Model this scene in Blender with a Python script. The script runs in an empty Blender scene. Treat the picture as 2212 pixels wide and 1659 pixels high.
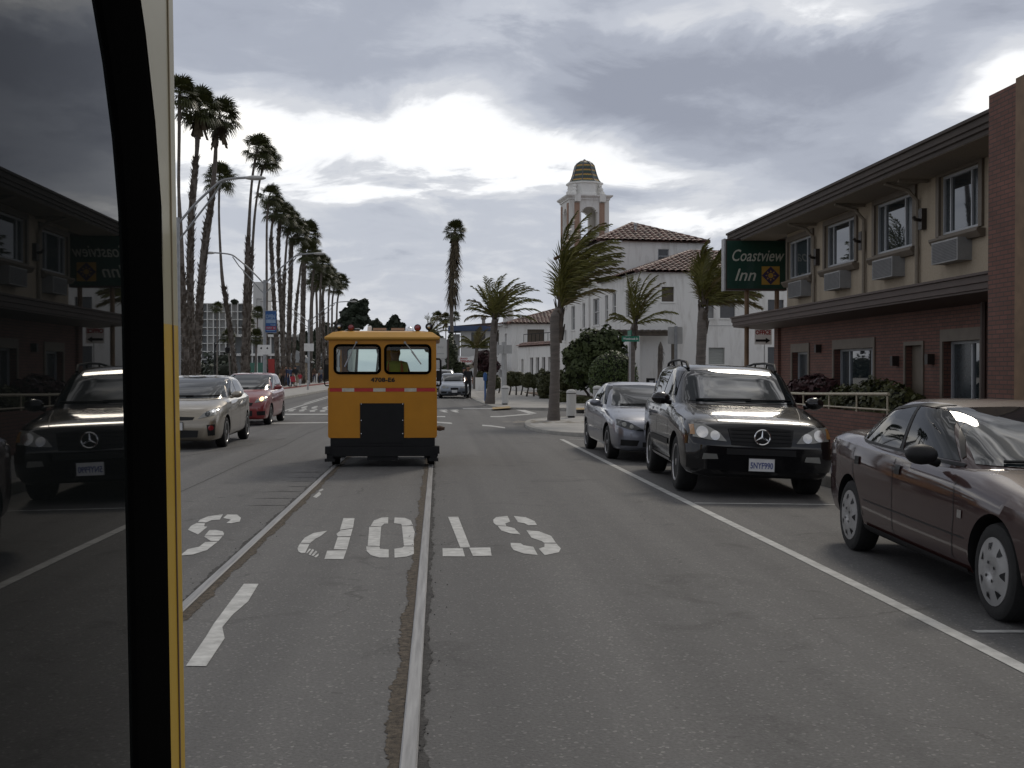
import bpy, bmesh, math, random
import numpy as np
from mathutils import Vector, Matrix
from mathutils.bvhtree import BVHTree

scene = bpy.context.scene
COL = scene.collection
R = math.radians

# ---------------------------------------------------------------- camera
CAM_H = 1.6
YAW, PITCH = R(3.7365), R(0.6884)
cam_data = bpy.data.cameras.new("camera")
cam_data.sensor_width = 36.0
cam_data.lens = 36.0 * 2450.0 / 2212.0
cam_data.clip_start = 0.01
cam_data.clip_end = 4000.0
cam = bpy.data.objects.new("camera", cam_data)
COL.objects.link(cam)
cam.location = (0, 0, CAM_H)
cam.rotation_euler = (R(90) - PITCH, 0, -YAW)
scene.camera = cam

scene.view_settings.view_transform = 'Standard'
scene.view_settings.look = 'None'
scene.view_settings.exposure = 0.0
scene.view_settings.gamma = 1.0
scene.render.film_transparent = False

# ---------------------------------------------------------------- sun
SUN_EL, SUN_AZ = R(40), R(24)          # azimuth from +Y towards +X
sd = bpy.data.lights.new("sun", 'SUN')
sd.energy = 1.0
sd.angle = R(10)
sd.color = (1.0, 0.91, 0.78)
sun = bpy.data.objects.new("sun", sd)
COL.objects.link(sun)
_d = Vector((math.sin(SUN_AZ) * math.cos(SUN_EL), math.cos(SUN_AZ) * math.cos(SUN_EL), math.sin(SUN_EL)))
sun.rotation_euler = (-_d).to_track_quat('-Z', 'Y').to_euler()
sun.location = (0, 0, 60)

# ---------------------------------------------------------------- sky: a cloud deck over a Nishita sky
world = bpy.data.worlds.new("World")
scene.world = world
world.use_nodes = True
WN = world.node_tree.nodes
WL = world.node_tree.links
WN.clear()


def wlink(a, b):
    WL.new(a, b)


def wm(op, a, b=None, c=None, clamp=False):
    n = WN.new('ShaderNodeMath')
    n.operation = op
    n.use_clamp = clamp
    for i, x in enumerate((a, b, c)):
        if x is None:
            continue
        if isinstance(x, (int, float)):
            n.inputs[i].default_value = x
        else:
            wlink(x, n.inputs[i])
    return n.outputs[0]


def wnoise(vec, scale, detail, rough, dist=0.0, off=(0, 0, 0)):
    mp = WN.new('ShaderNodeVectorMath')
    mp.operation = 'ADD'
    wlink(vec, mp.inputs[0])
    mp.inputs[1].default_value = off
    n = WN.new('ShaderNodeTexNoise')
    n.inputs['Scale'].default_value = scale
    n.inputs['Detail'].default_value = detail
    n.inputs['Roughness'].default_value = rough
    n.inputs['Distortion'].default_value = dist
    wlink(mp.outputs[0], n.inputs['Vector'])
    return n.outputs['Fac']


def wcomb(x, y, z):
    n = WN.new('ShaderNodeCombineXYZ')
    for i, q in enumerate((x, y, z)):
        if isinstance(q, (int, float)):
            n.inputs[i].default_value = q
        else:
            wlink(q, n.inputs[i])
    return n.outputs[0]


tc = WN.new('ShaderNodeTexCoord')
sep = WN.new('ShaderNodeSeparateXYZ')
wlink(tc.outputs['Generated'], sep.inputs[0])
DX, DY, DZ = sep.outputs
AZ = wm('ARCTAN2', DX, DY)
EL = wm('ARCSINE', DZ)
streak = wcomb(wm('MULTIPLY', AZ, 1.0), wm('MULTIPLY', EL, 2.6), 0.0)
n_mid = wnoise(streak, 7.0, 7, 0.58, 0.6, (3.1, 1.7, 0.4))
n_fine = wnoise(streak, 17.0, 6, 0.6, 0.8, (1.1, 4.7, 0.9))
n_big = wnoise(streak, 3.2, 4, 0.5, 0.3, (7.3, 2.2, 1.4))
zc = wm('ADD', wm('MAXIMUM', DZ, 0.0), 0.16)
plane = wcomb(wm('DIVIDE', DX, zc), wm('DIVIDE', DY, zc), 0.0)
n_deck = wnoise(plane, 1.5, 8, 0.6, 0.5, (0.3, 5.1, 2.4))
ELw = wm('ADD', EL, wm('MULTIPLY', wm('SUBTRACT', n_mid, 0.5), 0.10))
ramp = WN.new('ShaderNodeValToRGB')
ramp.color_ramp.interpolation = 'B_SPLINE'
stops = [(0.0, .64), (.04, .62), (.075, .56), (.115, .50), (.145, .46), (.160, .60), (.176, 1.0), (.205, 1.0),
         (.222, .72), (.245, .36), (.29, .26), (.36, .30), (.55, .40), (1.0, .48)]
el = ramp.color_ramp.elements
el[0].position, el[0].color = 0.0, (.62, .62, .62, 1)
el[1].position, el[1].color = 1.0, (.48, .48, .48, 1)
for p_, v_ in stops[1:-1]:
    e_ = el.new(p_)
    e_.color = (v_, v_, v_, 1)
wlink(ELw, ramp.inputs[0])
LIGHT = ramp.outputs[0]


def blob(az, elv, sa, se, amp, tilt=0.0):
    dx = wm('SUBTRACT', AZ, az)
    dy = wm('SUBTRACT', wm('SUBTRACT', ELw, elv), wm('MULTIPLY', dx, tilt))
    q = wm('ADD', wm('POWER', wm('ABSOLUTE', wm('DIVIDE', dx, sa)), 2.0),
           wm('POWER', wm('ABSOLUTE', wm('DIVIDE', dy, se)), 2.0))
    return wm('MULTIPLY', wm('POWER', 2.71828, wm('MULTIPLY', q, -1.0)), amp)


for b_ in [(.345, .30, .10, .030, .58, -.15), (.468, .226, .06, .034, .60, .35), (.46, .29, .05, .02, -.35, 0), (.20, .30, .05, .02, .35, 0),
           (.02, .235, .06, .030, .42, .35), (.05, .305, .07, .02, .30, .2), (-.18, .215, .05, .02, .15, .3),
           (.24, .205, .14, .030, -.75, -.25), (.40, .205, .12, .045, -.65, -.1), (.16, .155, .05, .010, -.25, 0),
           (.24, .135, .12, .016, .35, -.05), (.30, .10, .12, .012, -.15, 0), (-.05, .10, .12, .012, .12, 0)]:
    LIGHT = wm('ADD', LIGHT, blob(*b_))
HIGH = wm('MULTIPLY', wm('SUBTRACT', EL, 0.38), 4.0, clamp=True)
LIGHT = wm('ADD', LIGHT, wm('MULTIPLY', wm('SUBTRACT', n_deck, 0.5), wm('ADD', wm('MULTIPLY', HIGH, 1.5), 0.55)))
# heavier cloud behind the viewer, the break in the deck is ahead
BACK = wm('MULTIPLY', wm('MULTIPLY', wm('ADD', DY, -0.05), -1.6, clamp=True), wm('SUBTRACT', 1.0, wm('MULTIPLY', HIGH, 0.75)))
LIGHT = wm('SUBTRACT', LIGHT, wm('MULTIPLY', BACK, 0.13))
LIGHT = wm('ADD', LIGHT, wm('MULTIPLY', wm('SUBTRACT', n_mid, 0.5), 0.60))
LIGHT = wm('ADD', LIGHT, wm('MULTIPLY', wm('SUBTRACT', n_fine, 0.5), 0.28))
LIGHT = wm('ADD', LIGHT, wm('MULTIPLY', wm('SUBTRACT', n_big, 0.5), 0.30))
cr = WN.new('ShaderNodeValToRGB')
cr.color_ramp.interpolation = 'EASE'
ce = cr.color_ramp.elements
ce[0].position, ce[0].color = 0.05, (.30, .325, .395, 1)
ce[1].position, ce[1].color = 1.0, (1.22, 1.19, 1.13, 1)
for p_, c_ in [(.32, (.40, .43, .505, 1)), (.52, (.53, .56, .63, 1)), (.68, (.67, .69, .735, 1)), (.86, (1.0, 1.01, 1.03, 1))]:
    e_ = ce.new(p_)
    e_.color = c_
wlink(LIGHT, cr.inputs[0])
skytex = WN.new('ShaderNodeTexSky')
skytex.sky_type = 'NISHITA'
skytex.sun_disc = False
skytex.sun_elevation = SUN_EL
skytex.sun_rotation = SUN_AZ
bg_sky = WN.new('ShaderNodeBackground')
bg_sky.inputs['Strength'].default_value = 0.10
wlink(skytex.outputs[0], bg_sky.inputs['Color'])
bg_cloud = WN.new('ShaderNodeBackground')
# thin bright cloud high overhead and ahead, around the hidden sun
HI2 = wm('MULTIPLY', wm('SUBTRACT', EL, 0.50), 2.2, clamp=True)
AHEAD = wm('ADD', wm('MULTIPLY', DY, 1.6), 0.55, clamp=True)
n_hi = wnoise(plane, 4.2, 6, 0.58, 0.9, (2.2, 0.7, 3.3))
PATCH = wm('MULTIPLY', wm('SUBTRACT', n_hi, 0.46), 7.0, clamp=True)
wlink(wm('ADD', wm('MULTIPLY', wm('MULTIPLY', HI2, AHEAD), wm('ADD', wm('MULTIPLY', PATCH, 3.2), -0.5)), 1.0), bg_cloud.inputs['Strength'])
warm = WN.new('ShaderNodeMixRGB')
warm.blend_type = 'MULTIPLY'
wlink(cr.outputs[0], warm.inputs[1])
warm.inputs[2].default_value = (1.0, .945, .85, 1)
wlink(wm('MULTIPLY', wm('SUBTRACT', EL, 0.36), 3.0, clamp=True), warm.inputs[0])
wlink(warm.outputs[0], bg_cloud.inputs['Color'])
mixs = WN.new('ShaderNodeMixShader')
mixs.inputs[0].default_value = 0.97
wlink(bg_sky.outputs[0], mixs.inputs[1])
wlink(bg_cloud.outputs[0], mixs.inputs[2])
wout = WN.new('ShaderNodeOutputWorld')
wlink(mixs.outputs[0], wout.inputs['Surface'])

# ---------------------------------------------------------------- survey: photograph pixels (2212 wide) to points of the place
sa_, ca_, sp_, cp_ = math.sin(YAW), math.cos(YAW), math.sin(PITCH), math.cos(PITCH)


def ray(px, py):
    u = (px - 1106) / 2450.0
    v = (829.5 - py) / 2450.0
    return (sa_ * cp_ + u * ca_ + v * sa_ * sp_, ca_ * cp_ - u * sa_ + v * ca_ * sp_, -sp_ + v * cp_)


def at(px, py, Y):
    d = ray(px, py)
    t = Y / d[1]
    return Vector((d[0] * t, Y, CAM_H + d[2] * t))


def ground(px, py, z=0.0):
    d = ray(px, py)
    t = (z - CAM_H) / d[2]
    return Vector((d[0] * t, d[1] * t, z))


CROWN = 0.025


def road_z(x):
    return -CROWN * (min(max(x, 1.0), 5.8) - 1.0)


def on_road(px, py):
    z = 0.0
    for _ in range(5):
        q = ground(px, py, z)
        z = road_z(q.x)
    q.z = z
    return q


WALK = 0.03      # top of the right-hand pavements


# ---------------------------------------------------------------- materials
def _nt(name):
    m = bpy.data.materials.new(name)
    m.use_nodes = True
    nt = m.node_tree
    b = nt.nodes['Principled BSDF']
    return m, nt, b


def _obj_coord(nt):
    t = nt.nodes.new('ShaderNodeTexCoord')
    return t.outputs['Object']


def _noise(nt, vec, scale, detail=4, rough=.6, dist=0.0):
    n = nt.nodes.new('ShaderNodeTexNoise')
    n.inputs['Scale'].default_value = scale
    n.inputs['Detail'].default_value = detail
    n.inputs['Roughness'].default_value = rough
    n.inputs['Distortion'].default_value = dist
    nt.links.new(vec, n.inputs['Vector'])
    return n.outputs['Fac']


def _ramp(nt, fac, stops):
    r = nt.nodes.new('ShaderNodeValToRGB')
    e = r.color_ramp.elements
    e[0].position, e[0].color = stops[0][0], (*stops[0][1], 1)
    e[1].position, e[1].color = stops[-1][0], (*stops[-1][1], 1)
    for p, c in stops[1:-1]:
        q = e.new(p)
        q.color = (*c, 1)
    nt.links.new(fac, r.inputs[0])
    return r.outputs[0]


def _mix(nt, fac, a, b, mode='MIX'):
    n = nt.nodes.new('ShaderNodeMixRGB')
    n.blend_type = mode
    for i, x in enumerate((fac, a, b)):
        if isinstance(x, (int, float)):
            n.inputs[i].default_value = x
        elif isinstance(x, tuple):
            n.inputs[i].default_value = (*x, 1)
        else:
            nt.links.new(x, n.inputs[i])
    return n.outputs[0]


def _bump(nt, b, h, strength, dist=0.02):
    n = nt.nodes.new('ShaderNodeBump')
    n.inputs['Strength'].default_value = strength
    n.inputs['Distance'].default_value = dist
    nt.links.new(h, n.inputs['Height'])
    nt.links.new(n.outputs[0], b.inputs['Normal'])


def mat(name, col, rough=.6, metal=0.0, var=.18, scale=6.0, bump=0.0, coat=0.0, spec=.5, ior=1.5, stretch=(1, 1, 1)):
    m, nt, b = _nt(name)
    b.inputs['Roughness'].default_value = rough
    b.inputs['Metallic'].default_value = metal
    b.inputs['Specular IOR Level'].default_value = spec
    b.inputs['IOR'].default_value = ior
    b.inputs['Coat Weight'].default_value = coat
    b.inputs['Coat Roughness'].default_value = .03
    vec = _obj_coord(nt)
    if stretch != (1, 1, 1):
        mp = nt.nodes.new('ShaderNodeMapping')
        mp.inputs['Scale'].default_value = stretch
        nt.links.new(vec, mp.inputs['Vector'])
        vec = mp.outputs[0]
    if var > 0:
        f = _noise(nt, vec, scale, 6, .62)
        lo = tuple(max(0, c * (1 - var)) for c in col)
        hi = tuple(min(1, c * (1 + var)) for c in col)
        c = _ramp(nt, f, [(.3, lo), (.7, hi)])
        nt.links.new(c, b.inputs['Base Color'])
        if bump:
            _bump(nt, b, _noise(nt, vec, scale * 6, 4, .6), bump)
    else:
        b.inputs['Base Color'].default_value = (*col, 1)
    return m


def emit(name, col, s):
    m, nt, b = _nt(name)
    b.inputs['Base Color'].default_value = (*col, 1)
    b.inputs['Emission Color'].default_value = (*col, 1)
    b.inputs['Emission Strength'].default_value = s
    return m


def asphalt(name, base, light):
    m, nt, b = _nt(name)
    vec = _obj_coord(nt)
    big = _noise(nt, vec, .35, 5, .6, .4)
    mid = _noise(nt, vec, 3.0, 5, .65)
    fine = _noise(nt, vec, 55.0, 3, .7)
    vo = nt.nodes.new('ShaderNodeTexVoronoi')
    vo.inputs['Scale'].default_value = 70.0
    nt.links.new(vec, vo.inputs['Vector'])
    speck = _ramp(nt, vo.outputs['Color'], [(.80, (0, 0, 0)), (.93, (1, 1, 1))])
    c = _ramp(nt, big, [(.3, tuple(q * .86 for q in base)), (.7, tuple(q * 1.12 for q in base))])
    c = _mix(nt, .35, c, _ramp(nt, mid, [(.3, tuple(q * .75 for q in base)), (.7, tuple(q * 1.25 for q in base))]))
    c = _mix(nt, .5, c, _ramp(nt, fine, [(.3, tuple(q * .55 for q in base)), (.7, tuple(q * 1.45 for q in base))]))
    c = _mix(nt, _mix(nt, .55, (0, 0, 0), speck), c, light)
    # long tyre-polished bands along the lanes
    mp = nt.nodes.new('ShaderNodeMapping')
    mp.inputs['Scale'].default_value = (1.6, .03, 1)
    nt.links.new(vec, mp.inputs['Vector'])
    band = _noise(nt, mp.outputs[0], 1.0, 3, .5)
    c = _mix(nt, 1.0, c, _ramp(nt, band, [(.3, (.74, .74, .75)), (.7, (1.16, 1.16, 1.15))]), 'MULTIPLY')
    # dark patches and oil
    pt = _noise(nt, vec, .9, 7, .7, 1.0)
    c = _mix(nt, 1.0, c, _ramp(nt, pt, [(.30, (.66, .66, .66)), (.42, (1, 1, 1))]), 'MULTIPLY')
    # fine wandering cracks, only in places
    dn = nt.nodes.new('ShaderNodeTexNoise')
    dn.inputs['Scale'].default_value = 1.3
    dn.inputs['Detail'].default_value = 6
    nt.links.new(vec, dn.inputs['Vector'])
    wv = nt.nodes.new('ShaderNodeVectorMath')
    wv.operation = 'MULTIPLY_ADD'
    nt.links.new(dn.outputs['Color'], wv.inputs[0])
    wv.inputs[1].default_value = (.9, .9, 0)
    nt.links.new(vec, wv.inputs[2])
    cv = nt.nodes.new('ShaderNodeTexVoronoi')
    cv.feature = 'DISTANCE_TO_EDGE'
    cv.inputs['Scale'].default_value = .30
    nt.links.new(wv.outputs[0], cv.inputs['Vector'])
    crk = _ramp(nt, cv.outputs['Distance'], [(.0, (1, 1, 1)), (.0035, (0, 0, 0))])
    msk = _ramp(nt, _noise(nt, vec, .45, 4, .6), [(.50, (0, 0, 0)), (.60, (.55, .55, .55))])
    c = _mix(nt, _mix(nt, 1.0, crk, msk, 'MULTIPLY'), c, (.022, .021, .020))
    spot = _noise(nt, vec, 5.0, 4, .55, .3)
    c = _mix(nt, 1.0, c, _ramp(nt, spot, [(.26, (.62, .62, .62)), (.31, (1, 1, 1))]), 'MULTIPLY')
    nt.links.new(c, b.inputs['Base Color'])
    b.inputs['Roughness'].default_value = .78
    b.inputs['Specular IOR Level'].default_value = .35
    _bump(nt, b, fine, .55, .01)
    return m


def brick(name, c1, c2, mortar, bw=.30, rh=.10):
    m, nt, b = _nt(name)
    vec = _obj_coord(nt)
    s = nt.nodes.new('ShaderNodeSeparateXYZ')
    nt.links.new(vec, s.inputs[0])
    a = nt.nodes.new('ShaderNodeMath')
    nt.links.new(s.outputs[0], a.inputs[0])
    nt.links.new(s.outputs[1], a.inputs[1])
    cb = nt.nodes.new('ShaderNodeCombineXYZ')
    nt.links.new(a.outputs[0], cb.inputs[0])
    nt.links.new(s.outputs[2], cb.inputs[1])
    t = nt.nodes.new('ShaderNodeTexBrick')
    t.inputs['Scale'].default_value = 1.0
    t.inputs['Brick Width'].default_value = bw
    t.inputs['Row Height'].default_value = rh
    t.inputs['Mortar Size'].default_value = .008
    t.inputs['Color1'].default_value = (*c1, 1)
    t.inputs['Color2'].default_value = (*c2, 1)
    t.inputs['Mortar'].default_value = (*mortar, 1)
    nt.links.new(cb.outputs[0], t.inputs['Vector'])
    f = _noise(nt, vec, 2.0, 5, .6)
    c = _mix(nt, 1.0, t.outputs['Color'], _ramp(nt, f, [(.3, (.8, .8, .8)), (.7, (1.12, 1.1, 1.1))]), 'MULTIPLY')
    nt.links.new(c, b.inputs['Base Color'])
    b.inputs['Roughness'].default_value = .8
    _bump(nt, b, t.outputs['Fac'], -.5, .01)
    return m


def stucco(name, col, stain=(.5, .48, .44), amt=.35):
    m, nt, b = _nt(name)
    vec = _obj_coord(nt)
    mp = nt.nodes.new('ShaderNodeMapping')
    mp.inputs['Scale'].default_value = (1.3, 1.3, .28)
    nt.links.new(vec, mp.inputs['Vector'])
    run = _noise(nt, mp.outputs[0], 1.6, 7, .66, .5)
    fine = _noise(nt, vec, 22, 4, .6)
    c = _mix(nt, _mix(nt, 1.0, (amt, amt, amt), _ramp(nt, run, [(.5, (0, 0, 0)), (.74, (1, 1, 1))]), 'MULTIPLY'), col,
             tuple(a * s for a, s in zip(col, stain)))
    c = _mix(nt, .12, c, fine)
    nt.links.new(c, b.inputs['Base Color'])
    b.inputs['Roughness'].default_value = .9
    b.inputs['Specular IOR Level'].default_value = .2
    _bump(nt, b, fine, .25, .02)
    return m


def leafmat(name, dark, light, scale=1.2, rough=.5):
    m, nt, b = _nt(name)
    vec = _obj_coord(nt)
    f = _noise(nt, vec, scale, 5, .65)
    g = _noise(nt, vec, scale * 14, 2, .5)
    c = _mix(nt, .45, _ramp(nt, f, [(.32, dark), (.68, light)]), _ramp(nt, g, [(.3, dark), (.72, light)]))
    nt.links.new(c, b.inputs['Base Color'])
    b.inputs['Roughness'].default_value = rough
    b.inputs['Specular IOR Level'].default_value = .35
    return m


def carpaint(name, col, metal=.35, rough=.28, coat=1.0):
    m, nt, b = _nt(name)
    vec = _obj_coord(nt)
    f = _noise(nt, vec, 3.0, 4, .6)
    dust = _noise(nt, vec, 40.0, 3, .6)
    c = _ramp(nt, f, [(.3, tuple(q * .92 for q in col)), (.7, tuple(min(1, q * 1.06) for q in col))])
    c = _mix(nt, .012 if max(col) < .08 else .05, c, _mix(nt, dust, (.1, .1, .1), (.3, .28, .25)))
    nt.links.new(c, b.inputs['Base Color'])
    b.inputs['Metallic'].default_value = metal
    b.inputs['Roughness'].default_value = rough
    b.inputs['Coat Weight'].default_value = coat
    b.inputs['Coat Roughness'].default_value = .04
    rr = _ramp(nt, f, [(.3, (.03, .03, .03)), (.7, (.09, .09, .09))])
    nt.links.new(rr, b.inputs['Coat Roughness'])
    return m


def clearglass(name, tint, rough=0.0):
    m, nt, b = _nt(name)
    nt.nodes.remove(b)
    out = nt.nodes['Material Output']
    tr = nt.nodes.new('ShaderNodeBsdfTransparent')
    tr.inputs[0].default_value = (*tint, 1)
    gl = nt.nodes.new('ShaderNodeBsdfGlossy')
    gl.inputs['Roughness'].default_value = rough
    fr = nt.nodes.new('ShaderNodeFresnel')
    fr.inputs['IOR'].default_value = 1.52
    mx = nt.nodes.new('ShaderNodeMixShader')
    nt.links.new(fr.outputs[0], mx.inputs[0])
    nt.links.new(tr.outputs[0], mx.inputs[1])
    nt.links.new(gl.outputs[0], mx.inputs[2])
    nt.links.new(mx.outputs[0], out.inputs['Surface'])
    return m


M = {}
M['asphalt'] = asphalt('asphalt', (.104, .102, .100), (.27, .265, .25))
M['concrete'] = mat('concrete', (.30, .29, .27), .85, var=.22, scale=1.4, bump=.15)
M['walk'] = mat('walk_concrete', (.33, .32, .30), .85, var=.2, scale=.8, bump=.12)
M['kerb'] = mat('kerb_concrete', (.27, .26, .235), .85, var=.3, scale=2.2, bump=.2)
M['redkerb'] = mat('red_kerb_paint', (.24, .06, .05), .7, var=.35, scale=3)
M['sand'] = mat('sand', (.33, .28, .21), .95, var=.2, scale=2, bump=.2)
M['dirt'] = mat('bed_soil', (.085, .055, .035), .95, var=.4, scale=4, bump=.4)
M['paint'] = mat('road_paint', (.43, .43, .415), .7, var=.3, scale=9, bump=.2)
M['paintold'] = mat('worn_road_paint', (.40, .40, .385), .75, var=.3, scale=7, bump=.2)
M['yellowpaint'] = mat('yellow_ramp', (.30, .20, .07), .75, var=.4, scale=5)
M['steel'] = mat('rail_steel', (.25, .25, .25), .5, .45, var=.3, scale=5, stretch=(8, .3, 8))
M['railsand'] = mat('rail_sand', (.092, .074, .054), .95, var=.7, scale=24, bump=.8)
M['railtar'] = mat('rail_tar', (.040, .038, .036), .9, var=.6, scale=9, bump=.8)
M['black'] = mat('black_metal', (.008, .008, .0085), .6, var=.3, scale=5, spec=.25)
M['rubber'] = mat('black_rubber', (.003, .003, .003), .9, var=.2, scale=8, spec=.0)
M['tyre'] = mat('tyre_rubber', (.010, .010, .010), .85, var=.3, scale=20, bump=.2)
M['alloy'] = mat('alloy', (.45, .45, .46), .3, .85, var=.08, scale=6)
M['hubcap'] = mat('hubcap_plastic', (.36, .36, .36), .35, .5, var=.12, scale=8)
M['chrome'] = mat('chrome', (.75, .75, .76), .08, 1.0, var=.03)
M['sideglass'] = mat('car_side_glass', (.008, .010, .011), .02, 0, var=0, ior=1.42)
M['carglass'] = mat('car_glass', (.012, .016, .018), .02, 0, var=0, ior=1.62)
M['darkplastic'] = mat('dark_trim', (.010, .010, .0105), .55, var=.2, spec=.3)
M['lamp'] = mat('lamp_lens', (.22, .22, .205), .08, .2, var=.15, scale=9, coat=1)
M['lampin'] = mat('lamp_reflector', (.66, .66, .66), .15, .9, var=.1)
M['amber'] = mat('amber_lens', (.30, .15, .05), .15, var=.1, coat=1)
M['redlens'] = mat('red_lens', (.20, .012, .02), .2, var=.1, coat=1)
M['plate'] = mat('plate_white', (.62, .62, .62), .5, var=.1)
M['plateblue'] = mat('plate_blue', (.05, .07, .22), .5, var=.1)
M['white'] = mat('white_paint', (.70, .70, .68), .6, var=.1, scale=3)
M['galv'] = mat('galvanised', (.36, .36, .36), .5, .45, var=.15, scale=4)
M['signback'] = mat('sign_back', (.40, .40, .39), .5, .3, var=.12, scale=4)


# ---------------------------------------------------------------- mesh helpers
class MB:
    def __init__(self):
        self.v, self.f, self.m = [], [], []

    def add(self, vs, fs, mi=0, X=None):
        o = len(self.v)
        for p in vs:
            p = Vector(p)
            self.v.append(X @ p if X is not None else p)
        for q in fs:
            self.f.append(tuple(i + o for i in q))
            self.m.append(mi)
        return self

    def box(self, x0, x1, y0, y1, z0, z1, mi=0, X=None):
        vs = [(x0, y0, z0), (x1, y0, z0), (x1, y1, z0), (x0, y1, z0), (x0, y0, z1), (x1, y0, z1), (x1, y1, z1), (x0, y1, z1)]
        fs = [(0, 3, 2, 1), (4, 5, 6, 7), (0, 1, 5, 4), (1, 2, 6, 5), (2, 3, 7, 6), (3, 0, 4, 7)]
        return self.add(vs, fs, mi, X)

    def bar(self, a, b, w, h, mi=0):
        a, b = Vector(a), Vector(b)
        d = (b - a)
        L = d.length
        q = d.to_track_quat('X', 'Z').to_matrix().to_4x4()
        return self.box(0, L, -w / 2, w / 2, -h / 2, h / 2, mi, Matrix.Translation(a) @ q)

    def tube(self, pts, rad, n=8, mi=0, cap=True):
        pts = [Vector(p) for p in pts]
        if not hasattr(rad, '__len__'):
            rad = [rad] * len(pts)
        rings = []
        up = Vector((0, 0, 1))
        prev = None
        for i, p in enumerate(pts):
            t = (pts[min(i + 1, len(pts) - 1)] - pts[max(i - 1, 0)])
            if t.length < 1e-9:
                t = Vector((0, 0, 1))
            t.normalize()
            if prev is None:
                s = t.cross(up)
                if s.length < .05:
                    s = t.cross(Vector((1, 0, 0)))
            else:
                s = prev - t * prev.dot(t)
            s.normalize()
            prev = s
            w = t.cross(s)
            rings.append([p + (s * math.cos(2 * math.pi * k / n) + w * math.sin(2 * math.pi * k / n)) * rad[i] for k in range(n)])
        vs = [q for r in rings for q in r]
        fs = []
        for i in range(len(rings) - 1):
            for k in range(n):
                k2 = (k + 1) % n
                fs.append((i * n + k, i * n + k2, (i + 1) * n + k2, (i + 1) * n + k))
        if cap:
            fs.append(tuple(range(n - 1, -1, -1)))
            fs.append(tuple((len(rings) - 1) * n + k for k in range(n)))
        return self.add(vs, fs, mi)

    def lathe(self, prof, n=16, mi=0, X=None, a0=0.0, sx=1.0, sy=1.0):
        vs, fs = [], []
        for r, z in prof:
            for k in range(n):
                a = a0 + 2 * math.pi * k / n
                vs.append((r * math.cos(a) * sx, r * math.sin(a) * sy, z))
        for i in range(len(prof) - 1):
            for k in range(n):
                k2 = (k + 1) % n
                fs.append((i * n + k, i * n + k2, (i + 1) * n + k2, (i + 1) * n + k))
        if prof[0][0] > 1e-4:
            fs.append(tuple(range(n - 1, -1, -1)))
        if prof[-1][0] > 1e-4:
            fs.append(tuple((len(prof) - 1) * n + k for k in range(n)))
        return self.add(vs, fs, mi, X)

    def ball(self, c, r, n=10, mi=0, s=(1, 1, 1)):
        prof = [(r * math.sin(math.pi * i / (n // 2 + 1)), -r * math.cos(math.pi * i / (n // 2 + 1))) for i in range(n // 2 + 2)]
        prof[0] = (0.0005 * r, prof[0][1])
        prof[-1] = (0.0005 * r, prof[-1][1])
        X = Matrix.Translation(Vector(c)) @ Matrix.Diagonal((*s, 1))
        return self.lathe(prof, n, mi, X)

    def prism(self, pts, ext, mi=0):
        pts = [Vector(p) for p in pts]
        e = Vector(ext)
        n = len(pts)
        vs = pts + [p + e for p in pts]
        fs = [tuple(range(n - 1, -1, -1)), tuple(range(n, 2 * n))]
        for i in range(n):
            j = (i + 1) % n
            fs.append((i, j, n + j, n + i))
        return self.add(vs, fs, mi)

    def quad(self, a, b, c, d, mi=0):
        return self.add([a, b, c, d], [(0, 1, 2, 3)], mi)

    def build(self, name, mats, parent=None, smooth=None, loc=None):
        me = bpy.data.meshes.new(name)
        me.from_pydata([tuple(p) for p in self.v], [], self.f)
        if not isinstance(mats, (list, tuple)):
            mats = [mats]
        for q in mats:
            me.materials.append(M[q] if isinstance(q, str) else q)
        me.polygons.foreach_set('material_index', self.m)
        if smooth is not None:
            me.polygons.foreach_set('use_smooth', [True] * len(me.polygons))
            if smooth < 179:
                me.set_sharp_from_angle(angle=R(smooth))
        me.update()
        bm = bmesh.new()
        bm.from_mesh(me)
        bmesh.ops.recalc_face_normals(bm, faces=bm.faces)
        bm.to_mesh(me)
        bm.free()
        o = bpy.data.objects.new(name, me)
        COL.objects.link(o)
        if loc is not None:
            o.location = loc
        if parent is not None:
            o.parent = parent
        return o


def tag(o, label, cat, group=None, kind=None):
    if label:
        o['label'] = label
    if cat:
        o['category'] = cat
    if group:
        o['group'] = group
    if kind:
        o['kind'] = kind
    return o


def thing(name, label, cat, loc=(0, 0, 0), rz=0.0, group=None, roll=0.0):
    o = bpy.data.objects.new(name, None)
    o.empty_display_size = .3
    COL.objects.link(o)
    o.location = loc
    o.rotation_euler = (0, roll, rz)
    return tag(o, label, cat, group)


def struct(o):
    o['kind'] = 'structure'
    return o


def copy_part(src, parent):
    c = src.copy()
    COL.objects.link(c)
    c.parent = parent
    return c


def lettering(name, s, size, material, parent, X, depth=.004, shear=0.0, spacing=1.0, align='CENTER', bold=0.0, width=None):
    cu = bpy.data.curves.new(name, 'FONT')
    cu.body = s
    cu.size = size
    cu.extrude = depth / 2
    cu.shear = shear
    cu.space_character = spacing
    cu.align_x = align
    cu.align_y = 'CENTER'
    cu.offset = bold
    cu.resolution_u = 3
    tmp = bpy.data.objects.new(name, cu)
    COL.objects.link(tmp)
    bpy.context.view_layer.update()
    dg = bpy.context.evaluated_depsgraph_get()
    me = bpy.data.meshes.new_from_object(tmp.evaluated_get(dg))
    bpy.data.objects.remove(tmp)
    if width is not None and len(me.vertices):
        xs = [v.co.x for v in me.vertices]
        k = width / max(1e-6, max(xs) - min(xs))
        me.transform(Matrix.Diagonal((k, 1, 1, 1)))
    me.transform(X)
    me.materials.clear()
    me.materials.append(M[material] if isinstance(material, str) else material)
    o = bpy.data.objects.new(name, me)
    COL.objects.link(o)
    o.parent = parent
    return o


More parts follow.
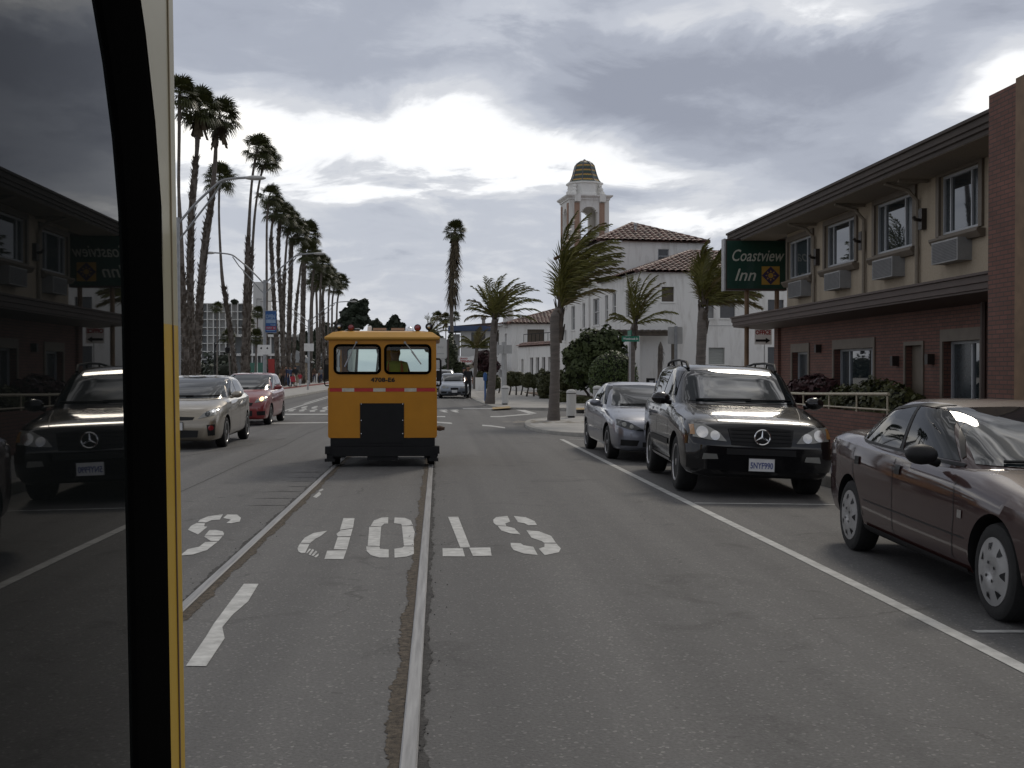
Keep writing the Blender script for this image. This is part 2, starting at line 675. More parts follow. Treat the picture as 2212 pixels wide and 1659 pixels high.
# text plane that faces -Y (towards the camera) standing upright
FACE_ME = Matrix.Rotation(R(90), 4, 'X')


def face_at(x, y, z):
    return Matrix.Translation((x, y, z)) @ FACE_ME


def facade(mb, O, U, W, z0, z1, openings, inward, depth, mi=0, mi_rev=None):
    """wall sheet from O along U, with real recessed openings (u0,z0,u1,z1)"""
    O, U, D = Vector(O), Vector(U), Vector(inward)
    us = sorted({0.0, W} | {q[0] for q in openings} | {q[2] for q in openings})
    zs = sorted({z0, z1} | {q[1] for q in openings} | {q[3] for q in openings})
    P = lambda u, z, d=0.0: O + U * u + Vector((0, 0, z)) + D * d
    for i in range(len(us) - 1):
        for j in range(len(zs) - 1):
            cu, cz = (us[i] + us[i + 1]) / 2, (zs[j] + zs[j + 1]) / 2
            if any(a < cu < c and b < cz < d for a, b, c, d in openings):
                continue
            mb.quad(P(us[i], zs[j]), P(us[i + 1], zs[j]), P(us[i + 1], zs[j + 1]), P(us[i], zs[j + 1]), mi)
    mr = mi if mi_rev is None else mi_rev
    for a, b, c, d in openings:
        for (p, q) in (((a, b), (c, b)), ((c, b), (c, d)), ((c, d), (a, d)), ((a, d), (a, b))):
            mb.quad(P(*p), P(*q), P(*q, depth), P(*p, depth), mr)


def local_frame(o, ang):
    return Matrix.Translation(Vector(o)) @ Matrix.Rotation(ang, 4, 'Z')


def smooth_curve(pts, n):
    pts = [Vector(p) for p in pts]
    P = [pts[0] * 2 - pts[1]] + pts + [pts[-1] * 2 - pts[-2]]
    out = []
    for i in range(1, len(P) - 2):
        for k in range(n):
            t = k / n
            a, b, c, d = P[i - 1], P[i], P[i + 1], P[i + 2]
            out.append(.5 * ((2 * b) + (c - a) * t + (2 * a - 5 * b + 4 * c - d) * t * t + (3 * b - a - 3 * c + d) * t ** 3))
    out.append(pts[-1])
    return out


# ================================================================ THE SETTING: ground, road, kerbs, paint, rails
m = MB()
m.quad((-900, -200, -.35), (900, -200, -.35), (900, 2200, -.35), (-900, 2200, -.35))
struct(m.build('ground', 'sand'))

m = MB()
xs = [-8.6, -6, -4, -2, 1.0, 3.4, 5.8, 30, 80]
ys = [-30, -10, 0, 5, 10, 15, 20, 30, 40, 60, 90, 140, 220, 420]
for i in range(len(xs) - 1):
    for j in range(len(ys) - 1):
        a, b, c, d = xs[i], xs[i + 1], ys[j], ys[j + 1]
        m.quad((a, c, road_z(a)), (b, c, road_z(b)), (b, d, road_z(b)), (a, d, road_z(a)))
struct(m.build('road', 'asphalt'))


def slab(name, outline, z, mats, kerb_edges=None, kw=.16, base=-.3):
    """raised pavement with a real kerb: outline counter-clockwise"""
    top = [Vector((x, y, z)) for x, y in outline]
    q = MB()
    q.prism([Vector((x, y, base)) for x, y in outline], (0, 0, z - base), 0)
    s = struct(q.build(name, mats))
    if kerb_edges:
        k = MB()
        pts = kerb_edges
        n = len(pts)
        L = []
        for i, p in enumerate(pts):
            a = Vector(pts[max(i - 1, 0)])
            b = Vector(pts[min(i + 1, n - 1)])
            t = (b - a).normalized()
            nrm = Vector((-t.y, t.x))
            L.append((Vector(p), nrm))
        for i in range(n - 1):
            (p, a), (r, b) = L[i], L[i + 1]
            o0, o1 = p - a * .012, r - b * .012
            i0, i1 = p + a * kw, r + b * kw
            zt = z + .006
            V = [(o0.x, o0.y, base), (o1.x, o1.y, base), (o1.x, o1.y, zt - .03), (o0.x, o0.y, zt - .03),
                 (o0.x + a.x * .025, o0.y + a.y * .025, zt), (o1.x + b.x * .025, o1.y + b.y * .025, zt), (i1.x, i1.y, zt), (i0.x, i0.y, zt)]
            k.add(V, [(0, 1, 2, 3), (3, 2, 5, 4), (4, 5, 6, 7)])
        struct(k.build('kerb', 'kerb', smooth=40))
    return s


def bez(pts, n=6):
    return [(p.x, p.y) for p in smooth_curve([(x, y, 0) for x, y in pts], n)]


near_kerb = [(5.75, -25), (5.75, 10), (5.75, 24.5)] + bez([(5.75, 26.3), (5.1, 27.1), (3.9, 27.9), (3.0, 29.0), (2.56, 31.0), (2.58, 33.6), (2.95, 36.2), (4.0, 38.0), (6.0, 39.0), (9.0, 39.4)], 5)[0:] + [(14, 39.5), (45, 39.5)]
slab('near_pavement', near_kerb[::-1] + [(45, -25)], WALK, ['walk'], near_kerb[::-1])
far_kerb = [(45, 47.2), (14, 47.2)] + bez([(8, 47.2), (4.6, 47.3), (3.2, 47.8), (2.45, 49.5), (2.25, 53), (2.0, 60), (1.85, 70)], 5) + [(1.7, 100), (1.5, 160), (1.0, 400)]
slab('far_pavement', far_kerb + [(60, 400), (60, 47.2)], WALK, ['walk'], far_kerb[::-1])
left_kerb = [(-8.55, 420), (-8.55, 100), (-8.55, 60), (-8.55, 30), (-8.55, -25)]
slab('left_path', [(-8.55, 420), (-12.3, 420), (-12.3, -25), (-8.55, -25)][::-1], .11, ['walk'], left_kerb[::-1])
lk = [(-12.2, -25), (-12.2, 60), (-12.2, 120), (-12.2, 420)]
q = slab('left_pavement', [(-12.2, -25), (-12.2, 420), (-32, 420), (-32, -25)], .22, ['concrete'])
m = MB()
m.box(-12.34, -12.18, -25, 420, .0, .232)
struct(m.build('kerb', 'redkerb'))
m = MB()
m.quad((-32, -25, .02), (-32, 600, .02), (-260, 600, .02), (-260, -25, .02))
struct(m.build('beach_plaza', 'concrete'))
# planting bed along the white building
m = MB()
bed = [(6.1, 80), (6.2, 64), (6.5, 55.2), (7.6, 53.4), (13, 53.6), (24, 55), (24, 75), (8, 80)]
m.prism([Vector((x, y, WALK - .05)) for x, y in bed], (0, 0, .09))
struct(m.build('planting_bed', 'dirt'))
m = MB()
for i in range(26):
    y = -6 + i * 1.52
    m.box(5.95, 9.25, y, y + .012, WALK + .001, WALK + .004)
for i in range(30):
    y = 48.5 + i * 1.6
    m.box(2.45, 6.0, y, y + .014, WALK + .001, WALK + .004)
struct(m.build('pavement_joints', 'railtar'))
m = MB()
for a, b, c, d in [((1063, 880), (1100, 877), (1104, 881), (1064, 884)), ((1240, 881), (1278, 880), (1280, 884), (1241, 885))]:
    m.add([ground(*q, WALK + .005) for q in (a, b, c, d)], [(0, 1, 2, 3)])
struct(m.build('ramp_warning_strip', 'yellowpaint'))

# --- road paint ------------------------------------------------
STENCIL = {
'letter_o': [[(-0.54, 12.37), (-0.61, 12.35), (-0.68, 12.13), (-0.69, 11.69), (-0.58, 11.65), (-0.56, 11.86), (-0.52, 11.87)], [(-0.7, 11.63), (-0.58, 11.63), (-0.53, 10.35), (-0.64, 10.37)], [(-0.65, 10.33), (-0.53, 10.31), (-0.52, 10.19), (-0.44, 10.15), (-0.42, 9.71), (-0.5, 9.71), (-0.58, 9.84), (-0.63, 10.07)], [(-0.47, 12.35), (-0.36, 12.31), (-0.29, 12.11), (-0.26, 11.72), (-0.37, 11.68), (-0.38, 11.81), (-0.46, 11.89)], [(-0.37, 11.65), (-0.26, 11.65), (-0.23, 11.22), (-0.23, 10.72), (-0.22, 10.35), (-0.31, 10.35)], [(-0.31, 10.31), (-0.22, 10.3), (-0.21, 9.88), (-0.27, 9.74), (-0.37, 9.69), (-0.39, 10.18), (-0.32, 10.24)]] ,
'letter_p': [[(-1.02, 12.33), (-0.9, 12.32), (-0.86, 11.56), (-0.98, 11.42)], [(-0.97, 11.38), (-0.86, 11.51), (-0.84, 10.99), (-0.96, 10.97), (-0.99, 11.14)], [(-0.96, 10.94), (-0.84, 10.94), (-0.81, 10.16), (-0.93, 10.19)], [(-0.98, 10.11), (-0.81, 10.12), (-0.8, 9.65), (-0.96, 9.66)], [(-1.1, 11.37), (-1.22, 11.22), (-1.27, 10.91), (-1.27, 10.59), (-1.18, 10.56), (-1.16, 10.84), (-1.13, 11.0)], [(-1.27, 10.54), (-1.18, 10.52), (-1.17, 10.26), (-1.16, 10.0), (-1.19, 9.98), (-1.23, 10.09), (-1.26, 10.27)], [(-1.15, 10.0), (-1.15, 10.23), (-1.13, 10.21), (-1.14, 9.96)], [(-1.12, 9.91), (-1.12, 10.21), (-1.1, 10.16), (-1.1, 9.87)], [(-1.09, 9.85), (-1.08, 10.12), (-1.06, 10.05), (-1.07, 9.83)], [(-1.06, 9.79), (-1.04, 9.97), (-1.03, 9.85), (-1.04, 9.75)]] ,
'letter_t': [[(0.11, 12.36), (0.22, 12.36), (0.29, 10.22), (0.2, 10.21)], [(0.04, 10.18), (0.22, 10.16), (0.23, 9.72), (0.04, 9.74)], [(0.28, 10.19), (0.47, 10.2), (0.46, 9.74), (0.3, 9.74)]] ,
'letter_s': [[(0.59, 12.1), (0.63, 12.3), (0.76, 12.4), (0.76, 11.93), (0.7, 11.79), (0.7, 11.61), (0.6, 11.65), (0.58, 11.87)], [(0.61, 11.61), (0.7, 11.57), (0.77, 11.43), (0.8, 10.99), (0.71, 11.06), (0.63, 11.27)], [(0.83, 12.38), (0.95, 12.28), (1.02, 11.96), (1.02, 11.66), (0.93, 11.63), (0.9, 11.8), (0.84, 11.88)], [(0.88, 11.26), (1.0, 11.19), (1.09, 10.88), (1.09, 10.45), (0.98, 10.44), (0.97, 10.54), (0.89, 10.77)], [(0.98, 10.4), (1.09, 10.4), (1.1, 10.12), (1.06, 9.9), (0.92, 9.74), (0.9, 10.1), (0.96, 10.2)], [(0.67, 10.46), (0.76, 10.43), (0.78, 10.3), (0.86, 10.21), (0.86, 9.76), (0.75, 9.83), (0.67, 10.04), (0.66, 10.25)]] ,
'letter_s2': [[(-2.38, 12.74), (-2.51, 12.58), (-2.54, 12.3), (-2.52, 12.1), (-2.43, 12.07), (-2.41, 12.25), (-2.33, 12.29)], [(-2.33, 12.72), (-2.22, 12.71), (-2.13, 12.43), (-2.09, 12.12), (-2.16, 12.0), (-2.21, 12.02), (-2.21, 12.28), (-2.32, 12.44)], [(-2.52, 12.04), (-2.43, 12.01), (-2.39, 11.77), (-2.35, 11.74), (-2.33, 11.19), (-2.5, 11.53), (-2.53, 11.81)], [(-2.28, 11.49), (-2.22, 11.5), (-2.13, 11.39), (-2.09, 11.24), (-2.07, 11.11), (-2.25, 11.11)], [(-2.25, 11.07), (-2.07, 11.06), (-2.05, 10.75), (-2.12, 10.75)], [(-2.16, 10.69), (-2.05, 10.71), (-2.05, 10.21), (-2.12, 9.98), (-2.22, 9.92), (-2.23, 10.28), (-2.16, 10.41)]] ,
'lane_mark': [[(-1.45, 8.58), (-1.34, 8.57), (-1.31, 7.92), (-1.34, 7.5), (-1.34, 7.14), (-1.27, 6.84), (-1.25, 6.2), (-1.36, 6.21), (-1.39, 6.9), (-1.41, 7.22), (-1.43, 7.84)]] ,

}


def flat(polys, name, mt='paint', dz=.004):
    q = MB()
    for poly in polys:
        n = len(poly)
        q.add([(x, y, road_z(x) + dz) for x, y in poly], [tuple(range(n))])
    o = q.build(name, mt)
    for p in o.data.polygons:
        if p.normal.z < 0:
            p.flip()
    return struct(o)


for k_, polys in STENCIL.items():
    nm = 'lane_mark' if k_ == 'lane_mark' else 'painted_' + k_.replace('_s2', '_s')
    flat(polys, nm, 'paint')


def pxpoly(*pp):
    return [tuple(on_road(*q)[:2]) for q in pp]


# parking line and bay ticks
def strip(pts, w):
    out = []
    for (x0, y0), (x1, y1) in zip(pts[:-1], pts[1:]):
        d = Vector((x1 - x0, y1 - y0)).normalized() * w / 2
        nx, ny = d.y, -d.x
        out.append([(x0 - nx, y0 - ny), (x0 + nx, y0 + ny), (x1 + nx, y1 + ny), (x1 - nx, y1 - ny)])
    return out


pl = [tuple(on_road(*q)[:2]) for q in [(1213, 949), (1300, 993), (1420, 1053), (1560, 1122), (1700, 1190), (1900, 1289), (2080, 1379), (2225, 1452)]]
x_, y_ = pl[-1]
flat(strip(pl + [(x_ + .05, y_ - 3), (x_ + .1, -8)], .105), 'parking_line', 'paintold')
tk = []
for px, py, dx in [(1500, 1087, 2.3), (2105, 1365, 2.3), (1230, 949, 2.3)]:
    g = on_road(px, py)
    tk += strip([(g.x, g.y), (g.x + dx, g.y + .12)], .07)
flat(tk, 'parking_bay_line', 'paintold')
# intersection paint
ln = [pxpoly((380, 915), (712, 912), (712, 914), (380, 918)), pxpoly((943, 911), (1061, 919), (1091, 923), (1091, 925.5), (1060, 921.5), (943, 913.5))]
ln += [pxpoly((600, 894), (712, 894), (712, 896), (600, 896.5)), pxpoly((943, 899), (1080, 899), (1150, 893), (1151, 895), (1080, 901), (943, 901))]
ln += [pxpoly((1000, 882), (1121, 882), (1160, 893), (1146, 894.5), (1110, 884), (1000, 883.5))]
flat(ln, 'crosswalk_line', 'paintold')
wd = []
for (x, y, s) in [(622, 886, 1), (645, 886, 1), (668, 887, 1), (690, 887, 1), (650, 880, .8), (672, 880, .8), (695, 881, .8)]:
    wd += [pxpoly((x, y), (x + 16 * s, y - 3), (x + 19 * s, y - 2), (x + 4, y + 2)), pxpoly((x + 3, y + 1), (x + 14, y + .5), (x + 11, y + 2.5), (x, y + 3))]
for (x, y) in [(948, 887), (972, 887)]:
    wd += [pxpoly((x, y), (x + 12, y - .5), (x + 20, y + 4), (x + 12, y + 4)), pxpoly((x - 2, y - 2), (x + 16, y - 2), (x + 20, y), (x + 16, y))]
flat(wd, 'painted_word_far', 'paintold')
flat(strip([tuple(on_road(*q)[:2]) for q in [(600, 892), (645, 878), (712, 858)]], .12) + strip([tuple(on_road(*q)[:2]) for q in [(657, 872), (712, 855)]], .1), 'far_lane_line', 'paintold')
flat([pxpoly((676, 1074), (690, 1062), (694, 1068), (684, 1076)), pxpoly((688, 1060), (697, 1056), (699, 1059), (692, 1062))], 'paint_chip', 'paintold')

# --- rails -----------------------------------------------------
RAIL_X = (-1.715, -.12)


def ragged(x0, x1, y0, y1, n, seed, amp, z):
    rnd = random.Random(seed)
    q = MB()
    P = []
    ph = [(rnd.uniform(0, 6.28), rnd.uniform(.8, 1.2)) for _ in range(10)]

    def wob(y, k):
        s = 0
        for j, fq in enumerate((1.7, 4.3, 9.7, 23.0, 51.0)):
            p_, m_ = ph[j + 5 * k]
            s += math.sin(fq * m_ * y * 2.1 + p_) / (1 + .55 * j)
        return amp * (.55 * s + rnd.uniform(-.28, .28))
    for i in range(n + 1):
        y = y0 + (y1 - y0) * i / n
        P.append(((x0 + wob(y, 0), y, z), (x1 + wob(y, 1), y, z)))
    for a, b in zip(P[:-1], P[1:]):
        q.quad(a[0], a[1], b[1], b[0])
    return q


for i, x in enumerate(RAIL_X):
    inn = 1 if i == 0 else -1
    a, b = sorted((x + inn * .02, x + inn * .105))
    e1 = ragged(a, b, -4, 24, 1500, 11 + i, .022, .003)
    struct(e1.build('rail_groove_sand', 'railsand'))
    a, b = sorted((x - inn * .02, x - inn * .068))
    e2 = ragged(a, b, -4, 24, 1500, 21 + i, .020, .0045)
    struct(e2.build('rail_edge_tar', 'railtar'))
    r = MB()
    r.prism([(x - .036, -4, -.02), (x + .036, -4, -.02), (x + .036, -4, .010), (x + .029, -4, .016), (x - .029, -4, .016), (x - .036, -4, .010)], (0, 70, 0))
    struct(r.build('rail', 'steel'))
rnd = random.Random(5)
crumbs = MB()
for i in range(170):
    side = rnd.choice((0, 1))
    x = RAIL_X[side] + rnd.choice((-1, 1)) * rnd.uniform(.06, .20)
    y = rnd.uniform(3, 19)
    s = rnd.uniform(.002, .006)
    crumbs.ball((x, y, .004 + s * .3), s, 5, s=(1, rnd.uniform(.7, 1.5), .6))
o = crumbs.build('asphalt_crumbs', 'railtar')
o['kind'] = 'stuff'
tag(o, 'dark crumbled asphalt grit scattered along both rails', 'grit')
# short transverse scuffs beside the far rail
sc = []
for i in range(7):
    y = 13.6 + i * .7 + rnd.uniform(-.25, .25)
    sc.append([(-1.80 - rnd.uniform(.25, .7), y), (-1.80, y - .02), (-1.80, y + .03), (-2.0, y + .04)])
M['scuff'] = mat('rubber_scuff', (.068, .067, .065), .85, var=.3)
flat(sc, 'road_scuffs', 'scuff', .0035)
# patched seams and cracks in the asphalt
cr_ = []
for (x0, y0, x1, y1, s) in [(-8, 41, 7, 39.8, 1), (-3.5, 5, -3.2, 34, 2), (-6.5, 12, -3.6, 27, 5)]:
    rr = random.Random(s)
    pts = []
    for i in range(13):
        t = i / 12
        pts.append((x0 + (x1 - x0) * t + rr.uniform(-.05, .05), y0 + (y1 - y0) * t + rr.uniform(-.05, .05)))
    cr_ += strip(pts, .012 if s != 1 else .05)
flat(cr_, 'road_cracks', 'railtar', .003)
m = MB()
rnd = random.Random(3)
for k in range(90):
    a = rnd.uniform(0, 6.28)
    r_ = rnd.uniform(.3, 1.0)
    p = ground(1196, 911, WALK)
    p = p + Vector((math.cos(a) * r_ * 1.5, math.sin(a) * r_, .004))
    m.add([p + Vector((math.cos(b) * .09, math.sin(b) * .06, 0)) for b in (0, 1, 2.2, 3.1, 4.2, 5.3)], [(0, 1, 2, 3, 4, 5)])
o = m.build('tree_pit_grass', 'featherdry' if 'featherdry' in M else 'sand')
o['kind'] = 'stuff'
tag(o, 'dry yellowish grass tufts round the foot of the big palm', 'grass')


# ================================================================ BUILDINGS
M['tan'] = stucco('tan_stucco', (.35, .285, .20), amt=.5)
M['soffit'] = stucco('soffit_boards', (.20, .165, .12), amt=.3)
M['brickm'] = brick('motel_brick', (.125, .056, .040), (.165, .072, .052), (.055, .042, .035), .23, .068)
M['fascia'] = mat('brown_fascia', (.055, .042, .034), .75, var=.15, scale=2)
M['fasciared'] = mat('redbrown_fascia', (.060, .038, .030), .6, var=.15, scale=2)
M['trim'] = mat('tan_brown_trim', (.13, .105, .078), .6, var=.15, scale=4)
M['vinyl'] = mat('white_vinyl_frame', (.36, .375, .39), .45, var=.06)
M['winglass'] = mat('window_glass', (.020, .026, .030), .015, var=0, ior=2.1)
M['winside'] = mat('screened_glass', (.040, .048, .052), .25, var=.2, scale=9)
M['blind'] = mat('pale_blind', (.30, .31, .29), .6, var=.25, scale=1.0, stretch=(1, 1, 22))
M['acbox'] = mat('air_conditioner_case', (.24, .24, .235), .5, var=.1)
M['louver'] = mat('louvre_dark', (.10, .10, .105), .6, var=.1)
M['wood'] = mat('brown_post', (.16, .095, .05), .65, var=.25, scale=4)
M['bronze'] = mat('bronze_lamp', (.035, .028, .024), .45, .3, var=.2)
M['railtan'] = mat('tan_rail', (.42, .37, .27), .45, var=.1)


def sash(parent, O, U, IN, u0, z0, u1, z1, fr=.05, mull=(.2, .76), glass=('winside', 'winglass', 'winside'), fdepth=.06, back=.10):
    """white sash frame with mullions and one pane per light, as sub-parts of a window"""
    O, U, D = Vector(O), Vector(U), Vector(IN)

    def bx(mb, a, b, c, d, t0, t1):
        vs = []
        for t in (t0, t1):
            for (u, z) in ((a, b), (c, b), (c, d), (a, d)):
                vs.append(O + U * u + Vector((0, 0, z)) + D * t)
        mb.add(vs, [(0, 1, 2, 3), (7, 6, 5, 4), (0, 4, 5, 1), (1, 5, 6, 2), (2, 6, 7, 3), (3, 7, 4, 0)])
    f = MB()
    bx(f, u0, z0, u0 + fr, z1, back - fdepth, back)
    bx(f, u1 - fr, z0, u1, z1, back - fdepth, back)
    bx(f, u0 + fr, z1 - fr, u1 - fr, z1, back - fdepth, back)
    bx(f, u0 + fr, z0, u1 - fr, z0 + fr, back - fdepth, back)
    W = u1 - u0
    for q in mull:
        c = u0 + W * q
        bx(f, c - fr * .45, z0 + fr, c + fr * .45, z1 - fr, back - fdepth * .9, back - .004)
    f.build('frame', 'vinyl', parent)
    edges = [u0 + fr] + [u0 + W * q for q in mull] + [u1 - fr]
    for i, g in enumerate(glass):
        p = MB()
        bx(p, edges[i], z0 + fr * .9, edges[i + 1], z1 - fr * .9, back - .02 + i * .001, back - .012 + i * .001)
        p.build('pane', g, parent)


# ---- the two-storey motel on the right ------------------------
motel = thing('motel_building', 'two storey motel with brick ground floor, tan upper wall and dark brown eaves', 'motel', (9.3, 30.3, WALK))
U, IN = (0, -1, 0), (1, 0, 0)
WL_, BASE = 22.0, 0.0
ups = [(.70, 3.98, 2.60, 4.96), (3.60, 4.02, 5.55, 5.02), (6.70, 4.02, 8.65, 5.07), (9.82, 4.06, 11.36, 5.14)]
lows = [(1.05, 1.15, 2.32, 2.04), (4.20, .85, 6.60, 2.06), (9.96, .75, 11.40, 2.10)]
door = (8.28, 0.0, 9.06, 2.06)
mb = MB()
facade(mb, (0, -.55, 0), U, WL_ - .55, 2.9, 5.22, [(a_ - .55, b_, c_ - .55, d_) for a_, b_, c_, d_ in ups], IN, .12)
mb.box(.14, 12, -WL_, -.552, 2.9, 5.2)
mb.quad((0, -.55, 2.9), (.14, -.55, 2.9), (.14, -.55, 5.2), (0, -.55, 5.2))
o = mb.build('upper_wall', 'tan', motel)
mb = MB()
facade(mb, (0, 0, 0), U, WL_, -.1, 2.9, lows + [door], IN, .22)
mb.box(.24, 12, -WL_, -.001, -.1, 2.88)
mb.box(-.08, .24, 0, .34, -.1, 2.88)
mb.build('brick_wall', 'brickm', motel)
mb = MB()
# roof slab with stepped moulding along the street edge
prof = [(-1.0, 5.52), (-1.0, 5.47), (-.955, 5.46), (-.955, 5.36), (-.92, 5.345), (-.92, 5.28), (-.875, 5.265), (-.875, 5.20), (-.85, 5.20), (-.85, 5.23), (12, 5.23), (12, 5.52)]
mb.prism([(x, 2.05, z) for x, z in prof], (0, -15.72, 0))
mb.build('eave_roof', 'fascia', motel)
mb = MB()
mb.box(-.86, .12, -13.65, 2.0, 5.19, 5.222)
for i, y in enumerate((-2.9, -6.1, -9.3)):
    mb.box(-.6, -.02, y - .03, y + .03, 5.13, 5.188)
mb.build('soffit', 'soffit', motel)
mb = MB()
prof = [(-1.0, 3.08), (-1.0, 3.04), (-.96, 3.03), (-.96, 2.93), (-.93, 2.92), (-.93, 2.83), (-.90, 2.82), (-.90, 2.79), (0, 2.72), (0, 3.08)]
mb.prism([(x, 1.55, z) for x, z in prof], (0, -15.22, 0))
mb.build('canopy_roof', 'fasciared', motel)
mb = MB()
mb.box(-1.02, .0, -19.5, -13.68, -.1, 5.70)
mb.build('brick_pier', 'brickm', motel)
mb = MB()
mb.box(-1.06, -1.02, -15.6, -14.55, 0, 5.74)
mb.build('pier_frame', 'wood', motel)
for i, (a, b, c, d) in enumerate(ups):
    w = MB()
    t = .13
    for (p, q, r_, s) in ((a - t, b - .02, a, d + t), (c, b - .02, c + t, d + t), (a, d, c, d + t)):
        w.box(-.05, .0, -r_, -p, q, s)
    w.box(-.05, .02, -c, -a, b - .06, b - .01)
    wo = w.build('window', 'trim', motel)
    s_ = MB()
    s_.prism([(-.16, -(a - t - .05), b - .06), (-.16, -(a - t - .05), b - .10), (-.09, -(a - t - .05), b - .20), (0, -(a - t - .05), b - .20), (0, -(a - t - .05), b - .06)], (0, -(c - a + 2 * t + .1), 0))
    s_.build('sill', 'trim', wo)
    sash(wo, (0, 0, 0), U, IN, a, b, c, d, mull=(.19, .72))
for i, (a, b, c, d) in enumerate(lows):
    w = MB()
    t = .10
    for (p, q, r_, s) in ((a - t, b, a, d + t + .12), (c, b, c + t, d + t + .12), (a, d, c, d + t + .12)):
        w.box(-.03, .0, -r_, -p, q, s)
    wo = w.build('window', 'trim', motel)
    if i == 2:
        sash(wo, (0, 0, 0), U, IN, a, b, c, d, mull=(.56,), glass=('winside', 'winglass'), back=.2)
    elif i == 1:
        sash(wo, (0, 0, 0), U, IN, a, b, c, d, mull=(.24, .80), glass=('winside', 'winglass', 'winside'), back=.2)
    else:
        sash(wo, (0, 0, 0), U, IN, a, b, c, d, mull=(.6,), glass=('winside', 'winside'), back=.2)
dm = MB()
dm.box(.12, .17, -door[2], -door[0], 0, door[3])
dr = dm.build('door', 'trim', motel)
tr = MB()
for a, b in ((door[0] - .07, door[0]), (door[2], door[2] + .07)):
    tr.box(-.03, .0, -b, -a, 0, door[3] + .08)
tr.box(-.03, .0, -door[2], -door[0], door[3], door[3] + .08)
tr.build('frame', 'trim', dr)
for u, z in ((1.45, 3.43), (4.2, 3.43), (7.15, 3.45), (10.0, 3.50)):
    a = MB()
    w, h, dp = 1.05, .40, .26
    a.box(-dp, .0, -(u + w), -u, z, z + h)
    ac = a.build('air_conditioner', 'acbox', motel)
    lv = MB()
    for k in range(13):
        zz = z + .03 + k * .027
        lv.box(-dp - .012, -dp - .002, -(u + w - .04), -(u + .04), zz, zz + .012)
    lv.build('louvre', 'louver', ac)
for u, z in ((2.98, 4.3), (5.95, 4.36), (9.05, 4.42), (1.7 + 1.45, 2.12), (7.8, 1.78), (9.45, 1.80)):
    a = MB()
    low = z < 2.5
    if low:
        a.box(-.14, .0, -(u + .13), -u, z - .12, z + .08)
    else:
        a.box(-.10, .0, -(u + .16), -u, z - .16, z + .24)
        a.tube([(-.08, -(u + .08), z + .02), (-.2, -(u + .1), z + .03), (-.24, -(u + .1), z + .09)], .035, 6)
    a.build('wall_lamp', 'bronze', motel)
for u in (2.86, 6.15, 8.9):
    a = MB()
    a.tube([(-.06, -u, 3.1), (-.06, -u, 4.85), (-.25, -u, 5.05), (-.7, -u, 5.17)], .04, 6)
    a.build('downpipe', 'soffit', motel)
a = MB()
a.tube([(-.07, -11.62, 0), (-.07, -11.62, 2.78)], .05, 6)
a.build('downpipe', 'fasciared', motel)

# ---- motel sign hung between two posts ------------------------
M['signgreen'] = mat('sign_green', (.006, .040, .026), .35, var=.1, coat=.3)
M['signcream'] = mat('sign_lettering', (.42, .42, .36), .5, var=.1)
M['signgold'] = mat('sign_gold', (.34, .20, .03), .5, var=.12)
M['signpurple'] = mat('sign_purple', (.028, .015, .06), .5, var=.12)
M['signcase'] = mat('sign_case', (.045, .028, .022), .5, var=.1)
SY = 31.2
q0, q1 = at(1565, 627, SY), at(1700, 517, SY)
sx0, sx1, sz0, sz1 = q0.x, q1.x, q0.z, q1.z
sign = thing('motel_sign', 'dark green hanging sign board with cream lettering and a yellow sun emblem', 'sign', ((sx0 + sx1) / 2, SY, WALK))
W_, hz0, hz1 = (sx1 - sx0) / 2, sz0 - WALK, sz1 - WALK
a = MB()
a.box(-W_, W_, .0, .30, hz0, hz1)
a.build('case', 'signcase', sign)
a = MB()
a.box(-W_ - .012, -W_ + .03, -.004, .305, hz0 - .01, hz1 + .01)
a.build('edge_strip', 'galv', sign)
a = MB()
a.box(-W_ + .06, W_ - .04, -.012, .002, hz0 + .05, hz1 - .05)
a.build('panel', 'signgreen', sign)
zc_ = (hz0 + hz1) / 2
lettering('lettering', 'Coastview', .46, 'signcream', sign, face_at(.02, -.016, zc_ + .24), shear=.32, width=1.48, bold=.003)
lettering('lettering', 'Inn', .48, 'signcream', sign, face_at(-.32, -.016, zc_ - .30), shear=.32, width=.60, bold=.003)
ex, ez, es = .42, zc_ - .30, .255
a = MB()
a.box(ex - es, ex + es, -.016, -.010, ez - es, ez + es)
em = a.build('sun_emblem', 'signgold', sign)
a = MB()
a.add([(ex - es, -.019, ez), (ex, -.019, ez - es), (ex + es, -.019, ez), (ex, -.019, ez + es)], [(0, 1, 2, 3)])
a.build('diamond', 'signpurple', em)
a = MB()
a.lathe([(.075, 0), (.075, .004)], 18, X=face_at(ex, -.022, ez))
for k in range(8):
    an = k * math.pi / 4
    c, s = math.cos(an), math.sin(an)
    a.add([(ex + c * .16, -.023, ez + s * .16), (ex + c * .10 - s * .025, -.023, ez + s * .10 + c * .025), (ex + c * .10 + s * .025, -.023, ez + s * .10 - c * .025)], [(0, 1, 2)])
a.build('sun', 'signgold', em)
for px in (1613, 1678):
    g = at(px, 700, SY + .15)
    a = MB()
    a.tube([(g.x - sign.location.x, .15, 0), (g.x - sign.location.x, .15, 5.19)], .065, 10)
    a.build('post', 'wood', sign, smooth=40)

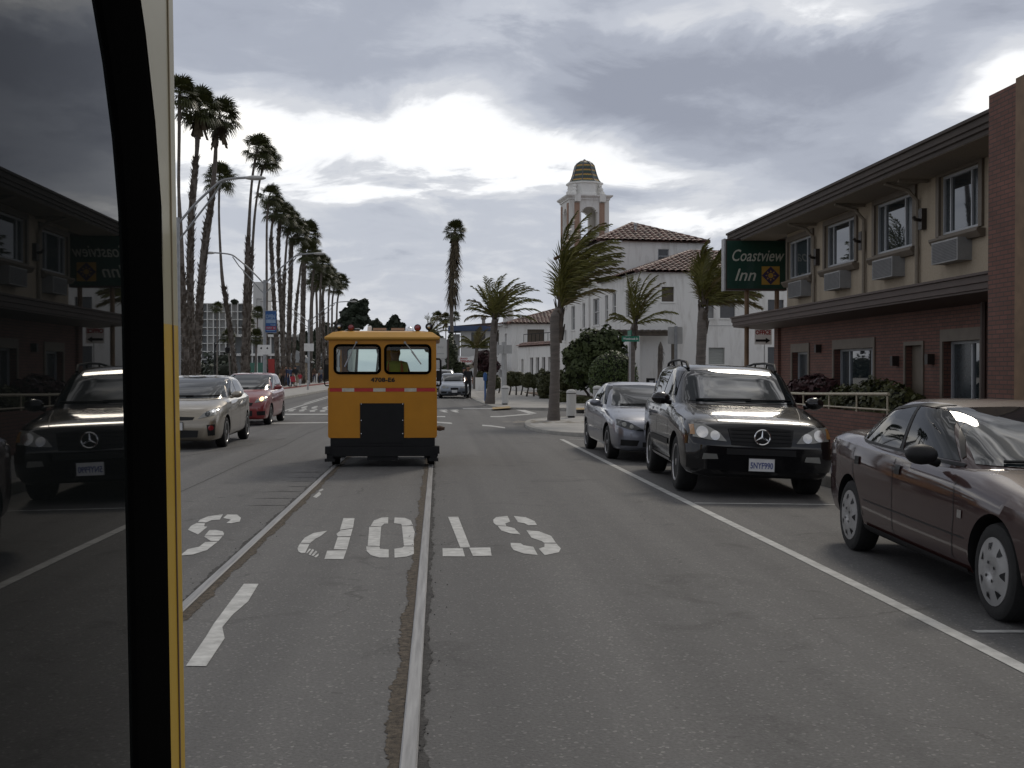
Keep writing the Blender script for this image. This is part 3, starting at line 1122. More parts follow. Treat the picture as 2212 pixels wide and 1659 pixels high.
# ---- office sign on a thin stand ------------------------------
OY = 33.2
q0, q1 = at(1630, 744, OY), at(1667, 703, OY)
off = thing('office_sign', 'small white board sign reading OFFICE in red above a black arrow', 'sign', ((q0.x + q1.x) / 2, OY, WALK))
w_ = (q1.x - q0.x) / 2
z0_, z1_ = q0.z - WALK, q1.z - WALK
a = MB()
a.box(-w_, w_, 0, .03, z0_, z1_)
a.build('board', 'white', off)
a = MB()
a.box(-w_ + .02, w_ - .02, -.006, -.001, z1_ - .10, z1_ - .02)
a.build('top_band', 'darkplastic', off)
M['signred'] = mat('sign_red', (.30, .02, .025), .5, var=.1)
lettering('lettering', 'OFFICE', .17, 'signred', off, face_at(0, -.004, z1_ - .215), width=w_ * 1.8, bold=.006)
a = MB()
zz = z0_ + .115
a.add([(-w_ + .03, -.005, zz - .035), (w_ * .3, -.005, zz - .035), (w_ * .3, -.005, zz - .085), (w_ - .04, -.005, zz), (w_ * .3, -.005, zz + .085), (w_ * .3, -.005, zz + .035), (-w_ + .03, -.005, zz + .035)], [(0, 1, 2, 3, 4, 5, 6)])
a.build('arrow', 'darkplastic', off)
a = MB()
a.tube([(.05, .04, 0), (.05, .04, z0_)], .015, 6)
a.tube([(-w_, .03, z1_ + .04), (w_, .03, z1_ + .04)], .015, 6)
a.build('stand', 'galv', off)

# ---- brick planter wall with railing --------------------------
pw = thing('planter_wall', 'low brick planter wall with tan metal handrail in front of the motel', 'wall', (7.7, 19.2, WALK))
a = MB()
a.box(0, .25, 0, 8.0, -.1, .80)
a.box(.25, 1.3, 0, .25, -.1, .80)
a.build('brick_base', 'brickm', pw)
a = MB()
a.tube([(.1, 0, 1.16), (.1, 4.6, 1.07), (.1, 8.0, 1.05)], .028, 8)
a.build('top_rail', 'railtan', pw)
a = MB()
a.tube([(.1, 0, .88), (.1, 4.6, .84), (.1, 8.0, .84)], .018, 8)
for y in (0.05, 1.5, 3.0, 4.6, 6.2, 7.9):
    a.tube([(.1, y, .78), (.1, y, 1.12)], .018, 6)
a.build('lower_rail', 'railtan', pw)

# ================================================================ tiled roofs, the white mission building and its tower
M['stucco'] = stucco('white_stucco', (.78, .77, .74), (.52, .49, .45), .6)
M['stuccog'] = stucco('grey_stucco', (.50, .50, .49), amt=.3)
M['shutter'] = mat('brown_shutter', (.085, .068, .05), .7, var=.2, scale=3)
M['darkpane'] = mat('dark_pane', (.035, .036, .038), .12, var=.15, scale=2, ior=1.6)
M['greypane'] = mat('blind_pane', (.19, .19, .185), .45, var=.3, scale=1.4)
M['peach'] = stucco('peach_pilaster', (.34, .205, .14), (.55, .5, .45), .6)


def tilemat(name):
    m, nt, b = _nt(name)
    vec = _obj_coord(nt)
    v = nt.nodes.new('ShaderNodeTexVoronoi')
    v.inputs['Scale'].default_value = 3.2
    nt.links.new(vec, v.inputs['Vector'])
    s = nt.nodes.new('ShaderNodeSeparateColor')
    nt.links.new(v.outputs['Color'], s.inputs[0])
    c = _ramp(nt, s.outputs[0], [(.0, (.07, .045, .04)), (.3, (.12, .062, .052)), (.6, (.165, .085, .068)), (.85, (.20, .115, .092)), (1.0, (.27, .18, .15))])
    f = _noise(nt, vec, .9, 5, .65)
    c = _mix(nt, 1.0, c, _ramp(nt, f, [(.3, (.72, .70, .70)), (.7, (1.1, 1.1, 1.1))]), 'MULTIPLY')
    nt.links.new(c, b.inputs['Base Color'])
    b.inputs['Roughness'].default_value = .6
    return m


M['tile'] = tilemat('clay_tile')


def in_poly(x, y, P):
    c = False
    n = len(P)
    for i in range(n):
        x1, y1 = P[i]
        x2, y2 = P[(i + 1) % n]
        if (y1 > y) != (y2 > y) and x < (x2 - x1) * (y - y1) / (y2 - y1) + x1:
            c = not c
    return c


def tile_slope(mb, poly, eave_a, eave_b, pitch=.34, course=.42, amp=.07, step=.05):
    """barrel tiles: poly is a planar 3D polygon, eave edge a->b; waves along the eave, overlapping courses up the slope"""
    poly = [Vector(p) for p in poly]
    a, b = Vector(eave_a), Vector(eave_b)
    ux = (b - a).normalized()
    n = None
    for i in range(len(poly)):
        n = (poly[(i + 1) % len(poly)] - poly[i]).cross(poly[(i + 2) % len(poly)] - poly[i])
        if n.length > 1e-4:
            break
    n.normalize()
    if n.z < 0:
        n = -n
    uy = n.cross(ux).normalized()
    if uy.z < 0:
        uy = -uy
    P2 = [((p - a).dot(ux), (p - a).dot(uy)) for p in poly]
    x0, x1 = min(p[0] for p in P2), max(p[0] for p in P2)
    y0, y1 = min(p[1] for p in P2), max(p[1] for p in P2)
    mb.add([p - n * .06 for p in poly], [tuple(range(len(poly)))])
    nx = max(2, int((x1 - x0) / pitch))
    nc = max(1, int(round((y1 - y0) / course)))
    K = 6
    for c in range(nc):
        ya, yb = y0 + (y1 - y0) * c / nc, y0 + (y1 - y0) * (c + 1) / nc
        for i in range(nx):
            xa = x0 + (x1 - x0) * i / nx
            w = (x1 - x0) / nx
            if not in_poly(xa + w / 2, (ya + yb) / 2, P2):
                continue
            V = []
            for yy, lift, back in ((ya, step, -.04), (yb, 0.0, .02)):
                for k in range(K + 1):
                    t = k / K
                    h = amp * abs(math.sin(math.pi * t)) ** .8
                    V.append(a + ux * (xa + w * t) + uy * (yy + back) + n * (h + lift))
            F = [(k, k + 1, K + 2 + k, K + 1 + k) for k in range(K)]
            mb.add(V, F)
    return mb


def ridge(mb, p, q, r=.11):
    p, q = Vector(p), Vector(q)
    L = (q - p).length
    n = max(2, int(L / .42))
    for i in range(n):
        a, b = p.lerp(q, i / n), p.lerp(q, (i + 1.08) / n)
        mb.tube([a, b], [r * 1.12, r * .9], 7)


TH = R(6.606)
mis = thing('mission_building', 'large white stucco building with red clay tile roofs and recessed windows', 'building', (10.4, 58.0, WALK), TH)
zoff = WALK
# street side: openings on the left wall (local x = 0 plane), v measured along +y
left_open = [(6.27, 4.2, 6.94, 5.87), (4.6, 4.4, 5.3, 5.9), (1.9, 4.4, 2.6, 5.9), (2.2, 1.2, 3.0, 2.9), (5.4, 1.2, 6.3, 2.9)]
left_tall = [(14.04, 7.0, 15.44, 7.9), (11.5, 7.1, 12.2, 8.0), (16.5, 5.7, 17.14, 7.23), (14.31, 4.17, 15.38, 5.72), (11.68, 4.2, 12.34, 5.74),
             (8.2, 4.25, 9.68, 5.83), (16.74, 3.5, 17.34, 4.24), (14.3, 1.4, 15.3, 2.7), (11.6, 1.4, 12.3, 2.7), (9.0, 1.3, 10.0, 2.7)]
front_open = [(1.17, 5.13, 1.84, 5.9), (3.52, 4.3, 4.02, 5.25), (4.35, 4.31, 5.19, 5.26), (3.73, 1.89, 4.61, 2.76), (7.0, 4.3, 7.9, 5.3), (7.0, 1.5, 7.9, 2.8)]
TOPW, TOPT = 6.62, 9.12
mb = MB()
facade(mb, (0, 0, 0), (1, 0, 0), 14, -.1, TOPW, front_open, (0, 1, 0), .16)
facade(mb, (0, 0, 0), (0, 1, 0), 7.8, -.1, TOPW, left_open, (1, 0, 0), .16)
mb.quad((14, 0, -.1), (14, 7.8, -.1), (14, 7.8, TOPW), (14, 0, TOPW))
mb.quad((.0, 0, TOPW), (14, 0, TOPW), (14, 7.8, TOPW), (0, 7.8, TOPW))
mb.build('wing_wall', 'stucco', mis)
mb = MB()
lt = [(a - 7.8, b, c - 7.8, d) for a, b, c, d in left_tall]
facade(mb, (0, 7.8, 0), (0, 1, 0), 11.2, -.1, TOPT, lt, (1, 0, 0), .16)
facade(mb, (0, 7.8, 0), (1, 0, 0), 6.3, 6.0, TOPT, [(3.45, 8.0, 4.12, 8.72)], (0, 1, 0), .14)
mb.quad((6.3, 7.8, -.1), (6.3, 19, -.1), (6.3, 19, TOPT), (6.3, 7.8, TOPT))
mb.quad((0, 19, -.1), (6.3, 19, -.1), (6.3, 19, TOPT), (0, 19, TOPT))
mb.quad((0, 7.8, TOPT), (6.3, 7.8, TOPT), (6.3, 19, TOPT), (0, 19, TOPT))
mb.build('tower_block_wall', 'stucco', mis)
# window fillings, each window its own part
for (a, b, c, d) in left_open + left_tall:
    w = MB()
    w.box(.13, .16, a, c, b, d)
    wo = w.build('window', 'darkpane' if (a * 7 + b) % 1 > .35 else 'greypane', mis)
    f = MB()
    for (p, q, r_, s) in ((a, b, a + .06, d), (c - .06, b, c, d), (a + .06, d - .06, c - .06, d), (a + .06, b, c - .06, b + .06), (a + .06, (b + d) / 2 - .03, c - .06, (b + d) / 2 + .03)):
        f.box(.09, .13, p, r_, q, s)
    f.build('frame', 'stuccog', wo)
    s_ = MB()
    s_.box(-.05, .10, a - .06, c + .06, b - .08, b - .004)
    s_.build('sill', 'stucco', wo)
for i, (a, b, c, d) in enumerate(front_open):
    w = MB()
    w.box(a, c, .13, .16, b, d)
    wo = w.build('window', ['shutter', 'greypane', 'louver', 'blind', 'darkpane', 'darkpane'][i], mis)
    s_ = MB()
    s_.box(a - .06, c + .06, -.05, .10, b - .08, b - .004)
    s_.build('sill', 'stucco', wo)
w = MB()
w.box(3.45, 4.12, 7.91, 7.94, 8.0, 8.72)
wo = w.build('window', 'darkpane', mis)
f = MB()
for (p, q, r_, s) in ((3.45, 8.0, 3.50, 8.72), (4.07, 8.0, 4.12, 8.72), (3.5, 8.67, 4.07, 8.72), (3.5, 8.0, 4.07, 8.05), (3.5, 8.28, 4.07, 8.33)):
    f.box(p, r_, 7.86, 7.91, q, s)
f.build('frame', 'vinyl', wo)
# wing roof
e = .25
zr, zt_ = TOPW + .06, 8.25
pk = (4.3, 4.6, 8.25)
mb = MB()
wl0, wl1 = (-e, -e, zr), (-e, 7.8, zr)
fr1 = (14 + e, -e, zr)
ridge_l, ridge_r = (2.5, 7.8, 7.95), (14, 5.5, 8.6)
tile_slope(mb, [wl0, pk, (4.3, 7.8, 8.25), wl1], wl1, wl0)
tile_slope(mb, [wl0, fr1, (14, 4.6, 8.25), pk], wl0, fr1)
ridge(mb, wl0, pk)
ridge(mb, pk, (14, 4.6, 8.25))
mb.tube([(wl1[0], 7.8, zr + .02), (4.3, 7.8, 8.27)], .09, 6)
mb.build('wing_roof', 'tile', mis, smooth=50)
mb = MB()
mb.box(-e + .06, 14, -e + .06, 7.8, TOPW - .02, TOPW + .0)
mb.build('wing_soffit', 'stuccog', mis)
# tall block hip roof
zr = TOPT + .05
A, B, C, D = (-e, 7.8 - e, zr), (6.3 + e, 7.8 - e, zr), (6.3 + e, 19 + e, zr), (-e, 19 + e, zr)
P1, P2 = (2.85, 11.2, 10.62), (2.85, 15.6, 10.62)
mb = MB()
tile_slope(mb, [A, B, P1], A, B)
tile_slope(mb, [B, C, P2, P1], B, C)
tile_slope(mb, [D, A, P1, P2], D, A)
for p, q in ((A, P1), (B, P1), (P1, P2), (C, P2), (D, P2)):
    ridge(mb, p, q)
mb.build('tower_block_roof', 'tile', mis, smooth=50)
mb = MB()
mb.tube([(2.6, 9.6, 9.9), (2.6, 9.6, 10.35)], .08, 8)
mb.ball((2.6, 9.6, 10.35), .12, 8)
mb.build('roof_vent', 'galv', mis)
# downpipe in the corner and wall seams
mb = MB()
mb.tube([(-.05, 10.4, .1), (-.05, 10.4, 8.9)], .06, 6)
mb.build('downpipe', 'stucco', mis)
# rustic timber pergola on the front wall
mb = MB()
mb.box(-1.9, 1.6, -.55, -.35, 3.34, 3.52)
mb.box(-1.9, 1.6, -1.25, -1.05, 3.34, 3.52)
for k in range(12):
    x = -1.8 + k * .3
    mb.box(x - .05, x + .05, -1.5, -.02, 3.522, 3.62)
for x in (-1.7, 1.4):
    mb.box(x - .07, x + .07, -1.22, -1.08, 0, 3.338)
mb.build('pergola', 'shutter', mis)
# gutter line on front wall
mb = MB()
mb.box(3.3, 14, -.02, .0, 3.90, 3.935)
mb.build('string_course', 'stuccog', mis)

# ---- bell tower ----------------------------------------------
X0, Y0, S = .02, 15.9, 2.66
tw = MB()
# four corner piers leave real arched openings; arch spandrels built from strips
zb, z_sp, z_top = 9.0, 11.75, 12.75
pw_ = .78


def tower_face(mb, o, u, inw, th=.38):
    o, u, n = Vector(o), Vector(u), Vector(inw)
    W = S

    def blk(a, c, b, d):
        vs = []
        for t in (0, th):
            for (x, z) in ((a, b), (c, b), (c, d), (a, d)):
                vs.append(o + u * x + Vector((0, 0, z)) + n * t)
        mb.add(vs, [(0, 1, 2, 3), (7, 6, 5, 4), (0, 4, 5, 1), (1, 5, 6, 2), (2, 6, 7, 3), (3, 7, 4, 0)])
    blk(0, pw_, zb, z_top)
    blk(W - pw_, W, zb, z_top)
    blk(pw_, W - pw_, zb, 10.2)
    r = (W - 2 * pw_) / 2
    K = 12
    for k in range(K):
        x0, x1 = pw_ + 2 * r * k / K, pw_ + 2 * r * (k + 1) / K
        xm = (x0 + x1) / 2 - W / 2
        h = math.sqrt(max(0, r * r - xm * xm))
        blk(x0, x1, z_sp + h, z_top)


tower_face(tw, (X0, Y0, 0), (1, 0, 0), (0, 1, 0))
tower_face(tw, (X0, Y0 + S, 0), (1, 0, 0), (0, -1, 0))
tw2 = MB()
tower_face(tw, (X0, Y0 + .381, 0), (0, 1, 0), (1, 0, 0)) if False else None
for xx, inn in ((X0, 1), (X0 + S, -1)):
    o_, W = xx, S - .78
    a0 = .39
    t0, t1 = sorted((xx, xx + inn * .38))
    r = (W - .8) / 2
    tw.box(t0 + .002, t1, Y0 + a0, Y0 + a0 + .4, zb, z_top - .001)
    tw.box(t0 + .002, t1, Y0 + S - a0 - .4, Y0 + S - a0, zb, z_top - .001)
    tw.box(t0 + .002, t1, Y0 + a0 + .4, Y0 + S - a0 - .4, zb, 10.2)
    K = 10
    ya = Y0 + a0 + .4
    for k in range(K):
        y0_, y1_ = ya + 2 * r * k / K, ya + 2 * r * (k + 1) / K
        ym = (y0_ + y1_) / 2 - (ya + r)
        tw.box(t0 + .002, t1, y0_, y1_, z_sp + math.sqrt(max(0, r * r - ym * ym)), z_top - .001)
tower = tw.build('bell_tower', 'stucco', mis)
pl_ = MB()
for x in (.20, S - .20 - .34):
    pl_.box(X0 + x + .12 if x < 1 else X0 + x - .12, X0 + x + .46 if x < 1 else X0 + x + .22, Y0 - .06, Y0 - .002, 9.2, 12.55)
for y in (.25, S - .6):
    pl_.box(X0 - .06, X0 - .001, Y0 + y, Y0 + y + .34, 9.2, 12.55)
pl_.build('pilaster', 'peach', tower)
cn = MB()
c0 = (X0 + S / 2, Y0 + S / 2)


def sq(mb, h, z0, z1, h1=None):
    h1 = h if h1 is None else h1
    x, y = c0
    vs = [(x - h, y - h, z0), (x + h, y - h, z0), (x + h, y + h, z0), (x - h, y + h, z0), (x - h1, y - h1, z1), (x + h1, y - h1, z1), (x + h1, y + h1, z1), (x - h1, y + h1, z1)]
    mb.add(vs, [(0, 3, 2, 1), (4, 5, 6, 7), (0, 1, 5, 4), (1, 2, 6, 5), (2, 3, 7, 6), (3, 0, 4, 7)])


sq(cn, S / 2 + .06, 12.752, 12.84)
sq(cn, S / 2 + .06, 12.842, 12.98, S / 2 + .22)
sq(cn, S / 2 + .22, 12.982, 13.06)
for x in (X0 + .30, X0 + S - .68):
    cn.box(x, x + .40, Y0 - .26, Y0 - .05, 12.60, 13.09)
cn.build('cornice', 'stucco', tower)
dr_ = MB()
O8 = math.pi / 8
k8 = 1 / math.cos(O8)
dr_.lathe([(1.12 * k8, 13.06), (1.12 * k8, 13.25), (1.05 * k8, 13.3), (1.05 * k8, 13.86), (1.16 * k8, 13.92), (1.16 * k8, 14.02), (1.0 * k8, 14.04)], 8, X=Matrix.Translation((c0[0], c0[1], 0)), a0=O8)
for k in range(4):
    an = math.pi / 4 + k * math.pi / 2
    for r_, z_, q_ in ((1.34, 13.22, .20), (1.27, 13.48, .16), (1.20, 13.72, .13)):
        dr_.ball((c0[0] + math.cos(an) * r_, c0[1] + math.sin(an) * r_, z_), q_, 8)
dr_.build('octagon_drum', 'stucco', tower)


def domemat():
    m, nt, b = _nt('zigzag_tile_dome')
    vec = _obj_coord(nt)
    s = nt.nodes.new('ShaderNodeSeparateXYZ')
    nt.links.new(vec, s.inputs[0])

    def mm(op, a, bb):
        n = nt.nodes.new('ShaderNodeMath')
        n.operation = op
        for i, x in enumerate((a, bb)):
            if isinstance(x, (int, float)):
                n.inputs[i].default_value = x
            else:
                nt.links.new(x, n.inputs[i])
        return n.outputs[0]
    ax = mm('ARCTAN2', mm('SUBTRACT', s.outputs[0], c0[0]), mm('SUBTRACT', s.outputs[1], c0[1]))
    zig = mm('MULTIPLY', mm('PINGPONG', mm('MULTIPLY', ax, 8.0), 0.5), 0.10)
    h = mm('ADD', s.outputs[2], zig)
    f = mm('FRACT', mm('MULTIPLY', mm('SUBTRACT', h, 14.03), 3.1), 0)
    c = _ramp(nt, f, [(.0, (.025, .055, .045)), (.40, (.020, .045, .045)), (.42, (.40, .24, .05)), (.70, (.36, .20, .05)), (.72, (.030, .035, .040)), (1.0, (.03, .05, .05))])
    nt.nodes[-1].color_ramp.interpolation = 'CONSTANT'
    nt.links.new(c, b.inputs['Base Color'])
    b.inputs['Roughness'].default_value = .4
    return m


M['dome'] = domemat()
dm_ = MB()
dm_.lathe([(1.02 * k8, 14.03), (.90 * k8, 14.18), (.82 * k8, 14.36), (.74 * k8, 14.62), (.68 * k8, 14.84), (.66 * k8, 15.0), (.60 * k8, 15.18), (.48 * k8, 15.34), (.30 * k8, 15.46), (.10 * k8, 15.52), (.001, 15.53)], 8, X=Matrix.Translation((c0[0], c0[1], 0)), a0=O8)
dome = dm_.build('dome', 'dome', tower)
rb = MB()
for k in range(8):
    an = O8 + k * math.pi / 4
    pts = [(c0[0] + math.cos(an) * r_ * k8, c0[1] + math.sin(an) * r_ * k8, z_) for r_, z_ in ((1.02, 14.03), (.90, 14.18), (.82, 14.36), (.74, 14.62), (.67, 14.9), (.60, 15.18), (.48, 15.34), (.30, 15.46), (.05, 15.53))]
    rb.tube(pts, .035, 5)
rb.ball((c0[0], c0[1], 15.55), .09, 8)
rb.build('dome_rib', 'louver', dome)

# ---- lower white building further along the street ------------
lo = thing('courtyard_building', 'two storey white stucco building with hipped tile roof behind clipped hedges', 'building', (0, 0, WALK))
Y1 = 100.0
x0 = at(1105, 700, Y1).x
x1 = at(1215, 700, Y1).x + 6
zt1 = at(1105, 699, Y1).z
mb = MB()
wopen = [(1.4, 3.75, 2.9, 5.2)]
facade(mb, (x0, Y1, 0), (1, 0, 0), x1 - x0, -.1, zt1, wopen, (0, 1, 0), .2)
sl = [(2.0, 2.0, 2.7, 4.9), (5.2, 3.0, 6.2, 4.9), (2.4, .9, 3.2, 2.4), (5.4, .9, 6.2, 2.4)]
facade(mb, (x0, Y1, 0), (-.16, 1, 0), 9.0, -.1, zt1, sl, (1, 0, 0), .2)
mb.box(x0 + .3, x1, Y1 + 8.8, Y1 + 9, -.1, zt1 - .01)
mb.build('wall', 'stucco', lo)
w = MB()
w.box(x0 + 1.4, x0 + 2.9, Y1 + .15, Y1 + .19, 3.75, 5.2)
w.build('window', 'shutter', lo)
for (a, b, c, d) in sl:
    w = MB()
    w.quad((x0 + .15 - .16 * a, Y1 + a, b), (x0 + .15 - .16 * c, Y1 + c, b), (x0 + .15 - .16 * c, Y1 + c, d), (x0 + .15 - .16 * a, Y1 + a, d))
    w.build('window', 'darkpane', lo)
mb = MB()
e = .4
A, B, C, D = (x0 - e, Y1 - e, zt1), (x1, Y1 - e, zt1), (x1, Y1 + 9, zt1), (x0 - e - 1.4, Y1 + 9, zt1)
pk = (x0 + 4.6, Y1 + 4.2, zt1 + 1.55)
tile_slope(mb, [A, B, (x1, Y1 + 4.2, pk[2]), pk], A, B)
tile_slope(mb, [D, A, pk], D, A)
ridge(mb, A, pk)
ridge(mb, pk, (x1, Y1 + 4.2, pk[2]))
mb.build('roof', 'tile', lo, smooth=50)
mb = MB()
cx = at(1098, 690, Y1 + 2).x
mb.box(cx - .45, cx + .45, Y1 + 1.6, Y1 + 2.5, zt1 - .3, zt1 + 1.0)
mb.box(cx - .36, cx + .36, Y1 + 1.7, Y1 + 2.4, zt1 + 1.0, zt1 + 1.5)
mb.build('chimney', 'stucco', lo)
# one storey front range with tiled parapet and roof terrace
Y2 = 82.0
xa, xb = at(1122, 740, 92).x, at(1205, 740, Y2).x + 1.5
zf = at(1200, 735, Y2).z
g0, g1 = Vector((xa, 93.5, 0)), Vector((xb, Y2, 0))
dv = (g1 - g0)
L = dv.length
dv = dv.normalized()
wo_ = [(.7, .8, 1.2, 2.5)] + [(2.6 + k * 1.25, .7, 3.3 + k * 1.25, 2.6) for k in range(7)]
nin = (-dv.y * -1, dv.x * -1, 0)
nin = (dv.y, -dv.x, 0) if dv.y > 0 else (-dv.y, dv.x, 0)
mb = MB()
facade(mb, tuple(g0), tuple(dv), L, -.1, zf - .25, [q for q in wo_ if q[2] < L - .2], nin, .25)
mb.build('front_range_wall', 'stucco', lo)
N_ = Vector(nin)
for (a, b, c, d) in [q for q in wo_ if q[2] < L - .2]:
    w = MB()
    o = g0 + N_ * .2
    w.quad(o + dv * a + Vector((0, 0, b)), o + dv * c + Vector((0, 0, b)), o + dv * c + Vector((0, 0, d)), o + dv * a + Vector((0, 0, d)))
    w.build('window', 'darkpane', lo)
mb = MB()
p, q = g0 - N_ * .15 + Vector((0, 0, zf - .25)), g1 - N_ * .15 + Vector((0, 0, zf - .25))
tile_slope(mb, [p, q, q + N_ * .6 + Vector((0, 0, .28)), p + N_ * .6 + Vector((0, 0, .28))], p, q, course=.3)
mb.build('parapet_tiles', 'tile', lo, smooth=50)
mb = MB()
p, q = g0 + N_ * .5 + Vector((0, 0, zf)), g1 + N_ * .5 + Vector((0, 0, zf))
mb.bar(p + Vector((0, 0, .75)), q + Vector((0, 0, .75)), .05, .05)
for k in range(15):
    r_ = p.lerp(q, k / 14)
    mb.bar(r_, r_ + Vector((0, 0, .75)), .04, .04)
mb.build('terrace_rail', 'black', lo)
mb = MB()
mb.add([p - Vector((0, 0, .3)), q - Vector((0, 0, .3)), q + N_ * 6 - Vector((0, 0, .3)), p + N_ * 6 - Vector((0, 0, .3))], [(0, 1, 2, 3)])
mb.build('terrace', 'stuccog', lo)

# ---- shop building with blue fascia and banners ---------------
bf = thing('shop_building', 'white corner shop building with a deep blue fascia and hung banners', 'building', (0, 0, WALK))
Y3 = 135.0
M['bluefascia'] = mat('blue_fascia', (.035, .060, .125), .5, var=.15)
M['bannerred'] = mat('banner_red', (.34, .035, .03), .6, var=.12)
xa, xb = at(996, 700, Y3).x, at(1075, 700, Y3).x
zt3, zb3 = at(1000, 716, Y3).z, at(1000, 768, Y3).z
mb = MB()
facade(mb, (xa, Y3, 0), (1, 0, 0), xb - xa, 2.6, zt3, [(1.2, zt3 - 1.9, 2.9, zt3 - .15), (1.3, zb3 + .75, 3.2, zb3 + 1.6), (3.3, zb3 + .75, 4.25, zb3 + 1.6)], (0, 1, 0), .3)
mb.box(xa - 1.3, xa - .1, Y3 + 1.8, Y3 + 6, -.1, zt3 - .3)
mb.box(xa, xb, Y3 + 2.4, Y3 + 2.6, -.1, zt3)
mb.build('wall', 'stuccog', bf)
for (a, b, c, d) in [(1.2, zt3 - 1.9, 2.9, zt3 - .15), (1.3, zb3 + .75, 3.2, zb3 + 1.6), (3.3, zb3 + .75, 4.25, zb3 + 1.6)]:
    w = MB()
    w.box(xa + a, xa + c, Y3 + .25, Y3 + .3, b, d)
    wo = w.build('window', 'darkpane', bf)
    if b < zt3 - 2:
        w = MB()
        w.box(xa + (a + c) / 2 - .03, xa + (a + c) / 2 + .03, Y3 + .18, Y3 + .25, b, d)
        w.build('frame', 'white', wo)
mb = MB()
mb.box(xa - 1.5, xb + .3, Y3 - .9, Y3 + 7, zt3 + .02, zt3 + .62)
mb.build('fascia', 'bluefascia', bf)
mb = MB()
mb.prism([(xa - 1.0, Y3 + .4, zt3 + .64), (xb, Y3 + .4, zt3 + .64), (xb, Y3 + .4, zt3 + 1.1)], (0, 5, 0))
mb.build('roof', 'fasciared', bf)
mb = MB()
cxx = at(1046, 690, Y3).x
mb.tube([(cxx, Y3 + 2, zt3 + .7), (cxx, Y3 + 2, zt3 + 1.5)], .22, 10)
mb.ball((cxx, Y3 + 2, zt3 + 1.65), .36, 10, s=(1, 1, .7))
mb.build('chimney_pot', 'concrete', bf)
M['tanwall'] = stucco('low_tan_wall', (.30, .27, .20), amt=.4)
mb = MB()
mb.box(xa - .3, xb, Y3 - .1, Y3 + 2, -.1, 2.58)
mb.build('base_wall', 'tanwall', bf)
# banners (things of their own, hung on the wall)
p, q = at(990, 787, Y3 - 1.0), at(1024, 769, Y3 - 1.0)
bn = thing('hanging_banner', 'white banner with red lettering reading GRAND OPENING', 'banner', ((p.x + q.x) / 2, Y3 - 1.0, 0), group=None)
hw = (q.x - p.x) / 2
mb = MB()
pts = [(-hw, q.z)] + [(-hw * .9, p.z + .25), (-hw * .5, p.z + .02), (0, p.z - .03), (hw * .6, p.z + .03), (hw, p.z + .3), (hw, q.z + .05), (hw * .3, q.z - .10), (-hw * .4, q.z - .06)]
mb.prism([(x, 0, z) for x, z in pts], (0, .02, 0))
mb.build('cloth', 'white', bn)
lettering('lettering', 'GRAND', .27, 'signred', bn, face_at(-.3, -.01, q.z - .32), bold=.01)
lettering('lettering', 'OPENING', .36, 'signred', bn, face_at(0, -.01, q.z - .64), bold=.015, width=hw * 1.6)
p, q = at(1027, 800, Y3 - 1.0), at(1062, 766, Y3 - 1.0)
bn = thing('hanging_banner', 'red banner with a cream emblem below a white strip on the shop', 'banner', ((p.x + q.x) / 2, Y3 - 1.0, 0))
hw = (q.x - p.x) / 2
mb = MB()
mb.box(-hw, hw, 0, .03, p.z, q.z - .36)
mb.build('cloth', 'bannerred', bn)
mb = MB()
mb.box(-hw, hw, -.05, .1, q.z - .355, q.z)
mb.build('top_strip', 'white', bn)
mb = MB()
zc_ = q.z - .9
mb.add([(-.18, -.01, zc_), (.18, -.01, zc_), (0, -.01, zc_ + .32)], [(0, 1, 2)])
mb.add([(-.75, -.01, zc_ - .05), (.75, -.01, zc_ - .05), (.85, -.01, zc_ + .1), (.6, -.01, zc_ - .15), (-.6, -.01, zc_ - .15), (-.85, -.01, zc_ + .1)], [(0, 1, 2, 3, 4, 5)])
mb.build('emblem', 'signcream', bn)
# retaining wall in front of the shop building
rw = MB()
p, q = at(985, 832, 100), at(1090, 820, 100)
rw.prism([(at(985, 0, 110).x, 110, 0), (at(1050, 0, 104).x, 104, 0), (at(1085, 0, 98).x, 98, 0), (at(1085, 0, 98).x, 98, 1.6), (at(1050, 0, 104).x, 104, 2.6), (at(985, 0, 110).x, 110, .8)], (.2, .5, 0))
o = rw.build('retaining_wall', 'stuccog')
tag(o, 'grey concrete retaining wall rising beside the far pavement', 'wall')
a = MB()
g0_, g1_ = ground(1008, 842, WALK), ground(1096, 838, WALK)
a.box(2.9, 7.2, 88, 88.3, 0, 1.05)
o = a.build('low_wall', 'stucco')
tag(o, 'low white garden wall behind the blue parking meter', 'wall')

# ================================================================ far left: tall hotel and low beach buildings
M['hotelframe'] = mat('hotel_frame', (.52, .52, .50), .7, var=.12, scale=.3)
M['hoteldark'] = mat('hotel_balcony_void', (.17, .18, .185), .6, var=.25, scale=.2)
M['hotelpanel'] = mat('hotel_panel', (.36, .36, .35), .7, var=.2, scale=.2)
YH = 380.0
hot = thing('hotel_building', 'tall grey hotel slab with a grid of balconies beyond the palms', 'hotel', (at(440, 800, YH).x, YH, 0))
hx = hot.location.x
L0, L1 = at(330, 700, YH).x - hx, at(527, 700, YH).x - hx
ZT = at(460, 656, YH).z
mb = MB()
mb.box(L0, L1, .8, 14, -.3, ZT)
mb.build('wall', 'hotelpanel', hot)
mb = MB()
nb = 15
bw = (L1 - L0) / nb
nf = 9
fh = ZT / nf
for i in range(nb + 1):
    x = L0 + i * bw
    mb.box(x - .16, x + .16, -.6, .8, -.3, ZT)
for j in range(nf + 1):
    z = j * fh
    mb.box(L0, L1, -.55, .79, z - .14, z + .14)
mb.build('balcony_grid', 'hotelframe', hot)
for i in range(nb):
    if i % 2 == 0:
        mb = MB()
        mb.box(L0 + i * bw + .2, L0 + (i + 1) * bw - .2, .70, .795, .2, ZT - .2)
        mb.build('window_strip', 'hoteldark', hot)
mb = MB()
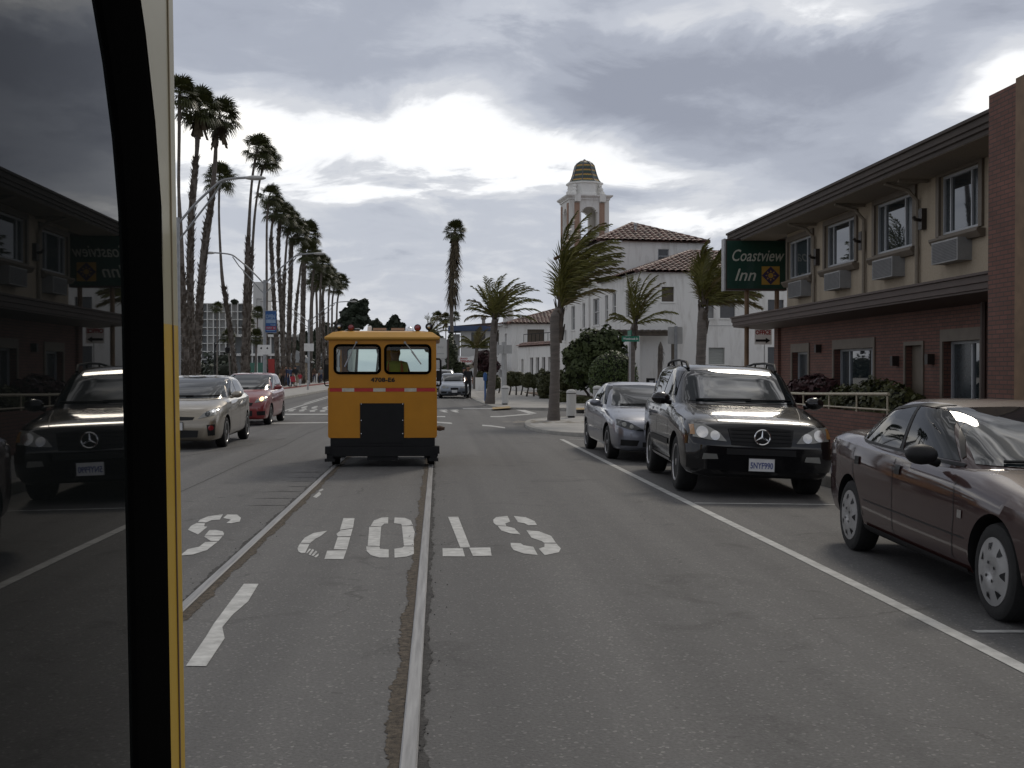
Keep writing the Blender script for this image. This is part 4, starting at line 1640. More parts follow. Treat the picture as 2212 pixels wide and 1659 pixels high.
mb.box(L1 + .05, L1 + .9, -.6, 14, -.3, ZT + .6)
mb.build('end_wall', 'stucco', hot)
p, q = at(545, 800, YH), at(575, 608, YH)
mb = MB()
facade(mb, (p.x - hx, 2, 0), (1, 0, 0), q.x - p.x, -.3, q.z, [(1.0, q.z - 8.5, 2.9, q.z - 5.5)], (0, 1, 0), .5)
mb.box(p.x - hx + .02, q.x - hx - .02, 2.52, 12, -.3, q.z - .01)
mb.build('stair_tower', 'stuccog', hot)
p = at(602, 700, YH)
mb = MB()
mb.box(q.x - hx + .01, p.x - hx, 3, 12, -.3, at(580, 690, YH).z)
mb.build('annex', 'stucco', hot)

pav = thing('beach_pavilion', 'low white banded pavilion with glass front and green awning', 'building', (at(560, 800, 150).x, 150, 0))
bx_ = pav.location.x
xl, xr = at(500, 0, 150).x - bx_, at(640, 0, 150).x - bx_
mb = MB()
mb.box(xl, xr, 2, 8, .0, 6.0)
mb.build('wall', 'hoteldark', pav)
for z in (6.0, 3.5):
    mb = MB()
    mb.box(xl - .4, xr + .4, .6, 8, z, z + .32)
    mb.build('floor_band', 'white', pav)
for k in range(8):
    x = xl + k * (xr - xl) / 7
    mb = MB()
    mb.box(x - .09, x + .09, 1.0, 1.2, 0, 6)
    mb.build('column', 'white', pav)
mb = MB()
mb.box(xl + 2.3, xl + 4.4, -.4, .4, 1.2, 2.6)
M['awning'] = mat('green_awning', (.06, .16, .12), .7, var=.15)
mb.build('awning', 'awning', pav)
mb = MB()
mb.box(xl + 4.6, xl + 5.4, -.2, .4, 1.0, 3.1)
mb.build('red_panel', 'bannerred', pav)

gb = thing('warehouse_building', 'plain grey flat roofed block beyond the far palms', 'building', (at(690, 800, 230).x, 230, 0))
bx_ = gb.location.x
mb = MB()
xl, xr = at(640, 0, 230).x - bx_, at(760, 0, 230).x - bx_
ztop = at(680, 742, 230).z
mb.box(xl, xr, 0, 12, -.1, ztop)
mb.build('wall', 'stuccog', gb)
mb = MB()
mb.box(xl - .3, xr + .3, -.3, 12.3, ztop + .003, ztop + .5)
mb.build('roof', 'signback', gb)
for k in range(5):
    mb = MB()
    x = xl + 1.2 + k * (xr - xl - 2) / 5
    mb.box(x, x + 1.4, -.04, .05, 2.2, 4.6)
    mb.build('window', 'darkpane', gb)

hut = thing('ticket_hut', 'small square hut with a steep dark pyramid roof on the left pavement', 'hut', (at(641, 800, 128).x, 128, .22))
mb = MB()
facade(mb, (-1.2, -1.2, 0), (1, 0, 0), 2.4, 0, 2.2, [(.5, .9, 1.9, 1.9)], (0, 1, 0), .2)
for (a, b, c, d) in ((-1.2, -.99, -1.2, 1.2), (.99, 1.2, -1.2, 1.2)):
    mb.box(a, b, c + .002, d, 0, 2.2)
mb.box(-1, 1, 1.0, 1.2, 0, 2.2)
mb.build('wall', 'tan', hut)
mb = MB()
mb.lathe([(2.5, 2.2), (2.5, 2.3), (.9, 3.2), (.1, 3.6)], 4, a0=math.pi / 4)
mb.build('roof', 'hoteldark', hut)
mb = MB()
mb.box(-.7, .7, -1.02, -.98, .9, 1.9)
mb.build('window', 'darkpane', hut)


# ================================================================ PALMS, TREES, BUSHES
M['fan'] = leafmat('fan_palm_leaf', (.020, .026, .008), (.075, .080, .022), 1.5, .5)
M['fandead'] = leafmat('dead_palm_leaf', (.050, .038, .022), (.11, .085, .05), 1.5, .7)
M['feather'] = leafmat('feather_palm_leaf', (.036, .044, .011), (.21, .195, .05), 1.1, .45)
M['featherdry'] = leafmat('dry_palm_leaf', (.07, .06, .02), (.17, .13, .05), 1.6, .5)
M['trunk'] = mat('palm_trunk', (.115, .098, .084), .9, var=.35, scale=3, bump=.5, stretch=(1, 1, 4))
M['trunksmooth'] = mat('smooth_palm_trunk', (.135, .118, .105), .9, var=.25, scale=3, bump=.3, stretch=(1, 1, 5))
M['boots'] = mat('palm_leaf_bases', (.075, .060, .047), .95, var=.45, scale=7, bump=.3)
M['bark'] = mat('tree_bark', (.06, .05, .04), .9, var=.4, scale=4, bump=.4)
M['bushdark'] = leafmat('dark_bush_leaf', (.014, .024, .007), (.075, .095, .028), 1.4, .65)
M['topiary'] = leafmat('clipped_bush_leaf', (.022, .040, .009), (.075, .105, .022), .9, .5)
M['hedge'] = leafmat('hedge_leaf', (.026, .032, .010), (.085, .085, .028), 1.2, .5)
M['redbush'] = leafmat('dark_red_leaf', (.025, .010, .012), (.075, .030, .030), 2, .5)
M['pine'] = leafmat('pine_leaf', (.014, .022, .014), (.040, .052, .030), .4, .6)
M['ivy'] = leafmat('ivy_leaf', (.018, .026, .010), (.055, .065, .022), 1.6, .5)
M['core'] = mat('foliage_dark_core', (.014, .017, .009), .95, var=.3)  # dark solid core added inside foliage so nothing shows through


def fan_mesh(seed, n=40, Rr=1.0, wind=.22):
    """crown of a fan palm: petioles ending in pleated half-round blades"""
    rnd = random.Random(seed)
    q = MB()
    for i in range(n):
        t = i / n
        elv = R(84 - 128 * t ** .85 + rnd.uniform(-10, 10))
        az = i * 2.39996 + rnd.uniform(-.3, .3)
        d = Vector((math.cos(az) * math.cos(elv), math.sin(az) * math.cos(elv), math.sin(elv)))
        d = (d + Vector((wind, 0, 0.02))).normalized()
        pl_ = Rr * rnd.uniform(.40, .60)
        c = d * pl_ + Vector((0, 0, -.05 * t))
        s = d.cross(Vector((0, 0, 1)))
        if s.length < .1:
            s = d.cross(Vector((1, 0, 0)))
        s.normalize()
        up = s.cross(d).normalized()
        q.add([Vector((0, 0, 0)) - s * .018, s * .018, c + s * .012, c - s * .012], [(0, 1, 2, 3)])
        nb = 15
        bl = Rr * rnd.uniform(.42, .58)
        tips = []
        for k in range(nb):
            a = R(-105 + 210 * k / (nb - 1))
            u = d * math.cos(a) + s * math.sin(a)
            droop = -.10 - .25 * t - .12 * abs(math.sin(a))
            tip = c + u * bl * (1 - .12 * abs(k - 7) / 7) + Vector((wind * .15, 0, droop * bl))
            mid = c + u * bl * .55 + up * bl * .05
            w = (u.cross(up)).normalized() * bl * .062
            pl2 = up * bl * (.025 if k % 2 else -.025)
            q.add([c - w * .5, c + w * .5, mid + w + pl2, tip, mid - w + pl2], [(0, 1, 2, 4), (4, 2, 3)])
    me_o = q.build('crown', 'fan')
    me = me_o.data
    bpy.data.objects.remove(me_o)
    return me


FANS = [fan_mesh(s, n, 1.0, w) for s, n, w in ((3, 46, .20), (8, 40, .30), (14, 52, .15), (23, 36, .26))]


def palm_trunk(pts, rads, shag, seed, parent):
    """tapered trunk through pts; shag = list of (t0,t1) covered in old leaf bases"""
    rnd = random.Random(seed)
    cv = smooth_curve(pts, 8)
    n = len(cv)
    rr = []
    for i in range(n):
        t = i / (n - 1)
        f = t * (len(rads) - 1)
        k = min(int(f), len(rads) - 2)
        rr.append((rads[k] + (rads[k + 1] - rads[k]) * (f - k)) * rnd.uniform(.95, 1.05))
    q = MB()
    q.tube(cv, rr, 10)
    o = q.build('trunk', 'trunk' if shag else 'trunksmooth', parent, smooth=60)
    if shag:
        b = MB()
        for (t0, t1) in shag:
            L = sum((cv[i + 1] - cv[i]).length for i in range(n - 1)) * (t1 - t0)
            cnt = int(L * 46)
            for _ in range(cnt):
                t = rnd.uniform(t0, t1) * (n - 1)
                k = min(int(t), n - 2)
                p = cv[k].lerp(cv[k + 1], t - k)
                r = rr[k] * .96
                a = rnd.uniform(0, 2 * math.pi)
                d = Vector((math.cos(a), math.sin(a), 0))
                s = Vector((-d.y, d.x, 0)) * rnd.uniform(.04, .075)
                h = rnd.uniform(.14, .34)
                out = rnd.uniform(.04, .17)
                b.add([p + d * r - s, p + d * r + s, p + d * (r + out) + s * .35 + Vector((0, 0, h)), p + d * (r + out) - s * .35 + Vector((0, 0, h))], [(0, 1, 2, 3)])
        b.build('leaf_bases', 'boots', o)
    return o


PALM_GROUP = 'tall fan palms along the left pavement'


def fan_palm(label, Y, path, wpx, crown, cr_px, shag, seed, group=PALM_GROUP, base_z=.2, skirt=0, wind=0, squash=1.0):
    """path: image points of the trunk from base to crown surveyed at distance Y; wpx trunk widths along it"""
    pts = [at(px, py, Y) for px, py in path]
    g = pts[0].copy()
    d = (pts[0] - pts[1])
    d = d / max(.01, abs(d.z))
    foot = pts[0] + d * (pts[0].z - base_z)
    t = thing('fan_palm', label, 'palm tree', foot, 0, group)
    cc = at(crown[0], crown[1], Y)
    P = [foot] + (pts if pts[0].z > base_z + .4 else pts[1:]) + [cc]
    P = [p - foot for p in P]
    rads = [.66 * w / 2 * Y / 2450.0 for w in wpx]
    palm_trunk(P, rads, shag, seed, t)
    me = FANS[seed % len(FANS)]
    c = bpy.data.objects.new('crown', me)
    COL.objects.link(c)
    c.parent = t
    c.location = P[-1]
    r = (1.17 if Y < 90 else 1.32) * cr_px * Y / 2450.0
    c.scale = (r, r, r * squash)
    c.rotation_euler = (R(random.Random(seed).uniform(-6, 6)), R(4), random.Random(seed).uniform(-.5, .5))
    if skirt:
        rnd = random.Random(seed + 99)
        q = MB()
        for i in range(int(skirt * 60)):
            a = rnd.uniform(0, 6.28)
            z0 = -rnd.uniform(.0, skirt) * r * 2.2
            d_ = Vector((math.cos(a), math.sin(a), 0))
            s = Vector((-d_.y, d_.x, 0)) * .08 * r
            p = P[-1] + Vector((0, 0, z0))
            q.add([p + d_ * .12 * r - s, p + d_ * .12 * r + s, p + d_ * rnd.uniform(.25, .42) * r + Vector((0, 0, -.55 * r)) + s * 1.5, p + d_ * rnd.uniform(.25, .42) * r + Vector((0, 0, -.6 * r)) - s], [(0, 1, 2, 3)])
        q.build('dead_skirt', 'fandead', t)
    return t


fp = fan_palm
fp('leftmost tall fan palm, its crown cut off by the yellow car body', 62, [(402, 800), (398, 690), (393, 590), (389, 480), (386, 400), (387, 300)], [24, 22, 21, 18, 10, 10, 12], (388, 205), 44, [(0, .44)], 1)
fp('tall upright fan palm with a bulge under its crown, second from the car body', 64, [(414, 800), (412, 690), (411, 590), (413, 480), (420, 380), (425, 330), (427, 290)], [25, 24, 23, 22, 21, 12, 16, 13], (430, 236), 48, [(0, .72), (.84, .95)], 2, skirt=.3)
fp('tall leaning fan palm with thick shaggy trunk and drooping dead fronds', 66, [(424, 800), (428, 720), (434, 620), (444, 520), (456, 440), (464, 360), (467, 310)], [28, 26, 24, 23, 22, 15, 11, 13], (474, 252), 46, [(0, .66), (.85, .96)], 3, skirt=.35)
fp('slender fan palm with a small crown and S shaped trunk behind the street lamp arm', 79, [(507, 800), (498, 720), (487, 645), (480, 600), (475, 520), (473, 455)], [16, 15, 14, 13, 8, 7, 7], (474, 388), 36, [(0, .5)], 4)
fp('twin tall fan palm, the upright one with a shaggy lower trunk', 82, [(527, 800), (530, 700), (533, 600), (537, 508), (541, 430), (547, 370)], [22, 20, 18, 16, 9, 8, 8], (556, 322), 36, [(0, .56)], 5)
fp('twin tall fan palm, the slimmer one curving right beside its upright neighbour', 84, [(535, 800), (538, 680), (543, 580), (549, 480), (556, 420), (564, 378)], [14, 14, 13, 9, 7, 7, 7], (577, 346), 32, [(0, .5)], 6)
fp('thin smooth trunked fan palm standing behind the double arm street lamp', 94, [(575, 800), (576, 650), (576, 540), (577, 470)], [11, 9, 8, 7, 7], (582, 424), 26, [(0, .3)], 7)
fp('fan palm with a narrow neck above its shaggy trunk, right of the street lamp', 98, [(600, 800), (594, 690), (589, 590), (586, 525), (588, 485)], [17, 15, 13, 12, 8, 10], (596, 456), 28, [(0, .7), (.85, .98)], 8)
fp('fan palm with a knotted, bulging trunk near the blue banner', 102, [(613, 800), (608, 680), (603, 590), (601, 540), (604, 490)], [16, 15, 13, 10, 12, 11], (613, 466), 27, [(0, .97)], 9)
fp('fan palm with thin upper trunk over a broken shaggy stub', 104, [(612, 790), (611, 690), (614, 605), (618, 540), (621, 510)], [15, 14, 14, 8, 6, 6], (630, 484), 26, [(0, .55)], 10)
fp('fan palm with thick straight trunk midway along the row', 106, [(622, 800), (625, 690), (628, 590), (630, 530)], [17, 16, 15, 14, 12], (641, 506), 27, [(0, .9)], 11)
fp('leaning fan palm crossing the trunk of its thicker neighbour', 114, [(634, 780), (640, 665), (647, 600), (651, 570)], [12, 11, 9, 6, 6], (666, 548), 25, [(0, .5)], 12)
fp('stout fan palm with a heavy crown at the front of the far group', 117, [(653, 810), (654, 690), (656, 590), (657, 545)], [19, 18, 16, 14, 12], (662, 506), 30, [(0, .95)], 13)
fp('fan palm of the far group with full round crown, left half', 128, [(672, 800), (674, 700), (676, 640)], [9, 8, 7, 7], (690, 598), 24, [(0, .3)], 14)
fp('fan palm of the far group with two thin shadows of trunk below its crown', 134, [(686, 800), (685, 720), (684, 650)], [10, 9, 8, 7], (682, 610), 22, [(0, .4)], 15)
fp('fan palm of the far group just left of the railcar roof lamp', 138, [(701, 800), (698, 700), (697, 640)], [13, 12, 10, 9], (706, 598), 22, [(0, .7)], 16)
fp('fan palm near the end of the row, crown touching its neighbours', 150, [(716, 780), (717, 700), (718, 650)], [8, 7, 6, 6], (722, 622), 19, [(0, .5)], 17)
fp('last visible fan palm of the row, highest of the far crowns on the right', 162, [(724, 780), (727, 700), (729, 650)], [8, 7, 6, 6], (737, 610), 17, [(0, .5)], 18)
fp('fan palm of the far group hidden to its waist behind the stout one', 122, [(668, 800), (670, 700), (674, 620)], [9, 8, 8, 7], (680, 566), 24, [(0, .4)], 28)
fp('fan palm of the far group with crown directly above the third street lamp arm', 126, [(690, 800), (691, 700), (692, 630)], [9, 8, 7, 7], (696, 572), 21, [(0, .4)], 29)
fp('slim fan palm filling the gap before the last crowns of the row', 144, [(708, 800), (709, 700), (710, 650)], [8, 7, 6, 6], (714, 598), 19, [(0, .4)], 30)
G2 = 'small distant fan palms'
fp('low distant fan palm in front of the hotel balconies', 190, [(469, 770), (469, 700)], [5, 4, 4], (468, 664), 13, [], 19, G2)
fp('low distant fan palm with drooping crown left of the blue banner', 175, [(555, 770), (556, 710)], [5, 4, 4], (556, 676), 14, [], 20, G2)
fp('short bushy fan palm beneath the blue banner', 140, [(552, 790), (553, 760)], [7, 6, 6], (552, 730), 17, [], 21, G2, squash=1.2)
fp('short distant fan palm at the foot of the leaning palms', 150, [(496, 790), (494, 760)], [6, 5, 5], (492, 728), 16, [], 22, G2)
fp('distant small fan palm beside the white hotel end wall', 185, [(536, 770), (537, 730)], [5, 4, 4], (539, 700), 13, [], 23, G2)
# tall skirted palm on the right pavement
fp('very tall lone fan palm with a long skirt of dead fronds beyond the railcar', 112, [(975, 810), (976, 720), (975, 650), (976, 600), (979, 560), (983, 525)], [14, 13, 12, 17, 20, 20, 9], (982, 500), 23, [], 24, None, WALK, skirt=.9)
G3 = 'distant palms over the roofs'
fp('distant fan palm with round crown left of the tall lone palm', 230, [(943, 780), (944, 720)], [3.5, 3, 3], (944, 684), 12, [], 25, G3, WALK)
fp('distant fan palm with a beard of dead fronds beside the tall lone palm', 225, [(963, 790), (963, 720)], [3.5, 3, 3], (962, 688), 12, [], 26, G3, WALK, skirt=.5)
fp('distant fan palm half hidden behind the tall lone palm trunk', 228, [(984, 790), (984, 720)], [3.5, 3, 3], (982, 684), 12, [], 27, G3, WALK)

# skirt of the lone palm: long fringe hanging off the trunk
sk = MB()
rnd = random.Random(77)
Yk = 112.0
for i in range(520):
    t = rnd.random()
    py = 520 + 130 * t
    px = 983 - 6 * t
    p = at(px, py, Yk)
    wid = (10 + 6 * math.sin(t * 3.0)) * Yk / 2450
    a = rnd.uniform(0, 6.28)
    d = Vector((math.cos(a), math.sin(a), 0))
    s = Vector((-d.y, d.x, 0)) * .05
    L = rnd.uniform(.5, 1.1) * (1.0 if t < .75 else 1.5)
    q1 = p + d * wid * rnd.uniform(.9, 1.6) - Vector((0, 0, L))
    sk.add([p + d * wid * .6 - s, p + d * wid * .6 + s, q1 + s * .3, q1 - s * .3], [(0, 1, 2, 3)])
lone = [o for o in bpy.data.objects if o.name.startswith('fan_palm') and 'very tall lone' in o.get('label', '')][0]
for v in range(len(sk.v)):
    sk.v[v] = sk.v[v] - lone.location
sk.build('hanging_fringe', 'fandead', lone)


def feather_palm(label, Y, path, wpx, top, fronds, seed, base=WALK, leaf=.55, wind=(1, 0, 0), group='windblown feather palms on the right', dry=.15, boots=True, reps=2):
    """fronds: list of (lean_az, elevation, length, wind bend) from the crown point"""
    rnd = random.Random(seed)
    pts = [at(px, py, Y) for px, py in path]
    foot = Vector((pts[0].x, Y, base))
    t = thing('feather_palm', label, 'palm tree', foot, 0, group)
    P = [Vector((0, 0, 0))] + [p - foot for p in pts[1:]]
    rads = [w / 2 * Y / 2450.0 for w in wpx]
    tk = MB()
    cv = smooth_curve(P, 10)
    rr = []
    for i in range(len(cv)):
        f = i / (len(cv) - 1) * (len(rads) - 1)
        k = min(int(f), len(rads) - 2)
        rr.append((rads[k] + (rads[k + 1] - rads[k]) * (f - k)) * rnd.uniform(.965, 1.035))
    tk.tube(cv, rr, 14)
    # ring scars
    for i in range(2, len(cv) - 2):
        tk.tube([cv[i] - Vector((0, 0, .012)), cv[i] + Vector((0, 0, .012))], [rr[i] * 1.035, rr[i] * 1.02], 14)
    tko = tk.build('trunk', 'trunksmooth', t, smooth=60)
    C = at(top[0], top[1], Y) - foot
    if boots:
        b = MB()
        for i in range(26):
            a = rnd.uniform(0, 6.28)
            d = Vector((math.cos(a), math.sin(a), 0))
            z = rnd.uniform(-1.15, .1)
            p = C + Vector((0, 0, z)) + d * rads[-1] * .8
            s = Vector((-d.y, d.x, 0)) * rnd.uniform(.05, .10)
            h = rnd.uniform(.35, .6)
            q = p + d * rnd.uniform(.05, .16) + Vector((0, 0, h))
            b.add([p - s, p + s, q + s * .3, q - s * .3, p + d * .03], [(0, 1, 2, 3)])
        b.build('leaf_bases', 'boots', tko)
    W = Vector(wind)
    g = MB()
    for fi, (az, elv, L, wb) in enumerate(fronds):
        az, elv = R(az), R(elv)
        d = Vector((math.sin(az) * math.cos(elv), -math.cos(az) * math.cos(elv) * .8, math.sin(elv))).normalized()
        n = 16
        p = C.copy()
        rach = [p.copy()]
        for k in range(n):
            f = k / n
            d = (d + W * wb * (.02 + .20 * f) + Vector((0, 0, -.015 - .14 * f * f * (1.2 - .5 * wb)))).normalized()
            p = p + d * L / n
            rach.append(p.copy())
        mi = 1 if rnd.random() < dry else 0
        g.tube(rach, [.028 * (1 - .85 * k / n) + .004 for k in range(n + 1)], 4, mi, cap=False)
        m_ = 34
        for k in range(3, m_):
            f = k / m_ * n
            i = min(int(f), n - 1)
            q = rach[i].lerp(rach[i + 1], f - i)
            tg = (rach[i + 1] - rach[i]).normalized()
            sd_ = tg.cross(Vector((0, 0, 1)))
            if sd_.length < .08:
                sd_ = tg.cross(Vector((0, 1, 0)))
            sd_.normalize()
            env = math.sin(math.pi * (.18 + .80 * k / m_)) ** .7
            for sg in (-1, 1):
                for rep in range(reps):
                    ll = leaf * env * rnd.uniform(.75, 1.15)
                    ld = (tg * .75 + sd_ * sg * rnd.uniform(.45, .9) + W * wb * .55 + Vector((0, 0, rnd.uniform(-.35, .25)))).normalized()
                    wv = ld.cross(Vector((rnd.uniform(-.4, .4), 1, rnd.uniform(-.5, .5))))
                    if wv.length < .05:
                        continue
                    wv = wv.normalized() * .017
                    mid = q + ld * ll * .5
                    tip = q + (ld + W * wb * .25 + Vector((0, 0, -.22))).normalized() * ll
                    g.add([q - wv * .6, q + wv * .6, mid + wv, tip, mid - wv], [(0, 1, 2, 4), (4, 2, 3)], 1 if rnd.random() < .04 else mi)
    g.build('crown', ['feather', 'featherdry'], t)
    return t


rnd = random.Random(4)
# the big one on the kerb bulge, crown streaming right
fr = [(20, 86, 3.3, .30), (-30, 84, 3.0, .22), (60, 82, 3.2, .42), (90, 76, 3.1, .62), (100, 70, 2.9, .8), (60, 72, 3.0, .7), (130, 78, 3.0, .6), (180, 82, 3.1, .42),
      (240, 86, 2.5, .8), (300, 87, 2.7, .6), (270, 84, 2.0, 1.1), (80, 62, 2.6, .9), (110, 56, 2.4, 1.0), (45, 64, 2.7, .9), (10, 78, 3.1, .55), (150, 66, 2.6, .9), (-60, 88, 2.8, .3), (120, 74, 2.6, .8), (85, 84, 3.3, .42), (75, 70, 2.9, .7),
      (0, 88, 3.2, .18), (30, 80, 2.5, .6), (90, 80, 3.0, .85), (70, 76, 2.6, 1.1), (120, 72, 2.6, 1.1), (30, 80, 2.4, .9), (100, 66, 2.4, 1.1), (80, 44, 1.9, .9), (60, 84, 3.4, .55), (110, 80, 3.2, .75)]
feather_palm('large windswept feather palm on the kerb corner, crown streaming in front of the bell tower', 35.5, [(1196, 912), (1197, 870), (1199, 800), (1199, 740), (1200, 690), (1205, 675), (1208, 664)],
             [30, 24, 21, 20.5, 22, 24, 19, 13], (1209, 668), fr, 31, leaf=.66, reps=1, dry=.22)
fr = [(a, e, L, w) for a, e, L, w in [(270, 60, 1.9, .12), (300, 35, 1.7, .1), (250, 30, 1.6, .1), (0, 80, 2.2, .25), (60, 70, 2.3, .4), (90, 55, 2.6, .45), (100, 40, 2.5, .45), (80, 25, 2.3, .4), (180, 60, 2.1, .4), (140, 45, 2.3, .5),
      (215, 55, 1.9, .2), (330, 62, 2.1, .25), (30, 52, 2.2, .4), (120, 70, 2.3, .5), (275, 12, 1.5, .05), (95, 68, 2.4, .6), (200, 75, 2.2, .3), (290, 72, 2.0, .2), (70, 42, 2.4, .5)]]
feather_palm('mid sized feather palm with bushy crown blown right, at the far street corner', 53.0, [(1058, 873), (1060, 850), (1064, 800), (1066, 740), (1068, 700), (1069, 690)],
             [24, 19, 16.5, 16, 15, 12], (1069, 686), fr + [(15, 66, 2.0, .3), (165, 58, 2.0, .35), (345, 50, 1.8, .2), (240, 64, 1.8, .15), (105, 62, 2.5, .55), (50, 78, 2.3, .4), (88, 12, 2.0, .3), (280, 45, 1.6, .08)], 32, leaf=.50, reps=1)
fr = [(0, 88, 2.4, .12), (270, 82, 2.3, .05), (90, 80, 2.5, .22), (60, 84, 2.4, .18), (180, 80, 2.2, .15), (300, 84, 2.2, .06), (100, 66, 2.5, .35), (85, 60, 2.3, .30), (88, 34, 2.1, .30), (95, 20, 1.9, .25), (272, 28, 1.3, -.02), (262, 40, 1.2, .0), (120, 74, 2.2, .3), (40, 76, 2.3, .2), (220, 82, 2.1, .1), (75, 72, 2.4, .25)]
feather_palm('feather palm with a tall brush of upright fronds against the white wall', 49.0, [(1363, 880), (1364, 800), (1366, 745), (1368, 715), (1370, 700)], [15, 14.5, 14, 13, 11], (1370, 702), fr, 33, leaf=.50, reps=1)
fr = [(30, 80, 2.6, .3), (90, 74, 2.6, .5), (100, 60, 2.5, .7), (60, 66, 2.6, .6), (-40, 78, 2.3, .3), (150, 70, 2.4, .6), (200, 72, 2.3, .6), (300, 76, 2.3, .4), (85, 40, 2.3, .8), (110, 46, 2.3, .9), (75, 26, 2.1, .6), (250, 70, 2.0, .6), (20, 60, 2.4, .7), (95, 84, 2.8, .5), (60, 50, 2.2, .8), (90, 30, 2.3, .7), (130, 55, 2.3, .8)]
feather_palm('feather palm with dense dark crown tucked behind the green motel sign', 42.5, [(1512, 890), (1513, 800), (1515, 745), (1517, 700), (1518, 665)], [22, 21.5, 21, 22, 18], (1519, 662), fr + [(95, 60, 3.0, .6), (70, 50, 2.8, .7), (110, 30, 2.6, .6), (80, 72, 3.0, .6), (100, 15, 2.4, .5), (45, 82, 2.9, .3), (270, 85, 2.6, .2), (300, 80, 2.5, .25)], 34, leaf=.7)
fr = [(0, 70, 1.5, .15), (90, 50, 1.5, .2), (270, 50, 1.3, .05), (180, 60, 1.4, .1), (60, 35, 1.4, .2), (300, 35, 1.3, 0), (130, 45, 1.4, .2), (230, 40, 1.3, .05), (90, 75, 1.5, .2), (270, 20, 1.2, 0), (80, 15, 1.3, .1)]
feather_palm('small feather palm in front of the blue fascia shop', 96.0, [(1026, 842), (1027, 800), (1029, 765), (1030, 752)], [9, 8, 7, 7], (1030, 752), [(a, e, L * 1.35, w) for a, e, L, w in fr], 35, leaf=.6, boots=False)
fr2 = [(80, 60, 2.2, .5), (95, 40, 2.3, .6), (60, 75, 2.4, .4), (110, 55, 2.2, .6), (270, 75, 1.9, .3), (0, 80, 2.2, .3), (180, 70, 2.0, .4), (85, 25, 2.2, .5)]
feather_palm('distant windblown palm just above the railcar roof lamp on the right', 150, [(928, 800), (928, 740), (929, 722)], [6, 5, 5], (929, 722), [(a, e, L * 1.5, w) for a, e, L, w in fr2], 36, leaf=.8, boots=False)


# ---- leafy masses --------------------------------------------
def leaf_cloud(lobes, n, size, seed, rough=.18):
    """many small leaf faces through the outer volume of several lobes (centre, radii)"""
    rnd = random.Random(seed)
    q = MB()
    tot = sum(l[1][0] * l[1][2] for l in lobes)
    for c, r in lobes:
        k = int(n * r[0] * r[2] / tot)
        c = Vector(c)
        ph = [rnd.uniform(0, 6.28) for _ in range(6)]
        for _ in range(k):
            u, v = rnd.uniform(-1, 1), rnd.uniform(0, 6.283)
            s = math.sqrt(1 - u * u)
            d = Vector((s * math.cos(v), s * math.sin(v), u))
            bump = 1 + rough * (math.sin(4 * d.x + ph[0]) * math.sin(5 * d.z + ph[1]) + .6 * math.sin(9 * d.y + ph[2]) * math.sin(8 * d.z + ph[3] + 3 * d.x))
            rad = bump * (1 - .30 * rnd.random() ** 2.2)
            p = c + Vector((d.x * r[0], d.y * r[1], d.z * r[2])) * rad
            nrm = (d + Vector((rnd.uniform(-.9, .9), rnd.uniform(-.9, .9), rnd.uniform(-.4, 1.0)))).normalized()
            a = nrm.cross(Vector((rnd.uniform(-1, 1), rnd.uniform(-1, 1), rnd.uniform(-1, 1))))
            if a.length < .05:
                continue
            a.normalize()
            b = nrm.cross(a)
            L = size * rnd.uniform(.6, 1.4)
            w = L * rnd.uniform(.3, .5)
            q.add([p - a * L * .5, p + b * w, p + a * L * .5, p - b * w], [(0, 1, 2, 3)])
    return q


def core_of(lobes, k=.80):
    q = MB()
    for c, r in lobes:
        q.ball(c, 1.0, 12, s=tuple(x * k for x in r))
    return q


def bush(name, label, cat, loc, lobes, n, size, material, seed, group=None, stems=None, rough=.18, core=.78):
    t = thing(name, label, cat, loc, 0, group)
    leaf_cloud(lobes, n, size, seed, rough).build('foliage', material, t)
    core_of(lobes, core).build('dark_core', 'core', t, smooth=180)  # dark ellipsoids added to fill the gaps between the leaves
    if stems:
        s = MB()
        for a, b, r in stems:
            s.tube([a, Vector(a).lerp(Vector(b), .5) + Vector((.05, 0, 0)), b], [r, r * .8, r * .6], 7)
        s.build('stem', 'bark', t)
    return t


def pxlobe(o, Y, l):
    """image ellipse (cx, cy, rx, ry) at distance Y to a lobe relative to o"""
    p = at(l[0], l[1], Y)
    k = Y / 2450.0
    return (p - Vector(o), (l[2] * k, max(l[2], l[3]) * k * .8, l[3] * k))


Yb = 56.0
o = Vector((at(1270, 800, Yb).x, Yb, WALK))
bush('leafy_bush', 'large dark glossy bush leaning against the white building', 'bush', o,
     [pxlobe(o, Yb, l) for l in [(1255, 790, 40, 48), (1285, 745, 38, 34), (1312, 740, 34, 30), (1240, 770, 24, 34), (1300, 790, 50, 45), (1330, 765, 22, 26)]], 7500, .20, 'bushdark', 41,
     stems=[((.6, 0, 0), (.2, 0, .7), .10), ((.9, .3, 0), (1.2, 0, .8), .09), ((.2, .1, 0), (-.3, 0, .8), .08)], rough=.22)
Yb = 51.5
o = Vector((at(1320, 800, Yb).x, Yb, WALK))
bush('clipped_bush', 'rounded clipped green bush behind the silver sedan', 'bush', o,
     [pxlobe(o, Yb, l) for l in [(1322, 808, 50, 50), (1345, 815, 34, 46), (1300, 820, 30, 42)]], 9000, .10, 'topiary', 42, stems=[((.1, 0, 0), (0, 0, .5), .10), ((-.3, 0, 0), (-.4, 0, .5), .08)], rough=.04, core=.9)
GH = 'clipped hedge shrubs along the white building'
